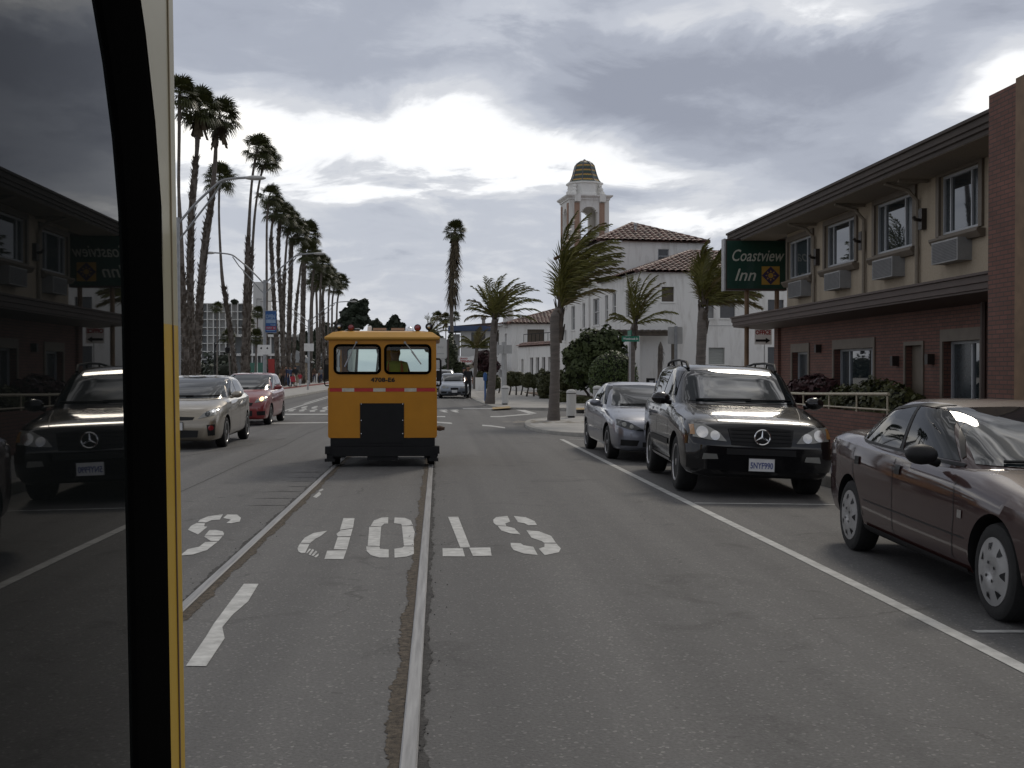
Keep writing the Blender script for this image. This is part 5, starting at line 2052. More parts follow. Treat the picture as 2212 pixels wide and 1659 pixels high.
for i, (px, py, rx, ry, Yh, lab) in enumerate([
        (1112, 818, 24, 16, 72, 'flat topped hedge shrub on bare stems right of the white pole'),
        (1150, 822, 24, 16, 68, 'flat topped hedge shrub on bare stems in the middle of the bed'),
        (1180, 830, 20, 32, 63, 'dense full height hedge shrub just left of the big palm trunk'),
        (1065, 825, 16, 16, 78, 'small rounded hedge shrub behind the far corner palm'),
        (1222, 822, 22, 22, 61, 'hedge shrub between the big palm trunk and the dark bush'),
        (1044, 812, 14, 10, 92, 'low distant hedge shrub near the blue meter post')]):
    o = Vector((at(px, 800, Yh).x, Yh, WALK))
    k = Yh / 2450
    bush('hedge_shrub', lab, 'shrub', o, [pxlobe(o, Yh, (px - rx * .35, py, rx * .7, ry)), pxlobe(o, Yh, (px + rx * .35, py + 1, rx * .7, ry * .95))], 3000, .13, 'hedge', 50 + i, GH,
         stems=[((-.35, 0, 0), (-.25, 0, .9), .06), ((.1, .1, 0), (.0, 0, .9), .06), ((.4, 0, 0), (.5, 0, .9), .055)], rough=.1)
for i, (px, py, rx, ry, Yh, lab) in enumerate([(1215, 860, 26, 14, 56, 'low ground hugging shrub left of the second white bollard'), (1262, 866, 22, 10, 54, 'low ground hugging shrub right beside the second white bollard')]):
    o = Vector((at(px, 800, Yh).x, Yh, WALK))
    bush('low_shrub', lab, 'shrub', o, [pxlobe(o, Yh, (px, py, rx, ry))], 2200, .12, 'hedge', 60 + i, 'low shrubs in the bed')
o = Vector((at(1048, 800, 98).x, 98, WALK))
bush('dark_bush', 'round dark reddish bush below the red banner', 'bush', o, [pxlobe(o, 98, (1048, 780, 22, 24)), pxlobe(o, 98, (1062, 790, 16, 22))], 3000, .22, 'redbush', 70)
o = Vector((at(975, 800, 111).x, 111, WALK))
bush('ivy_clump', 'ivy covering the foot of the tall lone palm', 'ivy', o, [pxlobe(o, 111, (975, 770, 13, 45)), pxlobe(o, 111, (985, 800, 30, 18)), pxlobe(o, 111, (965, 805, 22, 12))], 4500, .24, 'ivy', 71)
# motel planters
o = Vector((8.5, 24.3, WALK))
bush('red_leaved_shrub', 'dark red leaved shrub behind the black car below the small motel window', 'shrub', o, [((-.1, .8, 1.15), (.5, .5, .3)), ((.1, 1.6, 1.05), (.45, .5, .35)), ((0, .2, 1.2), (.35, .4, .2))], 2600, .12, 'redbush', 72, stems=[((0, .8, 0), (0, .8, 1), .04)])
o = Vector((8.55, 21.6, WALK))
bush('planter_shrub', 'dark green shrub filling the planter under the wide motel window', 'shrub', o, [((0, -.8, .85), (.55, .75, .42)), ((.1, .4, .95), (.5, .8, .45)), ((0, 1.5, .85), (.5, .7, .4)), ((-.3, -.2, .7), (.4, 1.6, .35))], 5200, .10, 'hedge', 73)


def tree(label, Y, trunk, lobes, n, size, seed, material='pine', group='trees beyond the railcar', base=0.0, tw=.3):
    o = Vector((at(trunk[0], 800, Y).x, Y, base))
    t = thing('tree', label, 'tree', o, 0, group)
    L = [pxlobe(o, Y, l) for l in lobes]
    leaf_cloud(L, n, size, seed, .25).build('crown', material, t)
    s = MB()
    top = at(trunk[0] + 4, trunk[1], Y) - o
    s.tube([(0, 0, 0), top * .5 + Vector((.2, 0, 0)), top], [tw, tw * .7, tw * .3], 8)
    for c, r in L:
        s.tube([top * .55, (top * .55).lerp(Vector(c), .6) + Vector((0, 0, -.3)), Vector(c)], [tw * .4, tw * .25, tw * .1], 5)
    s.build('trunk', 'bark', t)
    return t


tree('wide dark cypress spreading above the railcar roof on the left', 210, (768, 690), [(768, 662, 15, 14), (752, 680, 16, 14), (782, 668, 12, 12), (778, 690, 20, 10), (745, 700, 18, 12), (762, 700, 24, 12), (785, 655, 9, 8), (735, 715, 16, 12)], 6500, .75, 81)
tree('small rounded tree between the cypress and the conical tree', 240, (813, 720), [(812, 700, 9, 8), (806, 708, 8, 8), (820, 708, 8, 7)], 1500, .75, 82)
tree('broad conical dark tree behind the amber roof light', 235, (852, 720), [(852, 695, 10, 10), (845, 706, 12, 9), (862, 706, 12, 9), (853, 686, 6, 5)], 2600, .75, 83)
tree('bushy tree mass right of the railcar above the white sign board', 170, (938, 780), [(934, 728, 12, 12), (945, 738, 13, 12), (928, 742, 12, 14), (950, 756, 14, 14)], 2600, .6, 84)
tree('low dark tree mass behind the last palms of the row', 185, (712, 770), [(700, 720, 18, 18), (722, 735, 16, 20), (684, 740, 16, 20), (740, 735, 12, 16)], 4200, .7, 85)
tree('distant rounded tree beside the hotel stair tower', 330, (507, 700), [(507, 652, 6, 4)], 300, .8, 86)
tree('shrubby tree between the palms under the far lamp arms', 150, (667, 790), [(660, 735, 12, 16), (672, 755, 14, 16), (640, 750, 12, 14)], 2600, .5, 87)
tree('dark low tree behind the beach pavilion', 165, (600, 780), [(604, 735, 14, 18), (590, 720, 10, 12), (618, 760, 12, 16)], 2600, .5, 88)
L_ = []
rnd = random.Random(12)
for i in range(34):
    x = -112 + i * 3.0 + rnd.uniform(-1, 1)
    y = 250 - i * 1.2 + rnd.uniform(-12, 12)
    hgt = rnd.uniform(2.2, 5.2)
    L_.append(((x, y, hgt * .45), (rnd.uniform(2.2, 4.2), 2.5, hgt * .6)))
wood = leaf_cloud([l for l in L_ if l[0][0] < -22], 9000, .7, 13, .3)
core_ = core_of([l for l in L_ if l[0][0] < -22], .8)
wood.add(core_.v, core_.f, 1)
o = wood.build('distant_trees', ['pine', 'core'])
o['kind'] = 'stuff'
tag(o, 'low dark belt of distant shrubs and trees behind the palm row', 'trees')


# ================================================================ CARS
def pchip(x, y, xq):
    x, y, xq = np.asarray(x, float), np.asarray(y, float), np.asarray(xq, float)
    h = np.diff(x)
    d = np.diff(y) / h
    m = np.zeros(len(x))
    for i in range(1, len(x) - 1):
        if d[i - 1] * d[i] > 0:
            w1, w2 = 2 * h[i] + h[i - 1], h[i] + 2 * h[i - 1]
            m[i] = (w1 + w2) / (w1 / d[i - 1] + w2 / d[i])
    m[0], m[-1] = d[0], d[-1]
    k = np.clip(np.searchsorted(x, xq) - 1, 0, len(x) - 2)
    t = (xq - x[k]) / h[k]
    a, b = y[k], y[k + 1]
    return (2 * t ** 3 - 3 * t ** 2 + 1) * a + (t ** 3 - 2 * t ** 2 + t) * h[k] * m[k] + (-2 * t ** 3 + 3 * t ** 2) * b + (t ** 3 - t ** 2) * h[k] * m[k + 1]


class Car:
    """front of the car is at local y = 0 facing -Y, x is the width, z up"""

    def __init__(self, name, label, cat, loc, rz, W, paint, body, house, roll=0.0, group=None):
        self.root = thing(name, label, cat, loc, rz, group, roll)
        self.W, self.hw = W, W / 2
        self.paint = paint
        self._hull(body)
        self._house(house)

    def _hull(self, st):
        st = np.array(st, float)
        ys = np.unique(np.concatenate([np.linspace(st[0, 0], st[-1, 0], 90), st[:, 0]]))
        hwf, zl, zs, zt = [pchip(st[:, 0], st[:, k], ys) for k in (1, 2, 3, 4)]
        q = MB()
        NH = 26
        for y, w, a, s, t in zip(ys, hwf, zl, zs, zt):
            w = w * self.hw
            key = [(0, a), (.80 * w, a), (.93 * w, a + .03), (.985 * w, a + .14), (1.0 * w, a + .50 * (s - a)), (.985 * w, s - .07 * (s - a)), (.945 * w, s),
                   (.86 * w, s + .50 * (t - s)), (.66 * w, s + .86 * (t - s)), (.34 * w, s + .98 * (t - s)), (0, t)]
            cum = [0]
            for i in range(1, len(key)):
                cum.append(cum[-1] + max(1e-4, math.hypot(key[i][0] - key[i - 1][0], key[i][1] - key[i - 1][1])))
            sq_ = np.linspace(0, cum[-1], NH)
            xs_ = pchip(cum, [k[0] for k in key], sq_)
            zs_ = pchip(cum, [k[1] for k in key], sq_)
            ring = [(xs_[i], y, zs_[i]) for i in range(NH)] + [(-xs_[i], y, zs_[i]) for i in range(NH - 2, 0, -1)]
            q.v.extend(Vector(p) for p in ring)
        n = 2 * NH - 2
        N = len(ys)
        for i in range(N - 1):
            for k in range(n):
                k2 = (k + 1) % n
                q.f.append((i * n + k, i * n + k2, (i + 1) * n + k2, (i + 1) * n + k))
                q.m.append(0)
        q.f.append(tuple(range(n)))
        q.f.append(tuple((N - 1) * n + k for k in range(n - 1, -1, -1)))
        q.m += [0, 0]
        self.hull = q
        self.hull_bvh = BVHTree.FromPolygons([tuple(v) for v in q.v], q.f)

    def _house(self, sl):
        sl = np.array(sl, float)
        zz = np.unique(np.concatenate([np.linspace(sl[0, 0], sl[-1, 0], 44), sl[:, 0]]))
        yf, yr, hw, ex = [pchip(sl[:, 0], sl[:, k], zz) for k in (1, 2, 3, 4)]
        q = MB()
        n = 72
        for z, a, b, w, e in zip(zz, yf, yr, hw, ex):
            w *= self.hw
            for k in range(n):
                t = 2 * math.pi * k / n
                c, s = math.cos(t), math.sin(t)
                q.v.append(Vector((w * math.copysign(abs(c) ** (2 / e), c), (a + b) / 2 + (b - a) / 2 * math.copysign(abs(s) ** (2 / (e * .9)), s), z)))
        N = len(zz)
        for i in range(N - 1):
            for k in range(n):
                k2 = (k + 1) % n
                q.f.append((i * n + k, i * n + k2, (i + 1) * n + k2, (i + 1) * n + k))
                q.m.append(0)
        q.f.append(tuple((N - 1) * n + k for k in range(n)))
        q.m.append(0)
        self.house = q
        self.house_bvh = BVHTree.FromPolygons([tuple(v) for v in q.v], q.f)

    def finish_body(self, arches, arch_w=.32):
        q = MB()
        for y, r, z in arches:
            for s in (-1, 1):
                X = Matrix.Translation((s * (self.hw - arch_w / 2 + .06), y, z)) @ Matrix.Rotation(R(90), 4, 'Y')
                q.lathe([(r, -arch_w / 2 - .02), (r, arch_w / 2 + .02)], 40, 0, X)
        body = self.hull.build('body', [self.paint, 'darkplastic'], self.root)
        bm = bmesh.new()
        bm.from_mesh(body.data)
        bmesh.ops.recalc_face_normals(bm, faces=bm.faces)
        bm.to_mesh(body.data)
        bm.free()
        q.m = [1] * len(q.m)
        cut = q.build('arch_cutter', [self.paint, 'darkplastic'])
        body.parent = None
        md = body.modifiers.new('arch', 'BOOLEAN')
        md.operation = 'DIFFERENCE'
        md.object = cut
        md.solver = 'EXACT'
        bpy.context.view_layer.update()
        dg = bpy.context.evaluated_depsgraph_get()
        me = bpy.data.meshes.new_from_object(body.evaluated_get(dg))
        body.modifiers.clear()
        old = body.data
        body.data = me
        bpy.data.meshes.remove(old)
        bpy.data.objects.remove(cut)
        body.parent = self.root
        me.polygons.foreach_set('use_smooth', [True] * len(me.polygons))
        me.set_sharp_from_angle(angle=R(38))
        self.body = body
        cab = self.house.build('cabin', self.paint, self.root, smooth=60)
        self.cabin = cab
        return self

    # --- panels laid on the body surface
    def _cast(self, bvh, kind, a, b):
        if kind == 'front':
            o, d = Vector((a, -3, b)), Vector((0, 1, 0))
        elif kind == 'rear':
            o, d = Vector((a, 12, b)), Vector((0, -1, 0))
        elif kind == 'top':
            o, d = Vector((a, b, 4)), Vector((0, 0, -1))
        elif kind == 'left':
            o, d = Vector((-4, a, b)), Vector((1, 0, 0))
        else:
            o, d = Vector((4, a, b)), Vector((-1, 0, 0))
        h, nrm, _, _ = bvh.ray_cast(o, d)
        if h is None:
            p = {'front': Vector((a, 0, b)), 'rear': Vector((a, 5, b)), 'top': Vector((a, b, 1)), 'left': Vector((-self.hw, a, b)), 'right': Vector((self.hw, a, b))}[kind]
            h, nrm, _, _ = bvh.find_nearest(p)
        if nrm.dot(d) > 0:
            nrm = -nrm
        return h, nrm

    def panel(self, name, kind, bottom, top, material, off=.006, on='house', nu=14, nv=8, parent=None, smooth=180, edge=True):
        bvh = self.house_bvh if on == 'house' else self.hull_bvh

        def res(pl, n):
            pl = [Vector((p[0], p[1], 0)) for p in pl]
            cum = [0]
            for i in range(1, len(pl)):
                cum.append(cum[-1] + (pl[i] - pl[i - 1]).length)
            out = []
            for k in range(n):
                s = cum[-1] * k / (n - 1)
                i = max(0, min(len(pl) - 2, next((j for j in range(len(pl) - 1) if cum[j + 1] >= s - 1e-9), len(pl) - 2)))
                t = (s - cum[i]) / max(1e-9, cum[i + 1] - cum[i])
                out.append(pl[i].lerp(pl[i + 1], t))
            return out
        B, T = res(bottom, nu), res(top, nu)
        q = MB()
        for j in range(nv):
            for i in range(nu):
                p = B[i].lerp(T[i], j / (nv - 1))
                h, nr = self._cast(bvh, kind, p.x, p.y)
                q.v.append(h + nr * off)
        for j in range(nv - 1):
            for i in range(nu - 1):
                q.f.append((j * nu + i, j * nu + i + 1, (j + 1) * nu + i + 1, (j + 1) * nu + i))
                q.m.append(0)
        o = q.build(name, material, parent or self.root, smooth=smooth)
        # outward normals
        c = sum((p.normal for p in o.data.polygons), Vector())
        want = {'front': Vector((0, -1, 0)), 'rear': Vector((0, 1, 0)), 'top': Vector((0, 0, 1)), 'left': Vector((-1, 0, 0)), 'right': Vector((1, 0, 0))}[kind]
        if c.dot(want) < 0:
            for p in o.data.polygons:
                p.flip()
        return o

    def seam(self, name, kind, pts, w, material, on='hull', off=.003, parent=None):
        pts = [Vector((p[0], p[1], 0)) for p in pts]
        B, T = [], []
        for i, p in enumerate(pts):
            d = (pts[min(i + 1, len(pts) - 1)] - pts[max(i - 1, 0)]).normalized()
            n = Vector((-d.y, d.x, 0)) * w / 2
            B.append(tuple(p - n)[:2])
            T.append(tuple(p + n)[:2])
        return self.panel(name, kind, B, T, material, off, on, nu=max(10, 6 * len(pts)), nv=2, parent=parent)

    def disc(self, name, kind, c, r, material, on='hull', off=.010, ry=None, parent=None, n=14):
        ry = ry or r
        bvh = self.hull_bvh if on == 'hull' else self.house_bvh
        q = MB()
        h, nr = self._cast(bvh, kind, *c)
        q.v.append(h + nr * (off + .006))
        for k in range(n):
            a = 2 * math.pi * k / n
            h, nr = self._cast(bvh, kind, c[0] + math.cos(a) * r, c[1] + math.sin(a) * ry)
            q.v.append(h + nr * off)
        for k in range(n):
            q.f.append((0, 1 + k, 1 + (k + 1) % n))
            q.m.append(0)
        return q.build(name, material, parent or self.root, smooth=180)

    def sym(self, fn, name, pts_args, *a, **k):
        """run a side panel on both sides"""
        out = []
        for kind in ('left', 'right'):
            out.append(fn(name, kind, *pts_args, *a, **k))
        return out

    def wheel(self, y, r, rimr, width, style, inset=.02, steer=0.0):
        for s in (-1, 1):
            q = MB()
            h = width / 2
            prof = [(rimr, -h * .92), (rimr + .015, -h), (r * .90, -h), (r * .97, -h * .86), (r, -h * .55), (r, h * .55), (r * .97, h * .86), (r * .90, h), (rimr + .015, h), (rimr, h * .92)]
            q.lathe(prof, 36, 0)
            for g in (-.35, 0, .35):
                q.lathe([(r + .002, h * (g - .04)), (r + .002, h * (g + .04))], 36, 0)
            t = q.build('wheel', 'tyre', self.root, smooth=40)
            t.location = (s * (self.hw - width / 2 - inset), y, r)
            t.rotation_euler = (0, R(90) * s, 0)
            if steer:
                t.rotation_euler = (Matrix.Rotation(steer, 3, 'Z') @ Matrix.Rotation(R(90) * s, 3, 'Y')).to_euler()
            d = MB()
            d.lathe([(rimr * 1.0, h * .30), (.001, h * .22)], 24)
            d.build('wheel_well', 'darkplastic', t)
            m_ = MB()
            if style.startswith('alloy'):
                ns = int(style[5:])
                m_.lathe([(rimr * 1.04, h * .90), (rimr * 1.03, h * 1.0), (rimr * .96, h * .98), (rimr * .90, h * .80), (rimr * .88, h * .4)], 30)
                m_.lathe([(rimr * .26, h * .4), (rimr * .26, h * .82), (rimr * .18, h * .93), (.001, h * .95)], 16)
                for k in range(ns):
                    a = 2 * math.pi * k / ns + .3
                    X = Matrix.Rotation(a, 4, 'Z')
                    w0, w1 = (rimr * .20, rimr * .15) if ns <= 5 else (rimr * .10, rimr * .075)
                    z0, z1 = h * .78, h * .86
                    V = [(rimr * .15, -w0, z0 - .03), (rimr * .15, w0, z0 - .03), (rimr * .94, w1, z1 - .04), (rimr * .94, -w1, z1 - .04),
                         (rimr * .15, -w0 * .7, z0 + .01), (rimr * .15, w0 * .7, z0 + .01), (rimr * .94, w1 * .75, z1 + .005), (rimr * .94, -w1 * .75, z1 + .005)]
                    m_.add(V, [(0, 3, 2, 1), (4, 5, 6, 7), (0, 1, 5, 4), (1, 2, 6, 5), (2, 3, 7, 6), (3, 0, 4, 7)], 0, X)
                m_.build('rim', 'alloy', t, smooth=45)
            else:
                m_.lathe([(rimr * 1.05, h * .92), (rimr * 1.04, h * 1.03), (rimr * .95, h * 1.04), (rimr * .60, h * 1.16), (rimr * .26, h * 1.20), (rimr * .20, h * 1.10), (.001, h * 1.12)], 36)
                rim = m_.build('rim', 'hubcap', t, smooth=50)
                hl = MB()
                for k in range(7):
                    a = 2 * math.pi * k / 7 + .2
                    X = Matrix.Rotation(a, 4, 'Z')
                    zo = h * 1.10
                    V = [(rimr * .70, -rimr * .06, zo + .010), (rimr * .88, -rimr * .15, zo - .004), (rimr * .92, 0, zo - .006), (rimr * .88, rimr * .15, zo - .004), (rimr * .70, rimr * .06, zo + .010), (rimr * .64, 0, zo + .014)]
                    hl.add(V, [(0, 1, 2, 3, 4, 5)], 0, X)
                for k in range(4):
                    a = math.pi / 2 * k + .5
                    X = Matrix.Rotation(a, 4, 'Z')
                    hl.lathe([(rimr * .055, h * 1.20), (.001, h * 1.21)], 8, 0, X @ Matrix.Translation((rimr * .30, 0, .004)))
                hl.build('vent_hole', 'darkplastic', rim)

    def mirror(self, y, z, x, material, size=(.10, .07, .085)):
        for s in (-1, 1):
            q = MB()
            q.ball((s * x, y, z), 1.0, 14, s=size)
            q.tube([(s * (x - .14), y + .03, z - .06), (s * (x - .02), y, z - .03)], [.035, .028], 8)
            o = q.build('mirror', material, self.root, smooth=180)

    def plate(self, y, z, text, w=.31, h=.155, x=0.0):
        q = MB()
        q.box(x - w / 2, x + w / 2, y - .008, y, z - h / 2, z + h / 2)
        p = q.build('licence_plate', 'plate', self.root)
        q = MB()
        for a, b, c, d in ((-w / 2 - .008, w / 2 + .008, h / 2, h / 2 + .008), (-w / 2 - .008, w / 2 + .008, -h / 2 - .008, -h / 2), (-w / 2 - .008, -w / 2, -h / 2, h / 2), (w / 2, w / 2 + .008, -h / 2, h / 2)):
            q.box(x + a, x + b, y - .012, y, z + c, z + d)
        q.build('plate_frame', 'darkplastic', p)
        if text:
            lettering('lettering', text, .105, 'plateblue', p, face_at(x, y - .010, z - .012), width=w * .88, depth=.002, bold=.002)

    def wipers(self, pairs):
        q = MB()
        for a, b in pairs:
            pts = []
            for k in range(7):
                t = k / 6
                h, nr = self._cast(self.house_bvh, 'front', a[0] + (b[0] - a[0]) * t, a[1] + (b[1] - a[1]) * t)
                pts.append(h + nr * .02)
            q.tube(pts, .011, 5)
        q.build('wiper', 'darkplastic', self.root)


def paint(name, col, **k):
    M[name] = carpaint(name, col, **k)
    return name


paint('paint_black', (.004, .004, .005), metal=.0, rough=.25)
for n_ in ('paint_black',):
    pass
M['paint_black'].node_tree.nodes['Principled BSDF'].inputs['Specular IOR Level'].default_value = .08
paint('paint_maroon', (.030, .010, .009), metal=0, rough=.4)
M['paint_maroon'].node_tree.nodes['Principled BSDF'].inputs['Specular IOR Level'].default_value = .1
paint('paint_silver', (.20, .21, .245), metal=.6, rough=.32)
paint('paint_gold', (.30, .265, .21), metal=.6, rough=.33)
paint('paint_red', (.22, .010, .012), metal=0, rough=.3)
paint('paint_slate', (.20, .225, .26), metal=.7, rough=.3)
paint('paint_grey', (.30, .31, .32), metal=.7, rough=.33)


# --- black off-road wagon --------------------------------------
def build_black_suv():
    fw = on_road(1479, 1060)
    W = 1.88
    yaw = R(3.2)
    cx, y0 = 4.18, fw.y - .90
    c = Car('suv', 'black off-road estate car with round star emblem, parked between silver and maroon cars', 'car',
            (cx, y0, road_z(cx) - .005), -yaw, W, 'paint_black',
            [(0, .80, .30, .66, .70), (.04, .88, .27, .74, .80), (.12, .93, .26, .84, .92), (.30, .965, .26, .92, .985), (.6, .99, .27, .97, 1.04), (1.0, 1.0, .28, 1.02, 1.10), (1.35, 1.0, .29, 1.07, 1.16),
             (2.2, 1.0, .29, 1.10, 1.20), (3.4, .995, .30, 1.11, 1.20), (4.05, .97, .33, 1.12, 1.20), (4.35, .93, .36, 1.10, 1.16), (4.48, .86, .40, 1.02, 1.05)],
            [(1.00, .98, 4.42, .93, 5.2), (1.12, 1.14, 4.40, .925, 5.2), (1.25, 1.33, 4.36, .89, 5.4), (1.40, 1.56, 4.28, .84, 5.6), (1.54, 1.80, 4.19, .785, 5.8), (1.62, 2.02, 4.10, .73, 5.4), (1.655, 2.2, 3.95, .64, 4.6), (1.672, 2.5, 3.6, .45, 4), (1.676, 2.8, 3.2, .1, 3)], roll=R(2.3))
    c.root.scale = (1.08, 1.06, 1.055)
    c.finish_body([(.84, .415, .36), (3.48, .415, .36)], .34)
    for y, st in ((.84, R(0)), (3.48, 0)):
        c.wheel(y, .365, .235, .25, 'alloy5', .035, st)
    c.panel('windscreen', 'front', [(-.74, 1.165), (0, 1.155), (.74, 1.165)], [(-.62, 1.575), (0, 1.60), (.62, 1.575)], 'carglass', .006, nu=24, nv=12)
    for k in ('left', 'right'):
        c.panel('side_window', k, [(1.66, 1.22), (2.42, 1.225)], [(1.98, 1.56), (2.46, 1.575)], 'sideglass', .005)
        c.panel('side_window', k, [(2.54, 1.225), (3.30, 1.235)], [(2.57, 1.575), (3.26, 1.565)], 'sideglass', .005)
        c.panel('side_window', k, [(3.39, 1.235), (4.05, 1.26)], [(3.36, 1.56), (3.80, 1.53)], 'sideglass', .005)
        for pts in ([(1.42, 1.02), (1.40, .75), (1.50, .42)], [(2.48, 1.08), (2.48, .42)], [(3.34, 1.08), (3.28, .80), (3.02, .45)]):
            c.seam('door_seam', k, pts, .012, 'darkplastic')
        c.panel('side_moulding', k, [(1.32, .56), (3.02, .56)], [(1.32, .64), (3.02, .64)], 'darkplastic', .012, 'hull', 20, 3)
        for y in (2.30, 3.12):
            c.panel('door_handle', k, [(y, .985), (y + .17, .985)], [(y, 1.02), (y + .17, 1.02)], 'paint_black', .028, 'hull', 6, 3)
        c.panel('sill_step', k, [(1.32, .33), (3.0, .33)], [(1.32, .38), (3.0, .38)], 'hubcap', .012, 'hull', 20, 3)
    for s in (-1, 1):
        lamp_b = [(s * .42, .70), (s * .62, .712), (s * .82, .745)]
        lamp_t = [(s * .50, .80), (s * .68, .895), (s * .83, .905)]
        lo_ = c.panel('headlight', 'front', lamp_b, lamp_t, 'lamp', .010, 'hull', 12, 8)
        c.disc('reflector', 'front', (s * .56, .765), .058, 'lampin', off=.016, parent=lo_)
        c.disc('reflector', 'front', (s * .71, .80), .070, 'lampin', off=.016, parent=lo_)
        c.panel('indicator', 'front', [(s * .795, .765), (s * .845, .77)], [(s * .80, .885), (s * .845, .885)], 'amber', .014, 'hull', 4, 4, parent=lo_)
        c.panel('fog_light', 'front', [(s * .52, .485), (s * .72, .475)], [(s * .54, .545), (s * .70, .55)], 'lamp', .034, 'hull', 6, 4)
    gr = c.panel('grille', 'front', [(-.36, .66), (0, .645), (.36, .66)], [(-.40, .86), (0, .895), (.40, .86)], 'darkplastic', .012, 'hull', 14, 8)
    for z in (.70, .745, .79, .835):
        c.panel('grille_bar', 'front', [(-.36, z), (.36, z)], [(-.36, z + .018), (.36, z + .018)], 'black', .026, 'hull', 14, 2, parent=gr)
    q = MB()
    X = Matrix.Translation((0, -.035, .765)) @ FACE_ME
    for k in range(36):
        pass
    ring = [(.092 * math.cos(2 * math.pi * k / 36), -.045, .77 + .092 * math.sin(2 * math.pi * k / 36)) for k in range(37)]
    q.tube(ring, .0095, 6, cap=False)
    for k in range(3):
        a = math.pi / 2 + k * 2 * math.pi / 3
        e_ = (.090 * math.cos(a), -.045, .77 + .090 * math.sin(a))
        q.tube([(0, -.045, .77), e_], [.015, .004], 4)
    q.build('star_emblem', 'chrome', gr, smooth=40)
    c.panel('bumper', 'front', [(-.86, .36), (0, .33), (.86, .36)], [(-.88, .655), (0, .625), (.88, .655)], 'paint_black', .02, 'hull', 24, 8)
    c.panel('bumper_slot', 'front', [(-.42, .545), (.42, .545)], [(-.42, .62), (.42, .62)], 'darkplastic', .026, 'hull', 14, 3)
    c.plate(-.055, .43, '5NYF990')
    c.mirror(1.50, 1.18, 1.03, 'paint_black', (.125, .085, .085))
    c.wipers([((-.60, 1.175), (.12, 1.195)), ((.05, 1.18), (.66, 1.20))])
    for s in (-1, 1):
        q = MB()
        q.tube([(s * .60, 1.98, 1.60), (s * .61, 2.10, 1.69), (s * .615, 2.7, 1.725), (s * .615, 3.4, 1.72), (s * .60, 3.85, 1.68), (s * .585, 4.0, 1.61)], [.022, .02, .017, .017, .02, .022], 8)
        for y in (2.55, 3.3):
            q.tube([(s * .60, y, 1.63), (s * .614, y, 1.72)], .014, 6)
        q.build('roof_rail', 'black', c.root, smooth=60)
    # bonnet crease lines
    for s in (-1, 1):
        c.seam('bonnet_seam', 'top', [(s * .50, .16), (s * .62, .7), (s * .70, 1.15)], .010, 'darkplastic')
    return c


build_black_suv()


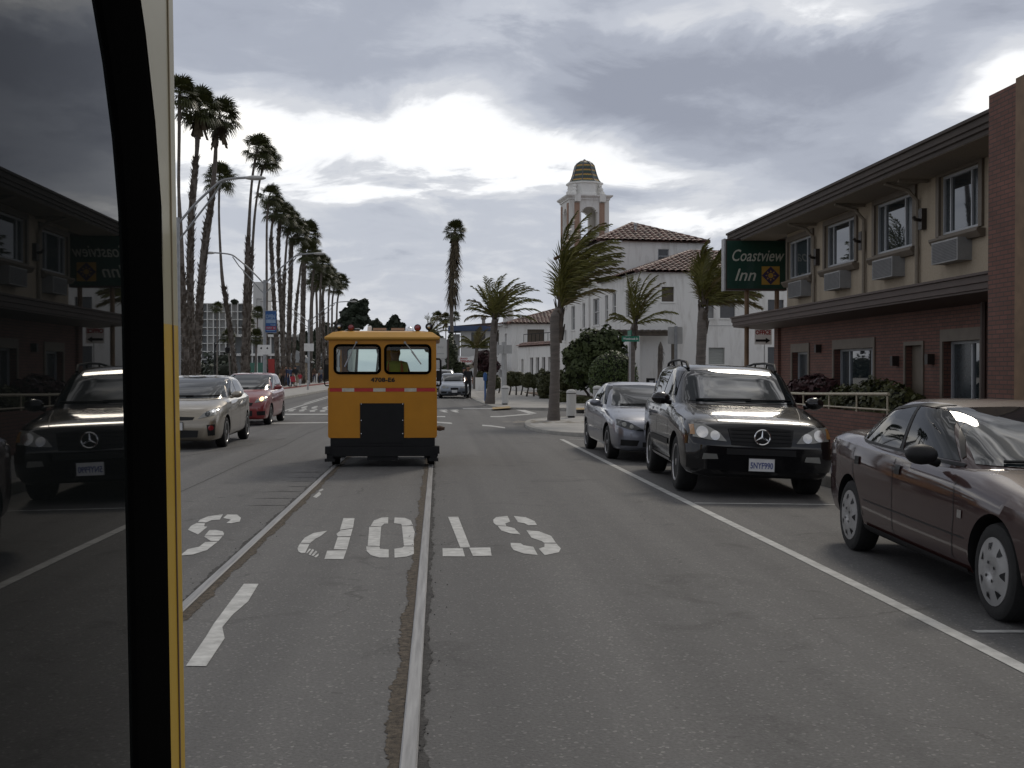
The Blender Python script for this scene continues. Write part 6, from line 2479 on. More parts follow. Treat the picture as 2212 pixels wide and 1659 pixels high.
# --- maroon sedan, nearest on the right ------------------------
def build_maroon():
    rw, fw = on_road(1848, 1189), on_road(2165, 1342)
    wb = rw.y - fw.y
    k = wb / 2.60
    W = 1.78
    fo = .90 * k
    L = (.90 + 2.60 + .98) * k
    cx = (rw.x + fw.x) / 2 + W / 2 - .09
    f = lambda v: v * k
    c = Car('sedan_car', 'maroon four door sedan with silver plastic wheel covers, nearest car on the right', 'car',
            (fw.x + W / 2 - .085 - fo * (rw.x - fw.x) / wb, fw.y - fo, road_z(cx)), -math.atan2(rw.x - fw.x, wb), W, 'paint_maroon',
            [(0, .66, .30, .52, .57), (.05, .80, .24, .60, .66), (.16, .90, .22, .67, .745), (f(.45), .96, .21, .75, .82), (f(.9), .99, .21, .82, .885), (f(1.35), 1.0, .21, .865, .95),
             (f(2.2), 1.0, .21, .91, .99), (f(3.2), .995, .22, .955, 1.02), (f(3.75), .98, .24, .985, 1.06), (f(4.02), .955, .28, .99, 1.07), (f(4.2), .89, .34, .97, 1.05), (f(4.29), .78, .42, .90, .95), (f(4.31), .72, .46, .86, .90)],
            [(.86, f(1.12), f(3.98), .93, 5.0), (.96, f(1.32), f(3.86), .905, 5.0), (1.06, f(1.55), f(3.70), .87, 5.0), (1.18, f(1.83), f(3.46), .815, 5.2), (1.29, f(2.12), f(3.20), .75, 5.2), (1.355, f(2.36), f(3.00), .68, 4.8), (1.385, f(2.5), f(2.9), .56, 4), (1.397, f(2.6), f(2.8), .35, 4), (1.40, f(2.65), f(2.75), .05, 3)], roll=R(1.4))
    c.root.scale = (1.0, 1.0, 1.035)
    ya, yb = fo, fo + wb
    r = .315
    c.finish_body([(ya, r + .055, r + .0), (yb, r + .055, r + .0)], .32)
    for y in (ya, yb):
        c.wheel(y, r, .212, .20, 'hubcap', .03)
    c.panel('windscreen', 'front', [(-.70, .955), (0, .945), (.70, .955)], [(-.55, 1.325), (0, 1.345), (.55, 1.325)], 'carglass', .006, nu=24, nv=12)
    yo = lambda Y: Y - (fw.y - fo)
    kk = 1.04    # survey of the side glass, taken on the glass plane
    for s in ('left', 'right'):
        c.panel('side_window', s, [(f(1.62), .965), (f(2.48), .985)], [(f(2.14), 1.30), (f(2.54), 1.325)], 'sideglass', .005)
        c.panel('side_window', s, [(f(2.56), .985), (f(3.30), 1.005)], [(f(2.60), 1.325), (f(2.98), 1.27)], 'sideglass', .005)
        c.panel('side_window', s, [(f(3.34), 1.01), (f(3.58), 1.015)], [(f(3.06), 1.235), (f(3.42), 1.07)], 'sideglass', .005)
        c.seam('window_trim', s, [(f(1.55), .94), (f(2.5), .968), (f(3.62), 1.0)], .022, 'darkplastic', 'house', .007)
        c.seam('window_trim', s, [(f(1.62), .99), (f(2.10), 1.315), (f(2.5), 1.345), (f(3.05), 1.29), (f(3.45), 1.08), (f(3.62), 1.01)], .024, 'darkplastic', 'house', .0065)
        c.seam('window_trim', s, [(f(2.52), .98), (f(2.57), 1.335)], .045, 'darkplastic', 'house', .008)
        for pts in ([(f(1.45), .86), (f(1.42), .60), (f(1.46), .30)], [(f(2.52), .94), (f(2.50), .55), (f(2.50), .29)], [(f(3.42), .96), (f(3.40), .72), (f(3.14), .36)]):
            c.seam('door_seam', s, pts, .010, 'darkplastic')
        for y in (2.36, 3.24):
            c.panel('door_handle', s, [(f(y), .79), (f(y) + .12, .79)], [(f(y), .86), (f(y) + .12, .86)], 'darkplastic', .012, 'hull', 8, 5)
        c.panel('sill_moulding', s, [(ya + .40, .215), (yb - .40, .235)], [(ya + .40, .275), (yb - .40, .30)], 'hubcap' if False else 'darkplastic', .02, 'hull', 20, 3)
        c.seam('body_crease', s, [(ya + .42, .47), (yb - .44, .50)], .012, 'darkplastic', off=.002)
        c.panel('side_badge', s, [(f(1.30), .60), (f(1.36), .60)], [(f(1.30), .655), (f(1.36), .655)], 'chrome', .006, 'hull', 3, 3)
        c.panel('tail_light', s, [(f(4.14), .78), (f(4.28), .80)], [(f(4.10), .93), (f(4.26), .92)], 'redlens', .008, 'hull', 6, 5)
    for s in (-1, 1):
        c.panel('headlight', 'front', [(s * .42, .56), (s * .76, .58)], [(s * .46, .67), (s * .74, .69)], 'lamp', .010, 'hull', 8, 5)
    c.panel('intake', 'front', [(-.4, .33), (.4, .33)], [(-.4, .43), (.4, .43)], 'darkplastic', .01, 'hull', 10, 3)
    c.mirror(f(1.74), 1.00, .99, 'darkplastic', (.125, .09, .075))
    c.wipers([((-.55, .97), (.10, .985)), ((.02, .97), (.60, .99))])
    q = MB()
    q.tube([(-.45, f(2.0), 1.28), (-.50, f(2.0) - .03, 2.0)], .004, 5) if False else q.tube([(.30, f(1.2), .93), (.30, f(1.28), 1.75)], .004, 5)
    q.build('aerial', 'black', c.root)
    return c


build_maroon()


def build_sedan(name, label, loc, rz, paint_, roll=0.0, rim='alloy7', group=None, detail=True, eye='angular', k=1.0, W=1.78, plate_=None, lampmat='lamp'):
    f = lambda v: v * k
    c = Car(name, label, 'car', loc, rz, W, paint_,
            [(0, .64, .27, .55, .60), (.05, .78, .22, .62, .69), (.16, .89, .20, .69, .765), (.45, .955, .20, .78, .845), (.9, .99, .20, .845, .915), (1.3, 1.0, .20, .885, .975),
             (2.2, 1.0, .21, .93, 1.0), (3.2, .995, .22, .965, 1.03), (3.75, .98, .24, .99, 1.07), (4.1, .95, .28, .99, 1.08), (4.4, .88, .35, .97, 1.04), (4.55, .74, .44, .90, .95)],
            [(.88, 1.05, 4.05, .93, 5.0), (.98, 1.26, 3.94, .91, 5.0), (1.10, 1.52, 3.74, .865, 5.0), (1.22, 1.80, 3.50, .81, 5.2), (1.33, 2.10, 3.24, .745, 5.2), (1.395, 2.34, 3.05, .67, 4.8), (1.425, 2.5, 2.95, .55, 4), (1.437, 2.6, 2.85, .34, 4), (1.44, 2.65, 2.8, .05, 3)], roll=roll, group=group)
    c.finish_body([(.92, .375, .315), (3.60, .375, .315)], .32)
    for y in (.92, 3.60):
        c.wheel(y, .315, .215, .21, rim, .025)
    c.panel('windscreen', 'front', [(-.70, .985), (0, .975), (.70, .985)], [(-.55, 1.36), (0, 1.385), (.55, 1.36)], 'carglass', .006, nu=24, nv=12)
    for s in ('left', 'right'):
        c.panel('side_window', s, [(1.66, 1.0), (2.44, 1.01)], [(2.16, 1.345), (2.50, 1.365)], 'sideglass', .005)
        c.panel('side_window', s, [(2.52, 1.01), (3.24, 1.03)], [(2.57, 1.365), (3.00, 1.315)], 'sideglass', .005)
        c.panel('side_window', s, [(3.28, 1.03), (3.62, 1.045)], [(3.06, 1.29), (3.44, 1.10)], 'sideglass', .005)
        for pts in ([(1.40, .88), (1.40, .60), (1.46, .30)], [(2.48, .95), (2.46, .55), (2.46, .29)], [(3.36, .97), (3.34, .72), (3.08, .36)]):
            c.seam('door_seam', s, pts, .010, 'darkplastic')
        for y in (2.24, 3.12):
            c.panel('door_handle', s, [(y, .83), (y + .17, .83)], [(y, .865), (y + .17, .865)], paint_, .025, 'hull', 6, 3)
        c.seam('side_moulding', s, [(1.36, .52), (3.12, .54)], .03, 'chrome' if detail else 'darkplastic', off=.006)
    for s in (-1, 1):
        if eye == 'round':
            lo_ = c.disc('headlight', 'front', (s * .60, .635), .105, lampmat, off=.012, ry=.085)
            c.disc('headlight', 'front', (s * .40, .625), .065, lampmat, off=.012, ry=.055)
        else:
            lo_ = c.panel('headlight', 'front', [(s * .34, .565), (s * .60, .59), (s * .80, .66)], [(s * .36, .60), (s * .60, .72), (s * .79, .765)], 'carglass', .010, 'hull', 10, 6)
            c.disc('reflector', 'front', (s * .56, .64), .035, lampmat, off=.016, parent=lo_)
            c.disc('reflector', 'front', (s * .68, .675), .038, lampmat, off=.016, parent=lo_)
        c.panel('side_intake', 'front', [(s * .46, .30), (s * .74, .30)], [(s * .42, .40), (s * .74, .41)], 'darkplastic', .010, 'hull', 8, 4)
    g_ = c.panel('grille', 'front', [(-.22, .49), (0, .47), (.22, .49)], [(-.26, .60), (0, .615), (.26, .60)], 'darkplastic', .010, 'hull', 10, 5)
    c.seam('grille_surround', 'front', [(-.26, .60), (-.22, .49), (0, .47), (.22, .49), (.26, .60)], .022, 'chrome', off=.016, parent=g_)
    c.panel('intake', 'front', [(-.36, .28), (.36, .28)], [(-.36, .37), (.36, .37)], 'darkplastic', .010, 'hull', 10, 4)
    c.plate(-.03, .415, plate_)
    c.mirror(1.62, 1.03, .99, paint_, (.115, .08, .07))
    c.wipers([((-.55, 1.0), (.10, 1.015)), ((.02, 1.0), (.60, 1.02))])
    return c


fw = on_road(1318, 990)
build_sedan('sedan_car', 'silver sedan parked behind the black off-road car', (fw.x + .80, fw.y - .92, road_z(fw.x + .8)), R(0.8), 'paint_silver', R(1.4), 'alloy7')
dx = at(981, 858, 66).x
build_sedan('sedan_car', 'blue grey sedan with round headlights parked at the far kerb', (dx, 64.5, .0), R(1.0), 'paint_slate', 0, 'alloy7', None, True, 'round')


# --- hatchbacks of the oncoming lane ---------------------------
def build_hatch(name, label, loc, rz, paint_, W, body, house, wheels, r, ws, sides, kind, group=None):
    c = Car(name, label, 'car', loc, rz, W, paint_, body, house, group=group)
    c.finish_body([(y, r + .055, r) for y in wheels], .32)
    for y in wheels:
        c.wheel(y, r, r * .68, .20, 'alloy5' if kind == 'red' else 'alloy7', .02)
    c.panel('windscreen', 'front', ws[0], ws[1], 'carglass', .006, nu=24, nv=14)
    for s in ('left', 'right'):
        for b, t in sides:
            c.panel('side_window', s, b, t, 'sideglass', .005)
    return c


fw, rw = on_road(488, 965), on_road(532, 949)
W = 1.76
gx = fw.x - W / 2 + .05
gold = build_hatch('hatchback_car', 'champagne gold hatchback with sloping nose driving in the oncoming lane', (gx, fw.y - .95, 0), R(.4), 'paint_gold', W,
                   [(0, .66, .24, .52, .58), (.05, .80, .19, .60, .68), (.14, .89, .17, .68, .765), (.40, .955, .17, .80, .875), (.8, .985, .17, .885, .965), (1.15, 1.0, .18, .945, 1.03),
                    (2.0, 1.0, .19, .98, 1.08), (3.2, .99, .20, 1.02, 1.10), (3.9, .96, .24, 1.05, 1.12), (4.3, .90, .32, 1.04, 1.10), (4.46, .80, .42, .95, 1.0)],
                   [(.92, .70, 4.40, .92, 4.6), (1.02, .98, 4.36, .905, 4.8), (1.14, 1.30, 4.28, .87, 5.0), (1.27, 1.68, 4.10, .815, 5.2), (1.39, 2.10, 3.80, .75, 5.2), (1.45, 2.40, 3.5, .68, 4.8), (1.48, 2.6, 3.25, .56, 4.2), (1.492, 2.7, 3.1, .34, 4), (1.495, 2.8, 3.0, .05, 3)],
                   (.95, 3.65), .315,
                   ([(-.76, 1.02), (0, 1.01), (.76, 1.02)], [(-.57, 1.425), (0, 1.45), (.57, 1.425)]),
                   [([(1.20, 1.045), (1.52, 1.045)], [(1.52, 1.22), (1.60, 1.26)]), ([(1.62, 1.045), (2.48, 1.06)], [(2.06, 1.40), (2.52, 1.425)]), ([(2.56, 1.06), (3.40, 1.09)], [(2.60, 1.425), (3.16, 1.36)])], 'gold')
for s in (-1, 1):
    lo_ = gold.panel('headlight', 'front', [(s * .44, .62), (s * .60, .655), (s * .77, .70)], [(s * .56, .745), (s * .70, .81), (s * .80, .845)], 'lamp', .010, 'hull', 10, 7)
    gold.disc('reflector', 'front', (s * .62, .715), .05, 'carglass', off=.014, parent=lo_)
    gold.disc('reflector', 'front', (s * .72, .77), .04, 'lampin', off=.014, parent=lo_)
    gold.panel('fog_recess', 'front', [(s * .64, .28), (s * .76, .29)], [(s * .62, .50), (s * .76, .51)], 'darkplastic', .010, 'hull', 5, 5)
    gold.disc('fog_light', 'front', (s * .69, .44), .05, 'redlens', off=.016)
gold.panel('grille', 'front', [(-.34, .60), (0, .585), (.34, .60)], [(-.38, .655), (0, .665), (.38, .655)], 'darkplastic', .010, 'hull', 14, 4)
gold.panel('intake', 'front', [(-.44, .25), (0, .24), (.44, .25)], [(-.46, .39), (0, .40), (.46, .39)], 'darkplastic', .010, 'hull', 14, 5)
gold.plate(-.035, .475, '2 KYL 482' if False else None)
gold.mirror(1.35, 1.09, 1.0, 'paint_gold', (.12, .08, .075))
for k in ('left', 'right'):
    for pts in ([(1.36, .98), (1.34, .70), (1.42, .30)], [(2.52, 1.02), (2.50, .30)], [(3.40, 1.05), (3.34, .75), (3.10, .36)]):
        gold.seam('door_seam', k, pts, .010, 'darkplastic')
    for y in (2.28, 3.14):
        gold.panel('door_handle', k, [(y, .90), (y + .17, .90)], [(y, .935), (y + .17, .935)], 'paint_gold', .025, 'hull', 6, 3)
gold.wipers([((-.60, 1.04), (.15, 1.055)), ((0, 1.04), (.65, 1.06))])

fw = on_road(584, 917)
W = 1.70
rx = fw.x - W / 2 + .04
M['lampwarm'] = emit('lit_headlamp', (1.0, .66, .30), 2.2)
red = build_hatch('hatchback_car', 'red hatchback with one headlight glowing, following the gold car', (rx, fw.y - .85, 0), R(-.6), 'paint_red', W,
                  [(0, .70, .26, .54, .60), (.05, .83, .20, .62, .70), (.14, .91, .18, .70, .79), (.40, .96, .17, .82, .89), (.75, .99, .17, .90, .98), (1.05, 1.0, .18, .96, 1.05),
                   (2.0, 1.0, .19, .99, 1.09), (3.0, .99, .20, 1.02, 1.11), (3.6, .96, .24, 1.04, 1.12), (3.95, .90, .32, 1.03, 1.10), (4.08, .80, .42, .95, 1.0)],
                  [(.94, .66, 4.02, .92, 4.8), (1.05, .92, 4.0, .905, 5.0), (1.18, 1.24, 3.95, .87, 5.2), (1.31, 1.60, 3.86, .82, 5.4), (1.43, 1.98, 3.74, .76, 5.4), (1.49, 2.2, 3.6, .69, 5), (1.515, 2.4, 3.45, .57, 4.2), (1.527, 2.6, 3.2, .34, 4), (1.53, 2.8, 3.0, .05, 3)],
                  (.85, 3.35), .30,
                  ([(-.72, 1.04), (0, 1.03), (.72, 1.04)], [(-.56, 1.46), (0, 1.48), (.56, 1.46)]),
                  [([(1.15, 1.065), (1.45, 1.065)], [(1.42, 1.23), (1.50, 1.26)]), ([(1.56, 1.065), (2.34, 1.075)], [(1.96, 1.44), (2.38, 1.455)]), ([(2.42, 1.075), (3.20, 1.10)], [(2.46, 1.455), (3.10, 1.42)])], 'red')
for s in (-1, 1):
    lo_ = red.panel('headlight', 'front', [(s * .48, .66), (s * .62, .68), (s * .77, .71)], [(s * .52, .75), (s * .68, .83), (s * .79, .875)], 'lamp', .010, 'hull', 10, 7)
    red.disc('reflector', 'front', (s * .66, .765), .055, 'lampwarm' if s > 0 else 'lampin', off=.014, ry=.06, parent=lo_)
    red.panel('fog_recess', 'front', [(s * .56, .30), (s * .76, .31)], [(s * .54, .42), (s * .76, .43)], 'darkplastic', .010, 'hull', 6, 4)
red.panel('grille', 'front', [(-.40, .58), (0, .57), (.40, .58)], [(-.44, .66), (0, .675), (.44, .66)], 'darkplastic', .010, 'hull', 14, 4)
red.panel('intake', 'front', [(-.42, .28), (0, .27), (.42, .28)], [(-.42, .44), (0, .45), (.42, .44)], 'darkplastic', .010, 'hull', 14, 5)
red.plate(-.035, .505, None)
red.mirror(1.30, 1.10, .97, 'paint_red', (.12, .08, .075))
for k in ('left', 'right'):
    for pts in ([(1.26, 1.0), (1.24, .70), (1.30, .30)], [(2.40, 1.03), (2.38, .30)]):
        red.seam('door_seam', k, pts, .010, 'darkplastic')
red.wipers([((-.55, 1.06), (.15, 1.075)), ((0, 1.06), (.6, 1.08))])

# silver estate car at the far kerb, behind the blue grey sedan
dx = at(958, 860, 72).x
est = build_hatch('estate_car', 'silver high roofed car half hidden by the railcar at the far kerb', (dx, 71.2, .0), R(1.0), 'paint_grey', 1.84,
                  [(0, .70, .30, .60, .66), (.05, .83, .26, .70, .78), (.14, .91, .24, .80, .88), (.40, .96, .24, .90, .97), (.9, .99, .25, .98, 1.05), (1.3, 1.0, .26, 1.05, 1.13),
                   (2.2, 1.0, .26, 1.07, 1.18), (3.4, .99, .28, 1.09, 1.19), (4.1, .96, .34, 1.10, 1.19), (4.4, .88, .42, 1.0, 1.08)],
                  [(1.02, 1.0, 4.36, .92, 5), (1.14, 1.20, 4.34, .905, 5.2), (1.30, 1.48, 4.28, .86, 5.4), (1.46, 1.76, 4.20, .80, 5.4), (1.58, 2.0, 4.1, .74, 5.2), (1.63, 2.2, 3.95, .62, 4.5), (1.648, 2.5, 3.6, .36, 4), (1.65, 2.8, 3.2, .05, 3)],
                  (.92, 3.6), .35,
                  ([(-.74, 1.16), (0, 1.15), (.74, 1.16)], [(-.60, 1.56), (0, 1.58), (.60, 1.56)]),
                  [([(1.66, 1.19), (2.40, 1.20)], [(2.0, 1.53), (2.44, 1.55)]), ([(2.50, 1.20), (3.3, 1.21)], [(2.54, 1.55), (3.25, 1.54)])], 'gold')
for s in (-1, 1):
    est.panel('headlight', 'front', [(s * .48, .70), (s * .80, .73)], [(s * .50, .84), (s * .80, .88)], 'lamp', .010, 'hull', 8, 5)
est.panel('grille', 'front', [(-.40, .58), (.40, .58)], [(-.40, .78), (.40, .78)], 'darkplastic', .010, 'hull', 10, 4)
est.panel('intake', 'front', [(-.5, .34), (.5, .34)], [(-.5, .46), (.5, .46)], 'darkplastic', .010, 'hull', 10, 4)
est.plate(-.035, .52, None)
est.mirror(1.5, 1.2, 1.0, 'paint_grey', (.12, .08, .085))
for s in (-1, 1):
    q = MB()
    q.tube([(s * .62, 2.1, 1.60), (s * .62, 2.25, 1.68), (s * .62, 3.8, 1.67), (s * .61, 3.95, 1.60)], .018, 6)
    q.build('roof_rail', 'galv', est.root)


# ================================================================ PEOPLE
SKIN = (.30, .17, .115)
M['skin'] = mat('skin', SKIN, .55, var=.08)


def person(label, loc, rz, cols, pose='walk', h=1.72, hair='hair_dark', group=None, stride=.16, arm=.10, bag=None, vest=None):
    """one skinned body; cols = (shirt, trousers, shoes)"""
    t = thing('person', label, 'person', loc, rz, group)
    s = h / 1.72
    V, E, Rd, K = [], [], [], []

    def node(p, r, kind, parent=None):
        V.append(Vector(p) * s)
        Rd.append(r * s)
        K.append(kind)
        if parent is not None:
            E.append((parent, len(V) - 1))
        return len(V) - 1
    if pose == 'sit':
        pe = node((0, 0, .50), .15, 'P')
        sp = node((0, .02, .70), .145, 'S', pe)
        ch = node((0, .0, .92), .165, 'S', sp)
        nb = node((0, -.01, 1.06), .085, 'S', ch)
        nk = node((0, -.02, 1.13), .055, 'K', nb)
        hd = node((0, -.03, 1.22), .085, 'K', nk)
        ht = node((0, -.02, 1.32), .075, 'K', hd)
    else:
        pe = node((0, 0, .93), .145, 'P')
        sp = node((0, 0, 1.13), .130, 'S', pe)
        ch = node((0, .0, 1.33), .150, 'S', sp)
        nb = node((0, .0, 1.45), .075, 'S', ch)
        nk = node((0, -.01, 1.51), .050, 'K', nb)
        hd = node((0, -.02, 1.59), .082, 'K', nk)
        ht = node((0, -.01, 1.67), .070, 'K', hd)
    node(V[hd] / s + Vector((0, -.085, .01)), .018, 'K', hd)      # nose
    for g in (-1, 1):
        node(V[hd] / s + Vector((g * .085, .01, .01)), .016, 'K', hd)    # ears
        b = V[ch] / s
        sh = node((g * .185, .0, b.z + .085), .062, 'S', ch)
        if pose == 'sit':
            el_ = node((g * .235, -.10, b.z - .18), .046, 'S', sh)
            wr = node((g * .20, -.34, b.z - .20), .032, 'K', el_)
            hn = node((g * .18, -.42, b.z - .19), .034, 'K', wr)
            f0 = Vector((g * .18, -.44, b.z - .19))
            fd = Vector((0, -1, -.3))
        else:
            sw = g * arm
            el_ = node((g * .235, sw * .6, 1.13), .044, 'S', sh)
            wr = node((g * .235, -.06 + sw, .90), .030, 'K', el_)
            hn = node((g * .232, -.08 + sw, .83), .034, 'K', wr)
            f0 = Vector((g * .232, -.085 + sw, .81))
            fd = Vector((0, -.25, -1))
        fd.normalize()
        for k, ln in enumerate((.065, .075, .072, .058)):
            o_ = Vector((0, (k - 1.5) * .017, 0)) if pose != 'sit' else Vector(((k - 1.5) * .017, 0, 0))
            a_ = node(f0 + o_ + fd * .02, .009, 'K', hn)
            node(f0 + o_ + fd * ln + Vector((-g * .012, 0, 0)), .007, 'K', a_)
        a_ = node(f0 + Vector((-g * .02, -.03, .02)), .011, 'K', hn)
        node(f0 + Vector((-g * .03, -.05, -.01)), .009, 'K', a_)
        if pose == 'sit':
            hp = node((g * .10, -.04, .48), .105, 'P', pe)
            kn = node((g * .13, -.46, .50), .070, 'P', hp)
            an = node((g * .13, -.44, .09), .045, 'P', kn)
            node((g * .13, -.60, .035), .038, 'F', an)
        else:
            st = g * stride
            hp = node((g * .095, 0, .86), .098, 'P', pe)
            kn = node((g * .10, -.5 * st - .03, .48), .066, 'P', hp)
            an = node((g * .10, -st + (.06 if st < 0 else 0), .085 + (.03 if st < 0 else 0)), .042, 'P', kn)
            node((g * .105, -st - .13 + (.06 if st < 0 else 0), .032), .036, 'F', an)
    me = bpy.data.meshes.new('body')
    me.from_pydata([tuple(v) for v in V], E, [])
    o = bpy.data.objects.new('body', me)
    COL.objects.link(o)
    md = o.modifiers.new('skin', 'SKIN')
    md.use_smooth_shade = True
    for i, sv in enumerate(me.skin_vertices[0].data):
        sv.radius = (Rd[i], Rd[i])
        sv.use_root = (i == 0)
    ss = o.modifiers.new('sub', 'SUBSURF')
    ss.levels = ss.render_levels = 1
    bpy.context.view_layer.update()
    me2 = bpy.data.meshes.new_from_object(o.evaluated_get(bpy.context.evaluated_depsgraph_get()))
    o.modifiers.clear()
    o.data = me2
    for c in ('skin',) + cols:
        me2.materials.append(M[c])
    idx = {'K': 0, 'S': 1, 'P': 2, 'F': 3}
    segs = [(V[a], V[b], K[b]) for a, b in E]
    for p in me2.polygons:
        c = p.center
        best = min(segs, key=lambda sg: (c - (sg[0] + (sg[1] - sg[0]) * max(0, min(1, (c - sg[0]).dot(sg[1] - sg[0]) / max(1e-9, (sg[1] - sg[0]).length_squared)))))
                   .length_squared)
        p.material_index = idx[best[2]]
        p.use_smooth = True
    o.parent = t
    q = MB()
    hc = V[ht] + Vector((0, .015, .0)) * s
    q.ball(hc, .098 * s, 12, s=(.98, 1.02, .85))
    if hair == 'hair_long':
        q.ball(V[nk] + Vector((0, .07, .02)), .085 * s, 10, s=(1.1, .6, 1.5))
    q.build('cap' if hair in ('cap_dark', 'cap_pale') else 'hair', hair, t, smooth=180)
    fc = MB()
    for g in (-1, 1):
        fc.ball(V[hd] + Vector((g * .032, -.080, .03)) * s, .010 * s, 6)
    fc.tube([V[hd] + Vector((-.022, -.078, -.038)) * s, V[hd] + Vector((.022, -.078, -.038)) * s], .005 * s, 5)
    fc.build('face', 'hair_dark', t)
    return t, V, ch


for n_, c_ in dict(hair_dark=(.025, .018, .013), hair_long=(.06, .035, .02), cap_dark=(.02, .022, .03), cap_pale=(.35, .33, .30), navy=(.02, .03, .07), blackcloth=(.015, .015, .016), denim=(.05, .075, .14),
                   redcloth=(.34, .03, .045), greycloth=(.16, .16, .165), whitecloth=(.5, .5, .5), khaki=(.20, .16, .10), brown=(.10, .06, .04), shoe=(.03, .028, .027), olive=(.08, .08, .04)).items():
    M[n_] = mat('cloth_' + n_ if 'hair' not in n_ else n_, c_, .85, var=.15, scale=8)
G_ = 'pedestrians on the left pavement'
for (px, py, rz, lab, cols, pose, h, hair, st) in [
        (610.5, 836, 200, 'person in brown top and dark trousers with a pale bag, leftmost of the walkers', ('brown', 'blackcloth', 'shoe'), 'walk', 1.75, 'hair_long', .12),
        (618, 835, 30, 'person in dark navy clothes walking just left of the hut', ('navy', 'denim', 'shoe'), 'walk', 1.75, 'hair_dark', .16),
        (627, 835, 10, 'person in denim jacket beside the pushchair', ('denim', 'navy', 'shoe'), 'walk', 1.70, 'hair_dark', .14),
        (638, 835, 190, 'person in a black coat standing in front of the hut door', ('blackcloth', 'khaki', 'shoe'), 'walk', 1.78, 'cap_dark', .10),
        (648, 836, 170, 'child in a bright red top beside the black coated person', ('redcloth', 'whitecloth', 'shoe'), 'walk', 1.20, 'hair_dark', .10),
        (679, 827, 20, 'person in brown sitting height beside the white bin, far pavement', ('brown', 'navy', 'shoe'), 'walk', 1.65, 'hair_dark', .10),
        (693, 828, 190, 'person in grey jumper and dark trousers walking near the railcar mirror', ('greycloth', 'navy', 'shoe'), 'walk', 1.72, 'cap_pale', .18)]:
    g = ground(px, py, .22)
    lab = lab.replace(' sitting height', '')
    t_, V_, ch_ = person(lab, g, R(rz), cols, pose, h, hair, G_, st)
    if 'pale bag' in lab:
        q = MB()
        q.ball((.27, .02, .86), 1, 10, s=(.09, .20, .20))
        q.tube([(.27, .02, 1.0), (.2, .02, 1.42)], .012, 5)
        b_ = q.build('shoulder_bag', 'khaki')
        b_.location = t_.location
        b_.rotation_euler = t_.rotation_euler
        tag(b_, 'pale khaki shoulder bag carried by the pedestrian in brown', 'bag')
# pushchair
g = ground(633, 836, .22)
t = thing('pushchair', 'white framed pushchair with red seat among the pedestrians', 'pushchair', g, .3)
q = MB()
q.tube([(-.22, -.35, .1), (-.22, .05, .55), (-.22, .45, 1.0), (.22, .45, 1.0), (.22, .05, .55), (.22, -.35, .1)], .02, 6)
q.tube([(-.22, .35, .1), (-.22, -.1, .6)], .02, 6)
q.tube([(.22, .35, .1), (.22, -.1, .6)], .02, 6)
q.build('frame', 'white', t)
q = MB()
q.prism([(-.2, -.2, .42), (-.2, .15, .45), (-.2, .3, .85), (-.2, .22, .88), (-.2, .08, .52), (-.2, -.2, .5)], (.4, 0, 0))
q.build('seat', 'redcloth', t)
for x in (-.24, .24):
    for y in (-.35, .35):
        q = MB()
        q.lathe([(.10, -.02), (.10, .02)], 14, X=Matrix.Translation((x, y, .10)) @ Matrix.Rotation(R(90), 4, 'Y'))
        q.build('wheel', 'tyre', t)
for (px, py, rz, lab, cols, h, hair, st, Yp) in [
        (1011, 856, 10, 'person in a long dark coat standing on the far right pavement', ('blackcloth', 'blackcloth', 'shoe'), 1.82, 'hair_dark', .06, 63),
        (1002, 852, 60, 'person in dark jacket facing the coated person behind the blue grey sedan', ('blackcloth', 'navy', 'shoe'), 1.72, 'cap_dark', .08, 68)]:
    g = at(px, 800, Yp)
    person(lab, (g.x, Yp, WALK), R(rz), cols, 'walk', h, hair, 'people beside the far parked cars', st, arm=.03)

# ================================================================ RAILCARS
M['orange'] = carpaint('railcar_orange', (.48, .20, .006), metal=0.0, rough=.5, coat=.12)
M['railcar_spec'] = M['orange']
M['orange'].node_tree.nodes['Principled BSDF'].inputs['Specular IOR Level'].default_value = .25
M['orangeroof'] = carpaint('railcar_roof', (.55, .28, .03), metal=0.0, rough=.5, coat=.12)
M['interior'] = mat('railcar_interior', (.34, .33, .30), .7, var=.1)
M['cabglass'] = clearglass('cab_glass', (.74, .82, .80))
M['redtape'] = mat('red_reflective_tape', (.42, .012, .014), .35, var=.12, scale=12)
M['whitetape'] = mat('white_reflective_tape', (.50, .46, .38), .4, var=.2, scale=12)
M['vestyellow'] = mat('vest_yellow', (.40, .46, .06), .7, var=.15)
M['vestorange'] = mat('vest_orange', (.55, .14, .03), .7, var=.1)
M['seat'] = mat('dark_seat', (.03, .03, .032), .7, var=.2)
RX, RY = -.915, 18.9


def rrect(x0, x1, z0, z1, r, n=6):
    pts = []
    for cx, cz, a0 in ((x1 - r, z0 + r, -90), (x1 - r, z1 - r, 0), (x0 + r, z1 - r, 90), (x0 + r, z0 + r, 180)):
        for k in range(n + 1):
            a = R(a0 + 90 * k / n)
            pts.append((cx + r * math.cos(a), cz + r * math.sin(a)))
    return pts


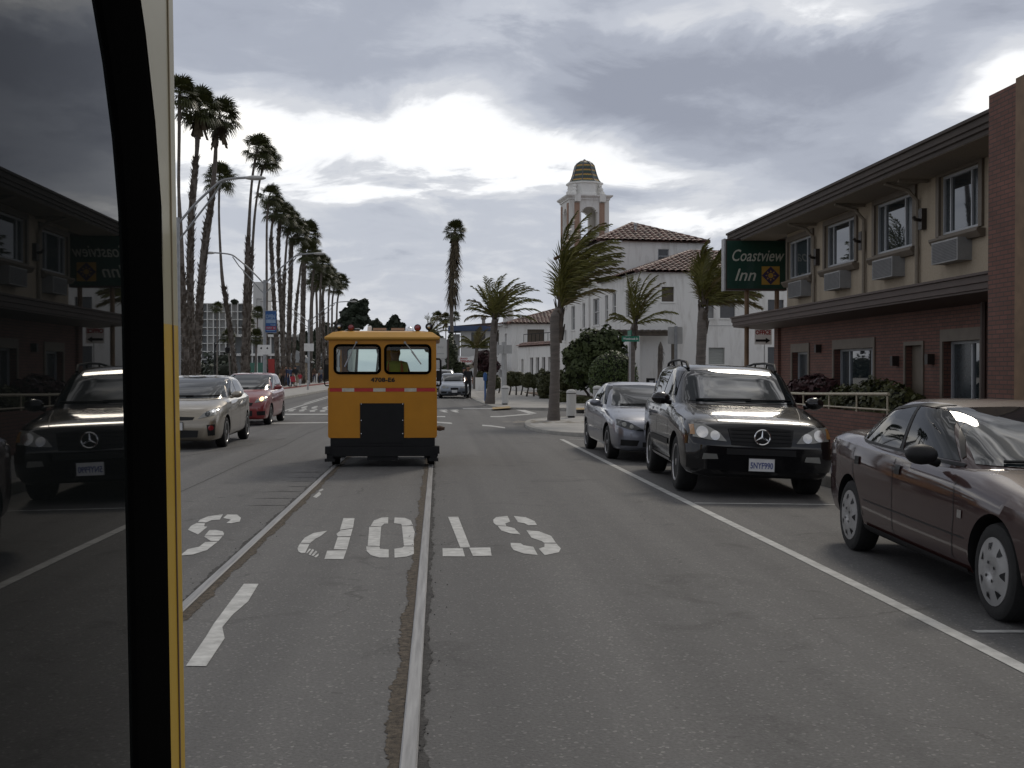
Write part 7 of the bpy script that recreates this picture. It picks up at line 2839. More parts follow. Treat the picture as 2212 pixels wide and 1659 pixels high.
def wall_rounded(mb, x0, x1, z0, z1, holes, y, th, mi=0):
    """flat end wall with rounded openings, built as strips between the hole outline and its cell"""
    for yy in (y, y + th):
        cuts = [x0] + [q for h in holes for q in (h[0] - .02, h[1] + .02)] + [x1]
        for i in range(0, len(cuts) - 1, 2):
            mb.quad((cuts[i], yy, z0), (cuts[i + 1], yy, z0), (cuts[i + 1], yy, z1), (cuts[i], yy, z1), mi)
        for h in holes:
            a, b, c, d, r = h
            A, B = a - .02, b + .02
            pts = rrect(a, b, c, d, r)
            n = len(pts)
            # outer cell outline matched point for point
            out = []
            for (px, pz) in pts:
                dx, dz = px - (a + b) / 2, pz - (c + d) / 2
                hw, hh = (B - A) / 2, (d - c) / 2 + .02
                k = min(hw / max(1e-6, abs(dx)), hh / max(1e-6, abs(dz)))
                out.append(((a + b) / 2 + dx * k, (c + d) / 2 + dz * k))
            for i in range(n):
                j = (i + 1) % n
                mb.quad((out[i][0], yy, out[i][1]), (out[j][0], yy, out[j][1]), (pts[j][0], yy, pts[j][1]), (pts[i][0], yy, pts[i][1]), mi)
            cz0, cz1 = c - .02, d + .02
            # corners of the cell left by the radial match
            for (ix, iz) in ((A, cz0), (B, cz0), (B, cz1), (A, cz1)):
                near = sorted(out, key=lambda q: (q[0] - ix) ** 2 + (q[1] - iz) ** 2)
                e1 = min((q for q in out if abs(q[0] - ix) < 1e-5), key=lambda q: abs(q[1] - iz), default=None)
                e2 = min((q for q in out if abs(q[1] - iz) < 1e-5), key=lambda q: abs(q[0] - ix), default=None)
                if e1 and e2:
                    mb.add([(ix, yy, iz), (e1[0], yy, e1[1]), (e2[0], yy, e2[1])], [(0, 1, 2)], mi)
            mb.quad((A, yy, z0), (B, yy, z0), (B, yy, cz0), (A, yy, cz0), mi)
            mb.quad((A, yy, cz1), (B, yy, cz1), (B, yy, z1), (A, yy, z1), mi)


rc = thing('rail_motorcar', 'orange rail inspection car with red and white tape and two windows on the track', 'rail car', (RX, RY, 0))
HW, LN = .885, 2.45
ZB, ZT_ = .48, 2.10
wins = [(-.785, -.045, 1.555, 2.015, .075), (.045, .785, 1.555, 2.015, .075)]
q = MB()
wall_rounded(q, -HW, HW, ZB, ZT_, wins, 0, .03, 0)
wall_rounded(q, -HW, HW, ZB, ZT_, wins, LN - .03, .03, 0)
for s in (-1, 1):
    a, b = sorted((s * HW, s * (HW - .03)))
    q.box(a, b, .0305, LN - .0305, ZB, 1.15)
    q.box(a, b, .0305, LN - .0305, 1.98, ZT_)
    for y in (.0305, .85, LN - .28):
        q.box(a, b, y, y + .25, 1.15, 1.98)
q.box(-HW + .03, HW - .03, .0305, LN - .0305, ZB, ZB + .03)
q.build('body', 'orange', rc)
q = MB()
q.box(-HW + .035, HW - .035, .032, .036, ZB + .03, 1.53)
q.box(-HW + .032, HW - .032, .04, LN - .04, 2.06, 2.095)
q.build('lining', 'interior', rc)
q = MB()
# pressed roof with bevelled rim overhanging all round
o0, o1, o2 = HW + .065, HW + .055, HW - .06
for zz0, zz1, h0, h1, ya, yb in ((2.10, 2.125, o0 - .02, o0, .03, .06), (2.125, 2.15, o0, o0, .06, .06), (2.15, 2.235, o0, o2, .06, -.06), (2.235, 2.26, o2, o2 - .15, -.06, -.2)):
    V_ = [(-h0, -ya, zz0), (h0, -ya, zz0), (h0, LN + ya, zz0), (-h0, LN + ya, zz0), (-h1, -yb, zz1), (h1, -yb, zz1), (h1, LN + yb, zz1), (-h1, LN + yb, zz1)]
    q.add(V_, [(0, 3, 2, 1), (4, 5, 6, 7), (0, 1, 5, 4), (1, 2, 6, 5), (2, 3, 7, 6), (3, 0, 4, 7)])
q.build('roof', 'orangeroof', rc)
for (a, b, c, d, r) in wins:
    for yy, sgn in ((-.006, 1), (LN + .006, -1)):
        pts = rrect(a, b, c, d, r, 8)
        fr = MB()
        ring = [Vector((x, yy, z)) for x, z in pts]
        fr.tube(ring + [ring[0], ring[1]], .021, 8, cap=False)
        wo = fr.build('window_seal', 'rubber', rc, smooth=60)
        gl = MB()
        gl.add([(x, yy + sgn * .02, z) for x, z in pts], [tuple(range(len(pts)))])
        gl.build('pane', 'cabglass', wo)
for (x0, x1, xt, xb_, zt_, zb_) in ((-.43, -.60, -.43, -.62, 2.06, 1.66), (.37, .63, .37, .64, 2.06, 1.70)):
    q = MB()
    q.tube([(xt, -.03, zt_), ((xt + xb_) / 2, -.045, (zt_ + zb_) / 2 + .02), (xb_, -.045, zb_)], .008, 6)
    q.tube([((xt * .6 + xb_ * .4), -.05, zt_ * .6 + zb_ * .4), (xb_, -.05, zb_)], .013, 6)
    q.ball((xt, -.02, zt_), .022, 8)
    q.build('wiper', 'galv' if x0 < 0 else 'signback', rc)
lettering('number_lettering', '4708-E6', .095, 'darkplastic', rc, face_at(.005, -.004, 1.44), width=.40, bold=.004, depth=.002, spacing=1.05)
# reflective tape, each block a part
xs_ = [(-HW, -.668, 'r'), (-.668, -.467, 'w'), (-.467, -.155, 'r'), (-.155, .048, 'w'), (.048, .360, 'r'), (.360, .560, 'w'), (.560, .872, 'r')]
for a, b, k in xs_:
    q = MB()
    q.box(a, b, -.004, -.001, 1.248, 1.305)
    q.build('tape_block', 'redtape' if k == 'r' else 'whitetape', rc)
q = MB()
q.box(-HW - .002, HW + .002, -.010, -.0005, 1.312, 1.332)
q.box(-HW - .002, HW + .002, -.008, -.0005, .482, .50)
for s in (-1, 1):
    q.box(s * HW - .014, s * HW + .014, -.006, .02, .501, 1.311)
q.build('panel_lap', 'orange', rc)
q = MB()
q.box(-.372, .352, -.012, -.001, .40, 1.055)
hatch = q.build('black_hatch', 'black', rc)
q = MB()
for x in (-.352, .332):
    for z in (1.04, .77, .55):
        q.ball((x, -.014, z), .013, 6)
q.build('bolt', 'chrome', hatch)
q = MB()
q.box(-.86, .86, .0, LN, .34, .478)
q.box(-.915, .915, -.08, .04, .18, .338)
q.box(-.94, -.86, -.10, .10, .22, .345)
q.box(.86, .94, -.10, .10, .22, .345)
q.box(-.25, .25, -.05, .10, .115, .178)
q.box(-.62, .62, .10, LN - .1, .20, .338)
for x in (-.86, .84):
    q.box(x - .08, x + .08, -.16, -.02, .10, .15)
    q.box(x - .05, x + .05, -.12, -.04, .15, .2)
q.build('chassis', 'black', rc)
for s, x in ((-1, RAIL_X[0] - RX), (1, RAIL_X[1] - RX)):
    for y in (.42, LN - .42):
        q = MB()
        X = Matrix.Translation((x, y, .215)) @ Matrix.Rotation(R(90), 4, 'Y')
        q.lathe([(.06, -.07), (.19, -.06), (.198, -.045), (.200, .035), (.225, .045), (.225, .06), (.06, .065)] if s > 0 else [(.06, -.065), (.225, -.06), (.225, -.045), (.200, -.035), (.198, .045), (.19, .06), (.06, .07)], 28, 0, X)
        q.build('rail_wheel', 'black', rc, smooth=40)
    q = MB()
    q.box(x - .11, x + .11, .10, .32, .14, .21)
    q.build('axle_box', 'black', rc)
for s in (-1, 1):
    q = MB()
    xo = s * (HW + .075)
    xi = s * (HW - .0)
    q.tube([(xi, .10, 1.79), (xo - s * .02, .08, 1.79), (xo, .08, 1.765), (xo, .08, 1.37), (xo - s * .02, .08, 1.345), (xi, .10, 1.345)], .017 if s > 0 else .011, 8)
    mo = q.build('mirror_bracket', 'black', rc, smooth=60)
    q = MB()
    q.box(min(xi, xo) + .008, max(xi, xo) - .004, .06, .085, 1.42, 1.60) if s > 0 else q.box(min(xi, xo) + .012, max(xi, xo) - .008, .07, .085, 1.45, 1.7)
    q.build('mirror', 'darkplastic', mo)
for x, z, r, mtt, y in ((-.735, 2.335, .062, 'lamp', .25), (-.535, 2.315, .060, 'redlens', .22), (.575, 2.315, .060, 'redlens', .22), (.765, 2.335, .062, 'lamp', .25)):
    q = MB()
    X = Matrix.Translation((x, y, z)) @ FACE_ME
    q.lathe([(r * .5, -.10), (r * .9, -.06), (r, -.01), (r, .01), (r * .86, .012)], 18, 0, X)
    q.tube([(x, y + .04, 2.25), (x, y + .04, z - r * .7)], .018, 6)
    h_ = q.build('roof_lamp', 'black', rc, smooth=45)
    q = MB()
    q.lathe([(r * .86, .012), (r * .6, .03), (.001, .038)], 18, 0, X)
    q.build('lens', mtt if mtt == 'redlens' else 'carglass', h_, smooth=180)
    if mtt == 'lamp':
        q = MB()
        q.lathe([(r * .4, .036), (.001, .046)], 12, 0, X)
        q.build('bulb', 'lampin', h_)
q = MB()
q.box(-.20, .34, .75, .95, 2.262, 2.285)
for x in (-.18, .07, .32):
    q.tube([(x, .85, 2.25), (x, .85, 2.28)], .02, 6)
b_ = q.build('light_bar', 'black', rc)
q = MB()
q.box(-.20, .03, .76, .94, 2.287, 2.33)
q.box(.11, .34, .76, .94, 2.287, 2.33)
q.build('amber_lens', 'amber', b_)
q = MB()
q.lathe([(.045, 0), (.035, .09), (.02, .11)], 12, 0, Matrix.Translation((-.26, .8, 2.26)))
q.build('beacon', 'white', rc)
q = MB()
q.lathe([(.075, 0), (.07, .05), (.03, .085), (.001, .09)], 14, 0, Matrix.Translation((.43, .6, 2.26)))
q.build('horn', 'chrome', rc, smooth=60)
q = MB()
q.lathe([(.001, -.05), (.05, -.03), (.055, .02), (.01, .05)], 10, 0, Matrix.Translation((HW + .06, .3, .62)) @ Matrix.Diagonal((1.6, 1, .9, 1)))
q.build('step_pad', 'brown', rc)
# seats and a partition inside
for x in (-.42, .42):
    q = MB()
    q.box(x - .25, x + .25, 1.15, 1.6, 1.0, 1.08)
    q.box(x - .25, x + .25, 1.08, 1.14, 1.08, 1.50)
    q.build('seat', 'seat', rc)
q = MB()
q.box(-.75, .75, LN - .45, LN - .06, .9, 1.35)
q.build('dashboard', 'interior', rc)
driver, Vd, chd = person('railcar driver seen from behind in a yellow and orange high visibility vest', (RX + .16, RY + 1.34, .62), R(180), ('navy', 'denim', 'shoe'), 'sit', 1.80, 'cap_dark')
q = MB()
q.lathe([(.205, .72), (.215, .90), (.225, 1.02), (.20, 1.09), (.10, 1.12)], 20, 0, Matrix.Diagonal((1.06, .86, 1.03, 1)))
v_ = q.build('vest', 'vestyellow', driver, smooth=60)
q = MB()
q.lathe([(.221, .86), (.226, .90)], 20, 0, Matrix.Diagonal((1.08, .88, 1.03, 1)))
for s in (-1, 1):
    q.tube([(s * .14, .17, .80), (s * .13, .19, .95), (s * .10, .12, 1.13)], .025, 6)
q.build('vest_stripe', 'vestorange', v_)

# ---- the railcar the picture is taken from --------------------
M['ownyellow'] = carpaint('own_yellow', (.42, .26, .006), metal=0, rough=.45, coat=.15)
M['owncream'] = carpaint('own_cream', (.30, .275, .18), metal=0, rough=.45, coat=.15)
M['darkglass'] = mat('dark_side_glass', (.006, .007, .007), .012, var=0, ior=1.34)  # opaque near-black base stands in for the unlit cabin behind the pane
own = thing('rail_motorcar', 'yellow and cream rail car cut by the left edge, dark window in black seal', 'rail car', (-.07, 0, 0))
YE = .315


def sh(y, z):
    return y + .055 * (1.6 - z) if y > .2 else y
q = MB()
Z1 = 1.612


def own_shell(mb, z0, z1, yr=YE):
    # outer side skin, rounded rear corner, rear wall
    n = 6
    rad = .003
    E0, E1 = sh(yr, z0), sh(yr, z1)
    W0, W1 = sh(.2958, z0), sh(.2958, z1)
    mb.quad((0, W0, z0), (0, E0 - rad, z0), (0, E1 - rad, z1), (0, W1, z1))
    prev = (0, -rad)
    for k in range(1, n + 1):
        a = R(90 * k / n)
        p = (-rad + rad * math.cos(a), -rad + rad * math.sin(a))
        mb.quad((prev[0], E0 + prev[1], z0), (p[0], E0 + p[1], z0), (p[0], E1 + p[1], z1), (prev[0], E1 + prev[1], z1))
        prev = p
    mb.quad((-rad, E0, z0), (-1.70, E0, z0), (-1.70, E1, z1), (-rad, E1, z1))
    mb.quad((-1.70, E0, z0), (-1.70, -2.4, z0), (-1.70, -2.4, z1), (-1.70, E1, z1))
    mb.quad((-1.70, -2.4, z0), (0, -2.4, z0), (0, -2.4, z1), (-1.70, -2.4, z1))
    mb.quad((0, -2.4, z0), (0, -.75, z0), (0, -.75, z1), (0, -2.4, z1))


own_shell(q, .42, Z1)
WZ0, WZ1 = 1.12, 1.754
# window surround below / above the rounded opening
ro = .134


def win_outline(g, n=10):
    """rounded opening grown by g, in (y, z)"""
    y0, y1, z0, z1 = -.72 - g, .2630 + g, WZ0 - g, WZ1 - .034 + g
    r = ro - .034 + g
    pts = []
    for cy, cz, a0 in ((y1 - r, z0 + r, -90), (y1 - r, z1 - r, 0), (y0 + r, z1 - r, 90), (y0 + r, z0 + r, 180)):
        for k in range(n + 1):
            a = R(a0 + 90 * k / n)
            pts.append((sh(cy + r * math.cos(a), cz + r * math.sin(a)), cz + r * math.sin(a)))
    return pts


q.quad((0, -.75, .42), (0, sh(.2958, .42), .42), (0, sh(.2958, WZ0 - .034), WZ0 - .034), (0, -.75, WZ0 - .034))
body_ = q.build('body', 'ownyellow', own, smooth=40)
q = MB()
own_shell(q, Z1, 2.16)
q.quad((0, -.75, WZ1), (0, sh(.2958, WZ1), WZ1), (0, sh(.2958, 2.16), 2.16), (0, -.75, 2.16))
q.quad((0, -.75, 2.16), (0, YE, 2.16), (-1.70, YE, 2.16), (-1.70, -.75, 2.16))
P_ = win_outline(.034)
# corner fillets of the upper surround
for (cy, cz) in ((sh(.2958, WZ1), WZ1), (-.754, WZ1)):
    near = [p for p in P_ if abs(p[0] - cy) <= ro + .002 and abs(p[1] - cz) <= ro + .002]
    near.sort(key=lambda p: math.atan2(p[1] - (cz - ro), p[0] - (cy - math.copysign(ro, cy))))
    for a, b in zip(near[:-1], near[1:]):
        q.add([(0.0002, cy, cz), (0.0002, *a), (0.0002, *b)], [(0, 1, 2)])
q.build('upper_body', 'owncream', own, smooth=40)
q = MB()
pin, pm, pout = win_outline(-.003), win_outline(.0165), win_outline(.0345)
n = len(pin)
for i in range(n):
    j = (i + 1) % n
    prev = None
    layers = [(pin, -.003), (win_outline(.001), .0002), (win_outline(.006), .0008), (pm, .0011), (win_outline(.027), .0008), (win_outline(.0325), .0002), (pout, -.003)]
    for (A, xa_), (B, xb_) in zip(layers[:-1], layers[1:]):
        q.quad((xa_, *A[i]), (xa_, *A[j]), (xb_, *B[j]), (xb_, *B[i]))
seal = q.build('window_seal', 'rubber', own, smooth=60)
q = MB()
q.add([(-.0008, y, z) for y, z in win_outline(.002)], [tuple(range(n))])
q.build('side_glass', 'darkglass', own)
q = MB()
q.prism([(.0003, sh(.3055, .42), .42), (.0003, sh(.3062, .42), .42), (.0003, sh(.3062, Z1), Z1), (.0003, sh(.3055, Z1), Z1)], (-.0008, 0, 0))
q.build('panel_seam', 'brown', own)
q = MB()
q.prism([(.0003, sh(.3055, Z1), Z1), (.0003, sh(.3062, Z1), Z1), (.0003, sh(.3062, 2.1), 2.1), (.0003, sh(.3055, 2.1), 2.1)], (-.0008, 0, 0))
q.build('panel_seam', 'khaki', own)
q = MB()
q.box(-1.76, .03, -2.45, YE + .05, 2.17, 2.26)
q.build('roof', 'ownyellow', own)
q = MB()
q.box(-1.60, -.06, -2.3, .25, .22, .415)
q.build('chassis', 'black', own)
for x in (RAIL_X[0] + .07, RAIL_X[1] + .07):
    for y in (-.25, -1.9):
        q = MB()
        X = Matrix.Translation((x, y, .215)) @ Matrix.Rotation(R(90), 4, 'Y')
        q.lathe([(.06, -.06), (.20, -.05), (.20, .05), (.06, .06)], 24, 0, X)
        q.build('rail_wheel', 'black', own, smooth=40)

# ================================================================ STREET FURNITURE
M['lampgrey'] = mat('lamp_post_grey', (.30, .31, .32), .5, .4, var=.15)
M['bannerblue'] = mat('banner_blue', (.020, .085, .25), .6, var=.12)
LG = 'grey street lamps along the left path'


def lamp_arm(q, s, H, reach, rise, br):
    a = [(0, 0, H - .25), (s * reach * .25, 0, H + rise * .35), (s * reach * .5, 0, H + rise * .78), (s * reach * .66, 0, H + rise * .98), (s * reach, 0, H + rise * 1.05)]
    q.tube(smooth_curve(a, 5), .045, 7)
    q.tube([(0, 0, H - br), (s * reach * .5, 0, H + rise * .55), (s * reach * .62, 0, H + rise * .9)], .035, 6)
    q.tube([(s * reach * .24, 0, H + rise * .3), (s * reach * .24, 0, H + rise * .3 - br * .4)], .02, 5)


def street_lamp(label, x, y, base, H, arms, rise=1.3, reach=3.1):
    t = thing('street_lamp', label, 'street lamp', (x, y, base), 0, LG)
    q = MB()
    q.tube([(0, 0, 0), (0, 0, .5), (0, 0, H)], [.17, .115, .085], 12)
    q.lathe([(.24, 0), (.24, .06), (.17, .1)], 12)
    q.build('post', 'lampgrey', t, smooth=50)
    for s in arms:
        q = MB()
        lamp_arm(q, s, H, reach, rise, .85)
        a = q.build('arm', 'lampgrey', t, smooth=60)
        q = MB()
        q.ball((s * (reach + .22), 0, H + rise * 1.05 - .02), 1, 12, s=(.38, .12, .085))
        q.build('lamp_head', 'signback', a, smooth=180)
    return t


p = at(384, 800, 40)
street_lamp('nearest street lamp with one long arm reaching over the road beside the first palms', p.x, 40, .11, at(384, 470, 40).z - .11, (1,), 1.35, 2.45)
p = at(572, 800, 69)
sl_ = street_lamp('double arm street lamp carrying a blue banner and a white sign plate', p.x, 69, .11, at(572, 605, 69).z - .11, (-1, 1), 1.55, 3.05)
p = at(667, 800, 112)
street_lamp('third double arm street lamp down the row with a small white plate', p.x, 112, .11, at(667, 690, 112).z - .11, (-1, 1), 1.7, 4.1)
p = at(715, 800, 165)
street_lamp('farthest double arm street lamp above the railcar lamps', p.x, 165, .11, at(715, 735, 165).z - .11, (-1, 1), 1.6, 3.6)
p = at(572, 800, 69)
b0, b1 = at(573.5, 718, 68.9), at(597, 672, 68.9)
bn = thing('street_banner', 'blue street banner on the lamp post reading OPEN, TOUR and MAY 16', 'banner', ((b0.x + b1.x) / 2, 68.9, 0))
hw = (b1.x - b0.x) / 2
q = MB()
q.box(-hw, hw, 0, .03, b0.z, b1.z)
q.build('cloth', 'bannerblue', bn)
q = MB()
for z in (b0.z - .02, b1.z + .02):
    q.tube([(-hw - .05, .02, z), (hw, .02, z)], .02, 6)
q.build('bracket', 'galv', bn)
M['bannerlight'] = mat('banner_pale_blue', (.22, .30, .42), .6, var=.2, scale=5)
q = MB()
q.box(-hw + .02, hw - .04, -.006, -.001, b1.z - .72, b1.z - .50)
q.build('pale_band', 'bannerlight', bn)
lettering('lettering', 'OPEN', .34, 'bannerlight', bn, face_at(-.03, -.004, b1.z - .34), width=hw * 1.7, bold=.012)
lettering('lettering', 'AMGEN', .10, 'bannerlight', bn, face_at(-.12, -.004, b1.z - .10), width=hw * .7, bold=.004) if False else None
lettering('lettering', 'TOUR', .13, 'bannerlight', bn, face_at(.12, -.004, b1.z - .84), width=hw * .95, bold=.004)
q = MB()
q.box(-hw + .02, hw - .02, -.006, -.001, b0.z + .17, b0.z + .36)
q.build('red_band', 'signred', bn)
lettering('lettering', 'MAY 16', .15, 'bannerlight', bn, face_at(0, -.008, b0.z + .265), width=hw * 1.6, bold=.006)
q = MB()
q.box(-hw + .06, hw - .08, -.006, -.001, b0.z + .09, b0.z + .13)
q.build('small_text_line', 'bannerlight', bn)
b0, b1 = at(557, 766, 68.8), at(586, 745, 68.8)
pl_ = thing('sign_plate', 'white parking sign plate fixed to the double arm lamp post', 'sign', ((b0.x + b1.x) / 2, 68.78, 0))
q = MB()
q.box(-(b1.x - b0.x) / 2, (b1.x - b0.x) / 2, 0, .03, b0.z, b1.z)
q.build('plate', 'white', pl_)
q = MB()
for x in (-.26, .1):
    q.add([(x, -.004, b1.z - .2), (x + .08, -.004, b1.z - .12), (x + .12, -.004, b1.z - .22), (x + .06, -.004, b1.z - .27)], [(0, 1, 2, 3)])
q.build('arrow_mark', 'darkplastic', pl_)
b0, b1 = at(657, 753, 111.7), at(678, 742, 111.7)
o = MB().box(b0.x, b1.x, 111.6, 111.65, b0.z - .25, b1.z).build('sign_plate', 'white')
tag(o, 'small white sign plate on the third lamp post', 'sign')
# black ornamental lamp with hanging lantern
g = at(464, 800, 95)
t = thing('ornamental_lamp', 'black ornamental lamp post with a lantern hanging from a curled bracket', 'street lamp', (g.x, 95, .2))
q = MB()
Ht = at(464, 740, 95).z - .2
q.tube([(0, 0, 0), (0, 0, .8), (0, 0, Ht)], [.13, .08, .06], 8)
ar = [(0, 0, Ht - .5), (.3, 0, Ht + .15), (.7, 0, Ht + .3), (1.0, 0, Ht + .05), (1.05, 0, Ht - .3)]
q.tube(smooth_curve(ar, 4), .03, 6)
q.build('post', 'black', t)
q = MB()
q.lathe([(.05, 0), (.22, -.15), (.2, -.5), (.05, -.6)], 8, 0, Matrix.Translation((1.05, 0, Ht - .3)))
q.build('lantern', 'black', t)
# flag on a pole
g = at(556, 800, 140)
t = thing('flag_pole', 'small striped flag on a white pole behind the palms', 'flag', (g.x, 140, .1))
q = MB()
q.tube([(0, 0, 0), (0, 0, at(556, 748, 140).z)], .04, 6)
q.build('pole', 'white', t)
q = MB()
zt_ = at(556, 749, 140).z
for k in range(7):
    q.box(0.04, .9, -.01, .01, zt_ - .10 * (k + 1), zt_ - .10 * k, k % 2)
q.build('cloth', ['signred', 'white'], t)
q = MB()
q.box(.04, .42, -.014, .014, zt_ - .4, zt_)
q.build('canton', 'bannerblue', t)
# white bin and post near the kerb
g = ground(682, 826, .22)
o = MB().lathe([(.32, 0), (.34, .9), (.30, .95), (.28, 1.0)], 14).build('litter_bin', 'white', smooth=50, loc=g)
tag(o, 'white litter bin on the far left pavement', 'bin')
g = ground(665, 842, .11)
o = MB().tube([(0, 0, 0), (0, 0, .65), (0, 0, .75)], [.08, .07, .03], 10).build('path_post', 'signback', loc=g)
tag(o, 'short grey post standing on the left path', 'post')

# bollards: white with domed cap and dark band
BG = 'white domed bollards at the street corner'
MBL = None


def bollard(label, x, y, H=1.14, r=.165, base=WALK):
    t = thing('bollard', label, 'bollard', (x, y, base), 0, BG)
    q = MB()
    q.lathe([(r * .98, .06), (r, .10), (r * .97, H - .17), (r * .99, H - .15)], 24)
    q.build('post', 'bollard', t, smooth=40)
    q = MB()
    q.lathe([(r * .97, H - .149), (r * .97, H - .125)], 24)
    q.lathe([(r * .72, 0), (r * .72, .058)], 16)
    q.build('dark_band', 'darkplastic', t)
    q = MB()
    q.lathe([(r * 1.02, H - .124), (r * 1.03, H - .10), (r * .92, H - .045), (r * .6, H - .01), (.001, H)], 24)
    q.build('cap', 'bollard', t, smooth=60)


M['bollard'] = stucco('bollard_white', (.56, .555, .53), amt=.3)
g = ground(1234, 902, WALK)
bollard('nearest white bollard standing right of the big palm trunk', g.x, g.y, at(1234, 841, g.y).z - WALK)
g = at(1290, 800, 43.5)
bollard('white bollard half hidden behind the silver sedan', g.x, 43.5, at(1290, 833, 43.5).z - WALK)
g = ground(1091, 874, WALK)
bollard('white bollard at the far corner in front of the sign pole', g.x, g.y, at(1091, 833, g.y).z - WALK)

# pole with two sign backs behind the far bollard
Yp = g.y + .6
p = at(1089, 800, Yp)
t = thing('sign_pole', 'grey pole at the far corner with two blank sign backs', 'sign', (p.x, Yp, WALK))
q = MB()
q.tube([(0, 0, 0), (0, 0, at(1089, 740, Yp).z)], .12, 10)
q.build('post', 'signback', t, smooth=50)
a, b = at(1073, 764, Yp - .2), at(1087.5, 745, Yp - .2)
q = MB()
q.box(a.x - p.x, b.x - p.x, -.2, -.17, a.z - WALK, b.z - WALK)
q.build('sign_panel', 'signback', t)
a, b = at(1089, 764, Yp - .2), at(1106, 745, Yp - .2)
q = MB()
q.box(a.x - p.x, b.x - p.x, -.19, -.16, a.z - WALK, b.z - WALK)
q.build('sign_panel', 'signback', t)
# stop sign back, street-name sign pole, disabled bay sign
Yp = 44.0
p = at(1460, 800, Yp)
t = thing('sign_pole', 'grey metal post carrying the pale back of a rectangular sign', 'sign', (p.x, Yp, WALK))
q = MB()
q.box(-.055, .055, -.03, .03, 0, at(1460, 706, Yp).z)
q.build('post', 'lampgrey', t)
a, b = at(1443, 743, Yp), at(1475, 706, Yp)
q = MB()
pts = rrect(a.x - p.x, b.x - p.x, a.z - WALK, b.z - WALK, .05, 4)
q.prism([(x, .034, z) for x, z in pts], (0, .012, 0))
q.build('sign_panel', 'signback', t)
Yp = 47.9
p = at(1361, 800, Yp)
t = thing('street_name_sign', 'green street name blade on a thin pole in front of the upright feather palm', 'sign', (p.x, Yp, WALK))
q = MB()
q.tube([(0, 0, 0), (0, 0, at(1361, 722, Yp).z)], .035, 8)
q.build('post', 'galv', t)
a, b = at(1343, 738, Yp), at(1380.5, 726, Yp)
M['streetgreen'] = mat('street_sign_green', (.008, .17, .105), .45, var=.1)
q = MB()
q.box(a.x - p.x, b.x - p.x, -.06, -.04, a.z - WALK, b.z - WALK)
q.build('blade', 'streetgreen', t)
lettering('lettering', 'Westbrook St', .13, 'white', t, face_at((a.x + b.x) / 2 - p.x, -.065, (a.z + b.z) / 2 - WALK), width=(b.x - a.x) * .86, bold=.003)
a, b = at(1360, 725, Yp), at(1364, 714, Yp)
q = MB()
q.box(a.x - p.x - .02, a.x - p.x + .02, -.4, .4, b.z - WALK - .21, b.z - WALK)
q.build('blade', 'streetgreen', t)
Yp = 46.0
p = at(1427, 800, Yp)
t = thing('dead_palm_stump', 'thin dead palm stump with a ragged pointed top', 'stump', (p.x, Yp + 2.5, WALK))
q = MB()
k = (Yp + 2.5)
pt = lambda px, py: at(px, py, k) - Vector((p.x, k, WALK))
q.tube([(pt(1426, 860).x, 0, 0), pt(1426, 780), pt(1427, 750), pt(1427, 738)], [.14, .10, .11, .02], 9)
rnd = random.Random(9)
base_ = pt(1427, 760)
for i in range(40):
    a_ = rnd.uniform(0, 6.28)
    z_ = rnd.uniform(-.25, .35)
    d_ = Vector((math.cos(a_), math.sin(a_), 0))
    s_ = Vector((-d_.y, d_.x, 0)) * .03
    c_ = base_ + Vector((0, 0, z_))
    q.add([c_ + d_ * .08 - s_, c_ + d_ * .08 + s_, c_ + d_ * rnd.uniform(.12, .25) + Vector((0, 0, -rnd.uniform(.2, .6)))], [(0, 1, 2)])
q.build('trunk', 'trunk', t)
a, b = at(1417, 837, Yp), at(1428, 823, Yp)
p = at(1424, 800, Yp)
t = thing('parking_sign', 'small blue sign on a post beside the dark notice case', 'sign', (p.x, Yp, WALK))
q = MB()
q.tube([(.05, .03, 0), (.05, .03, b.z + .1)], .03, 6)
q.build('post', 'galv', t)
M['signblue'] = mat('sign_blue', (.05, .13, .33), .5, var=.1)
q = MB()
q.box(a.x - p.x, b.x - p.x, -.02, 0, a.z - WALK, b.z - WALK)
q.build('panel', 'signblue', t)
Yp = 50.5
a, b = at(1399, 850, Yp), at(1415, 817, Yp)
t = thing('notice_case', 'dark upright newspaper case with colourful front against the white wall', 'newspaper case', ((a.x + b.x) / 2, Yp, WALK))
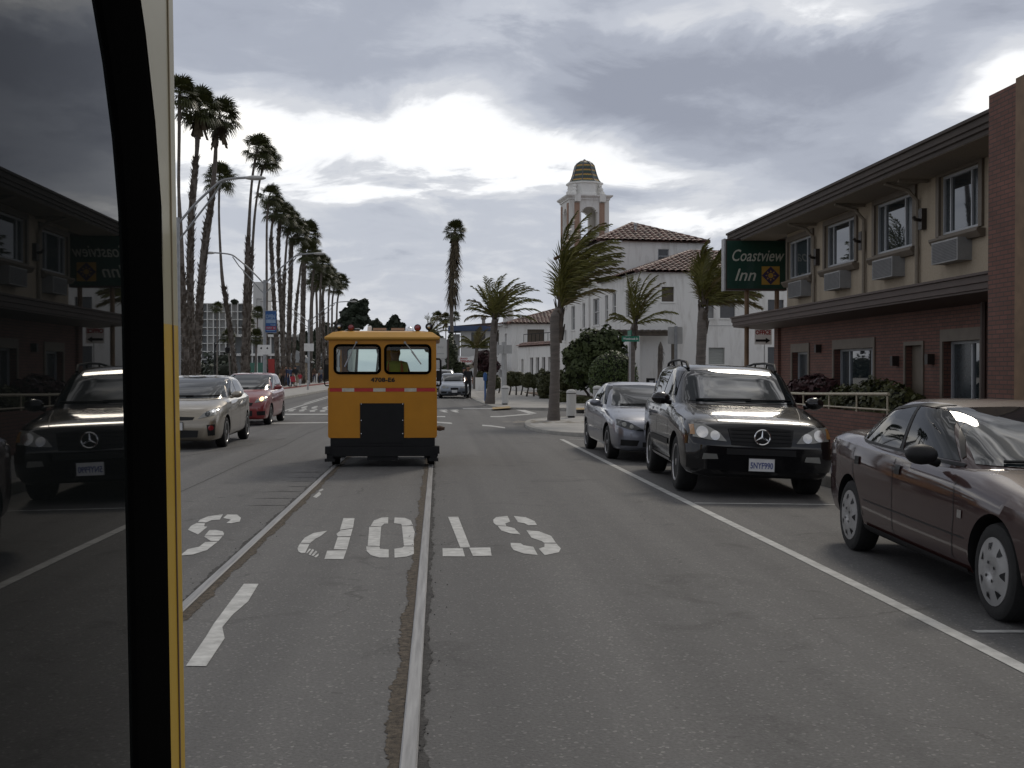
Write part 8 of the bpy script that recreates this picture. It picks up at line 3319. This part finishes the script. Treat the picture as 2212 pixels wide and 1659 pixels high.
hw = (b.x - a.x) / 2
q = MB()
q.box(-hw, hw, 0, .35, 0, b.z - WALK)
q.build('case', 'black', t)
q = MB()
q.box(-hw + .06, hw - .06, -.006, -.001, b.z - .75, b.z - .12)
q.build('window', 'greycloth', t)
for k, mt_ in enumerate(('whitecloth', 'signred', 'signblue', 'whitecloth')):
    q = MB()
    z_ = b.z - .18 - .14 * k
    q.box(-hw + .10, hw - .10, -.012, -.007, z_ - .11, z_)
    q.build('paper', mt_, t)
# blue parking meter post
g = ground(1048, 867, WALK)
t = thing('meter_post', 'blue meter post on the far right pavement', 'post', g)
q = MB()
q.tube([(0, 0, 0), (0, 0, 1.05)], .045, 8)
q.lathe([(.09, 1.05), (.10, 1.15), (.10, 1.35), (.06, 1.45), (.001, 1.46)], 10)
q.build('post', 'bannerblue', t, smooth=50)
# round cornered board beside the railcar
Yp = 90
a, b = at(937, 777, Yp), at(966, 731, Yp)
p = (a + b) / 2
t = thing('inn_sign', 'pale round cornered sign board with faint INN lettering beyond the railcar', 'sign', (p.x, Yp, WALK))
hw = (b.x - a.x) / 2
q = MB()
q.prism([(x, 0, z) for x, z in rrect(-hw, hw, a.z, b.z, .25, 6)], (0, .15, 0))
q.build('board', 'signback', t)
q = MB()
q.prism([(x, -.02, z) for x, z in rrect(-hw + .08, hw - .06, a.z + .08, b.z - .08, .2, 6)], (0, .018, 0))
q.build('panel', 'hotelframe', t)
lettering('lettering', 'INN', .28, 'lampgrey', t, face_at(0, -.024, (a.z + b.z) / 2 + .1), width=.42)
q = MB()
q.box(-hw + .25, hw - .25, -.024, -.021, a.z + .42, a.z + .47)
q.build('small_text_line', 'lampgrey', t)
q = MB()
q.tube([(hw + .05, .08, 0), (hw + .05, .08, b.z - .1)], .06, 8)
q.build('post', 'fasciared', t)
# low white wall sections left of it, behind the cars
o = MB().box(at(934, 0, 118).x, at(972, 0, 118).x, 118, 118.4, 0, 3.1).build('garden_wall', 'stuccog')
tag(o, 'long low grey wall behind the far parked cars', 'wall')
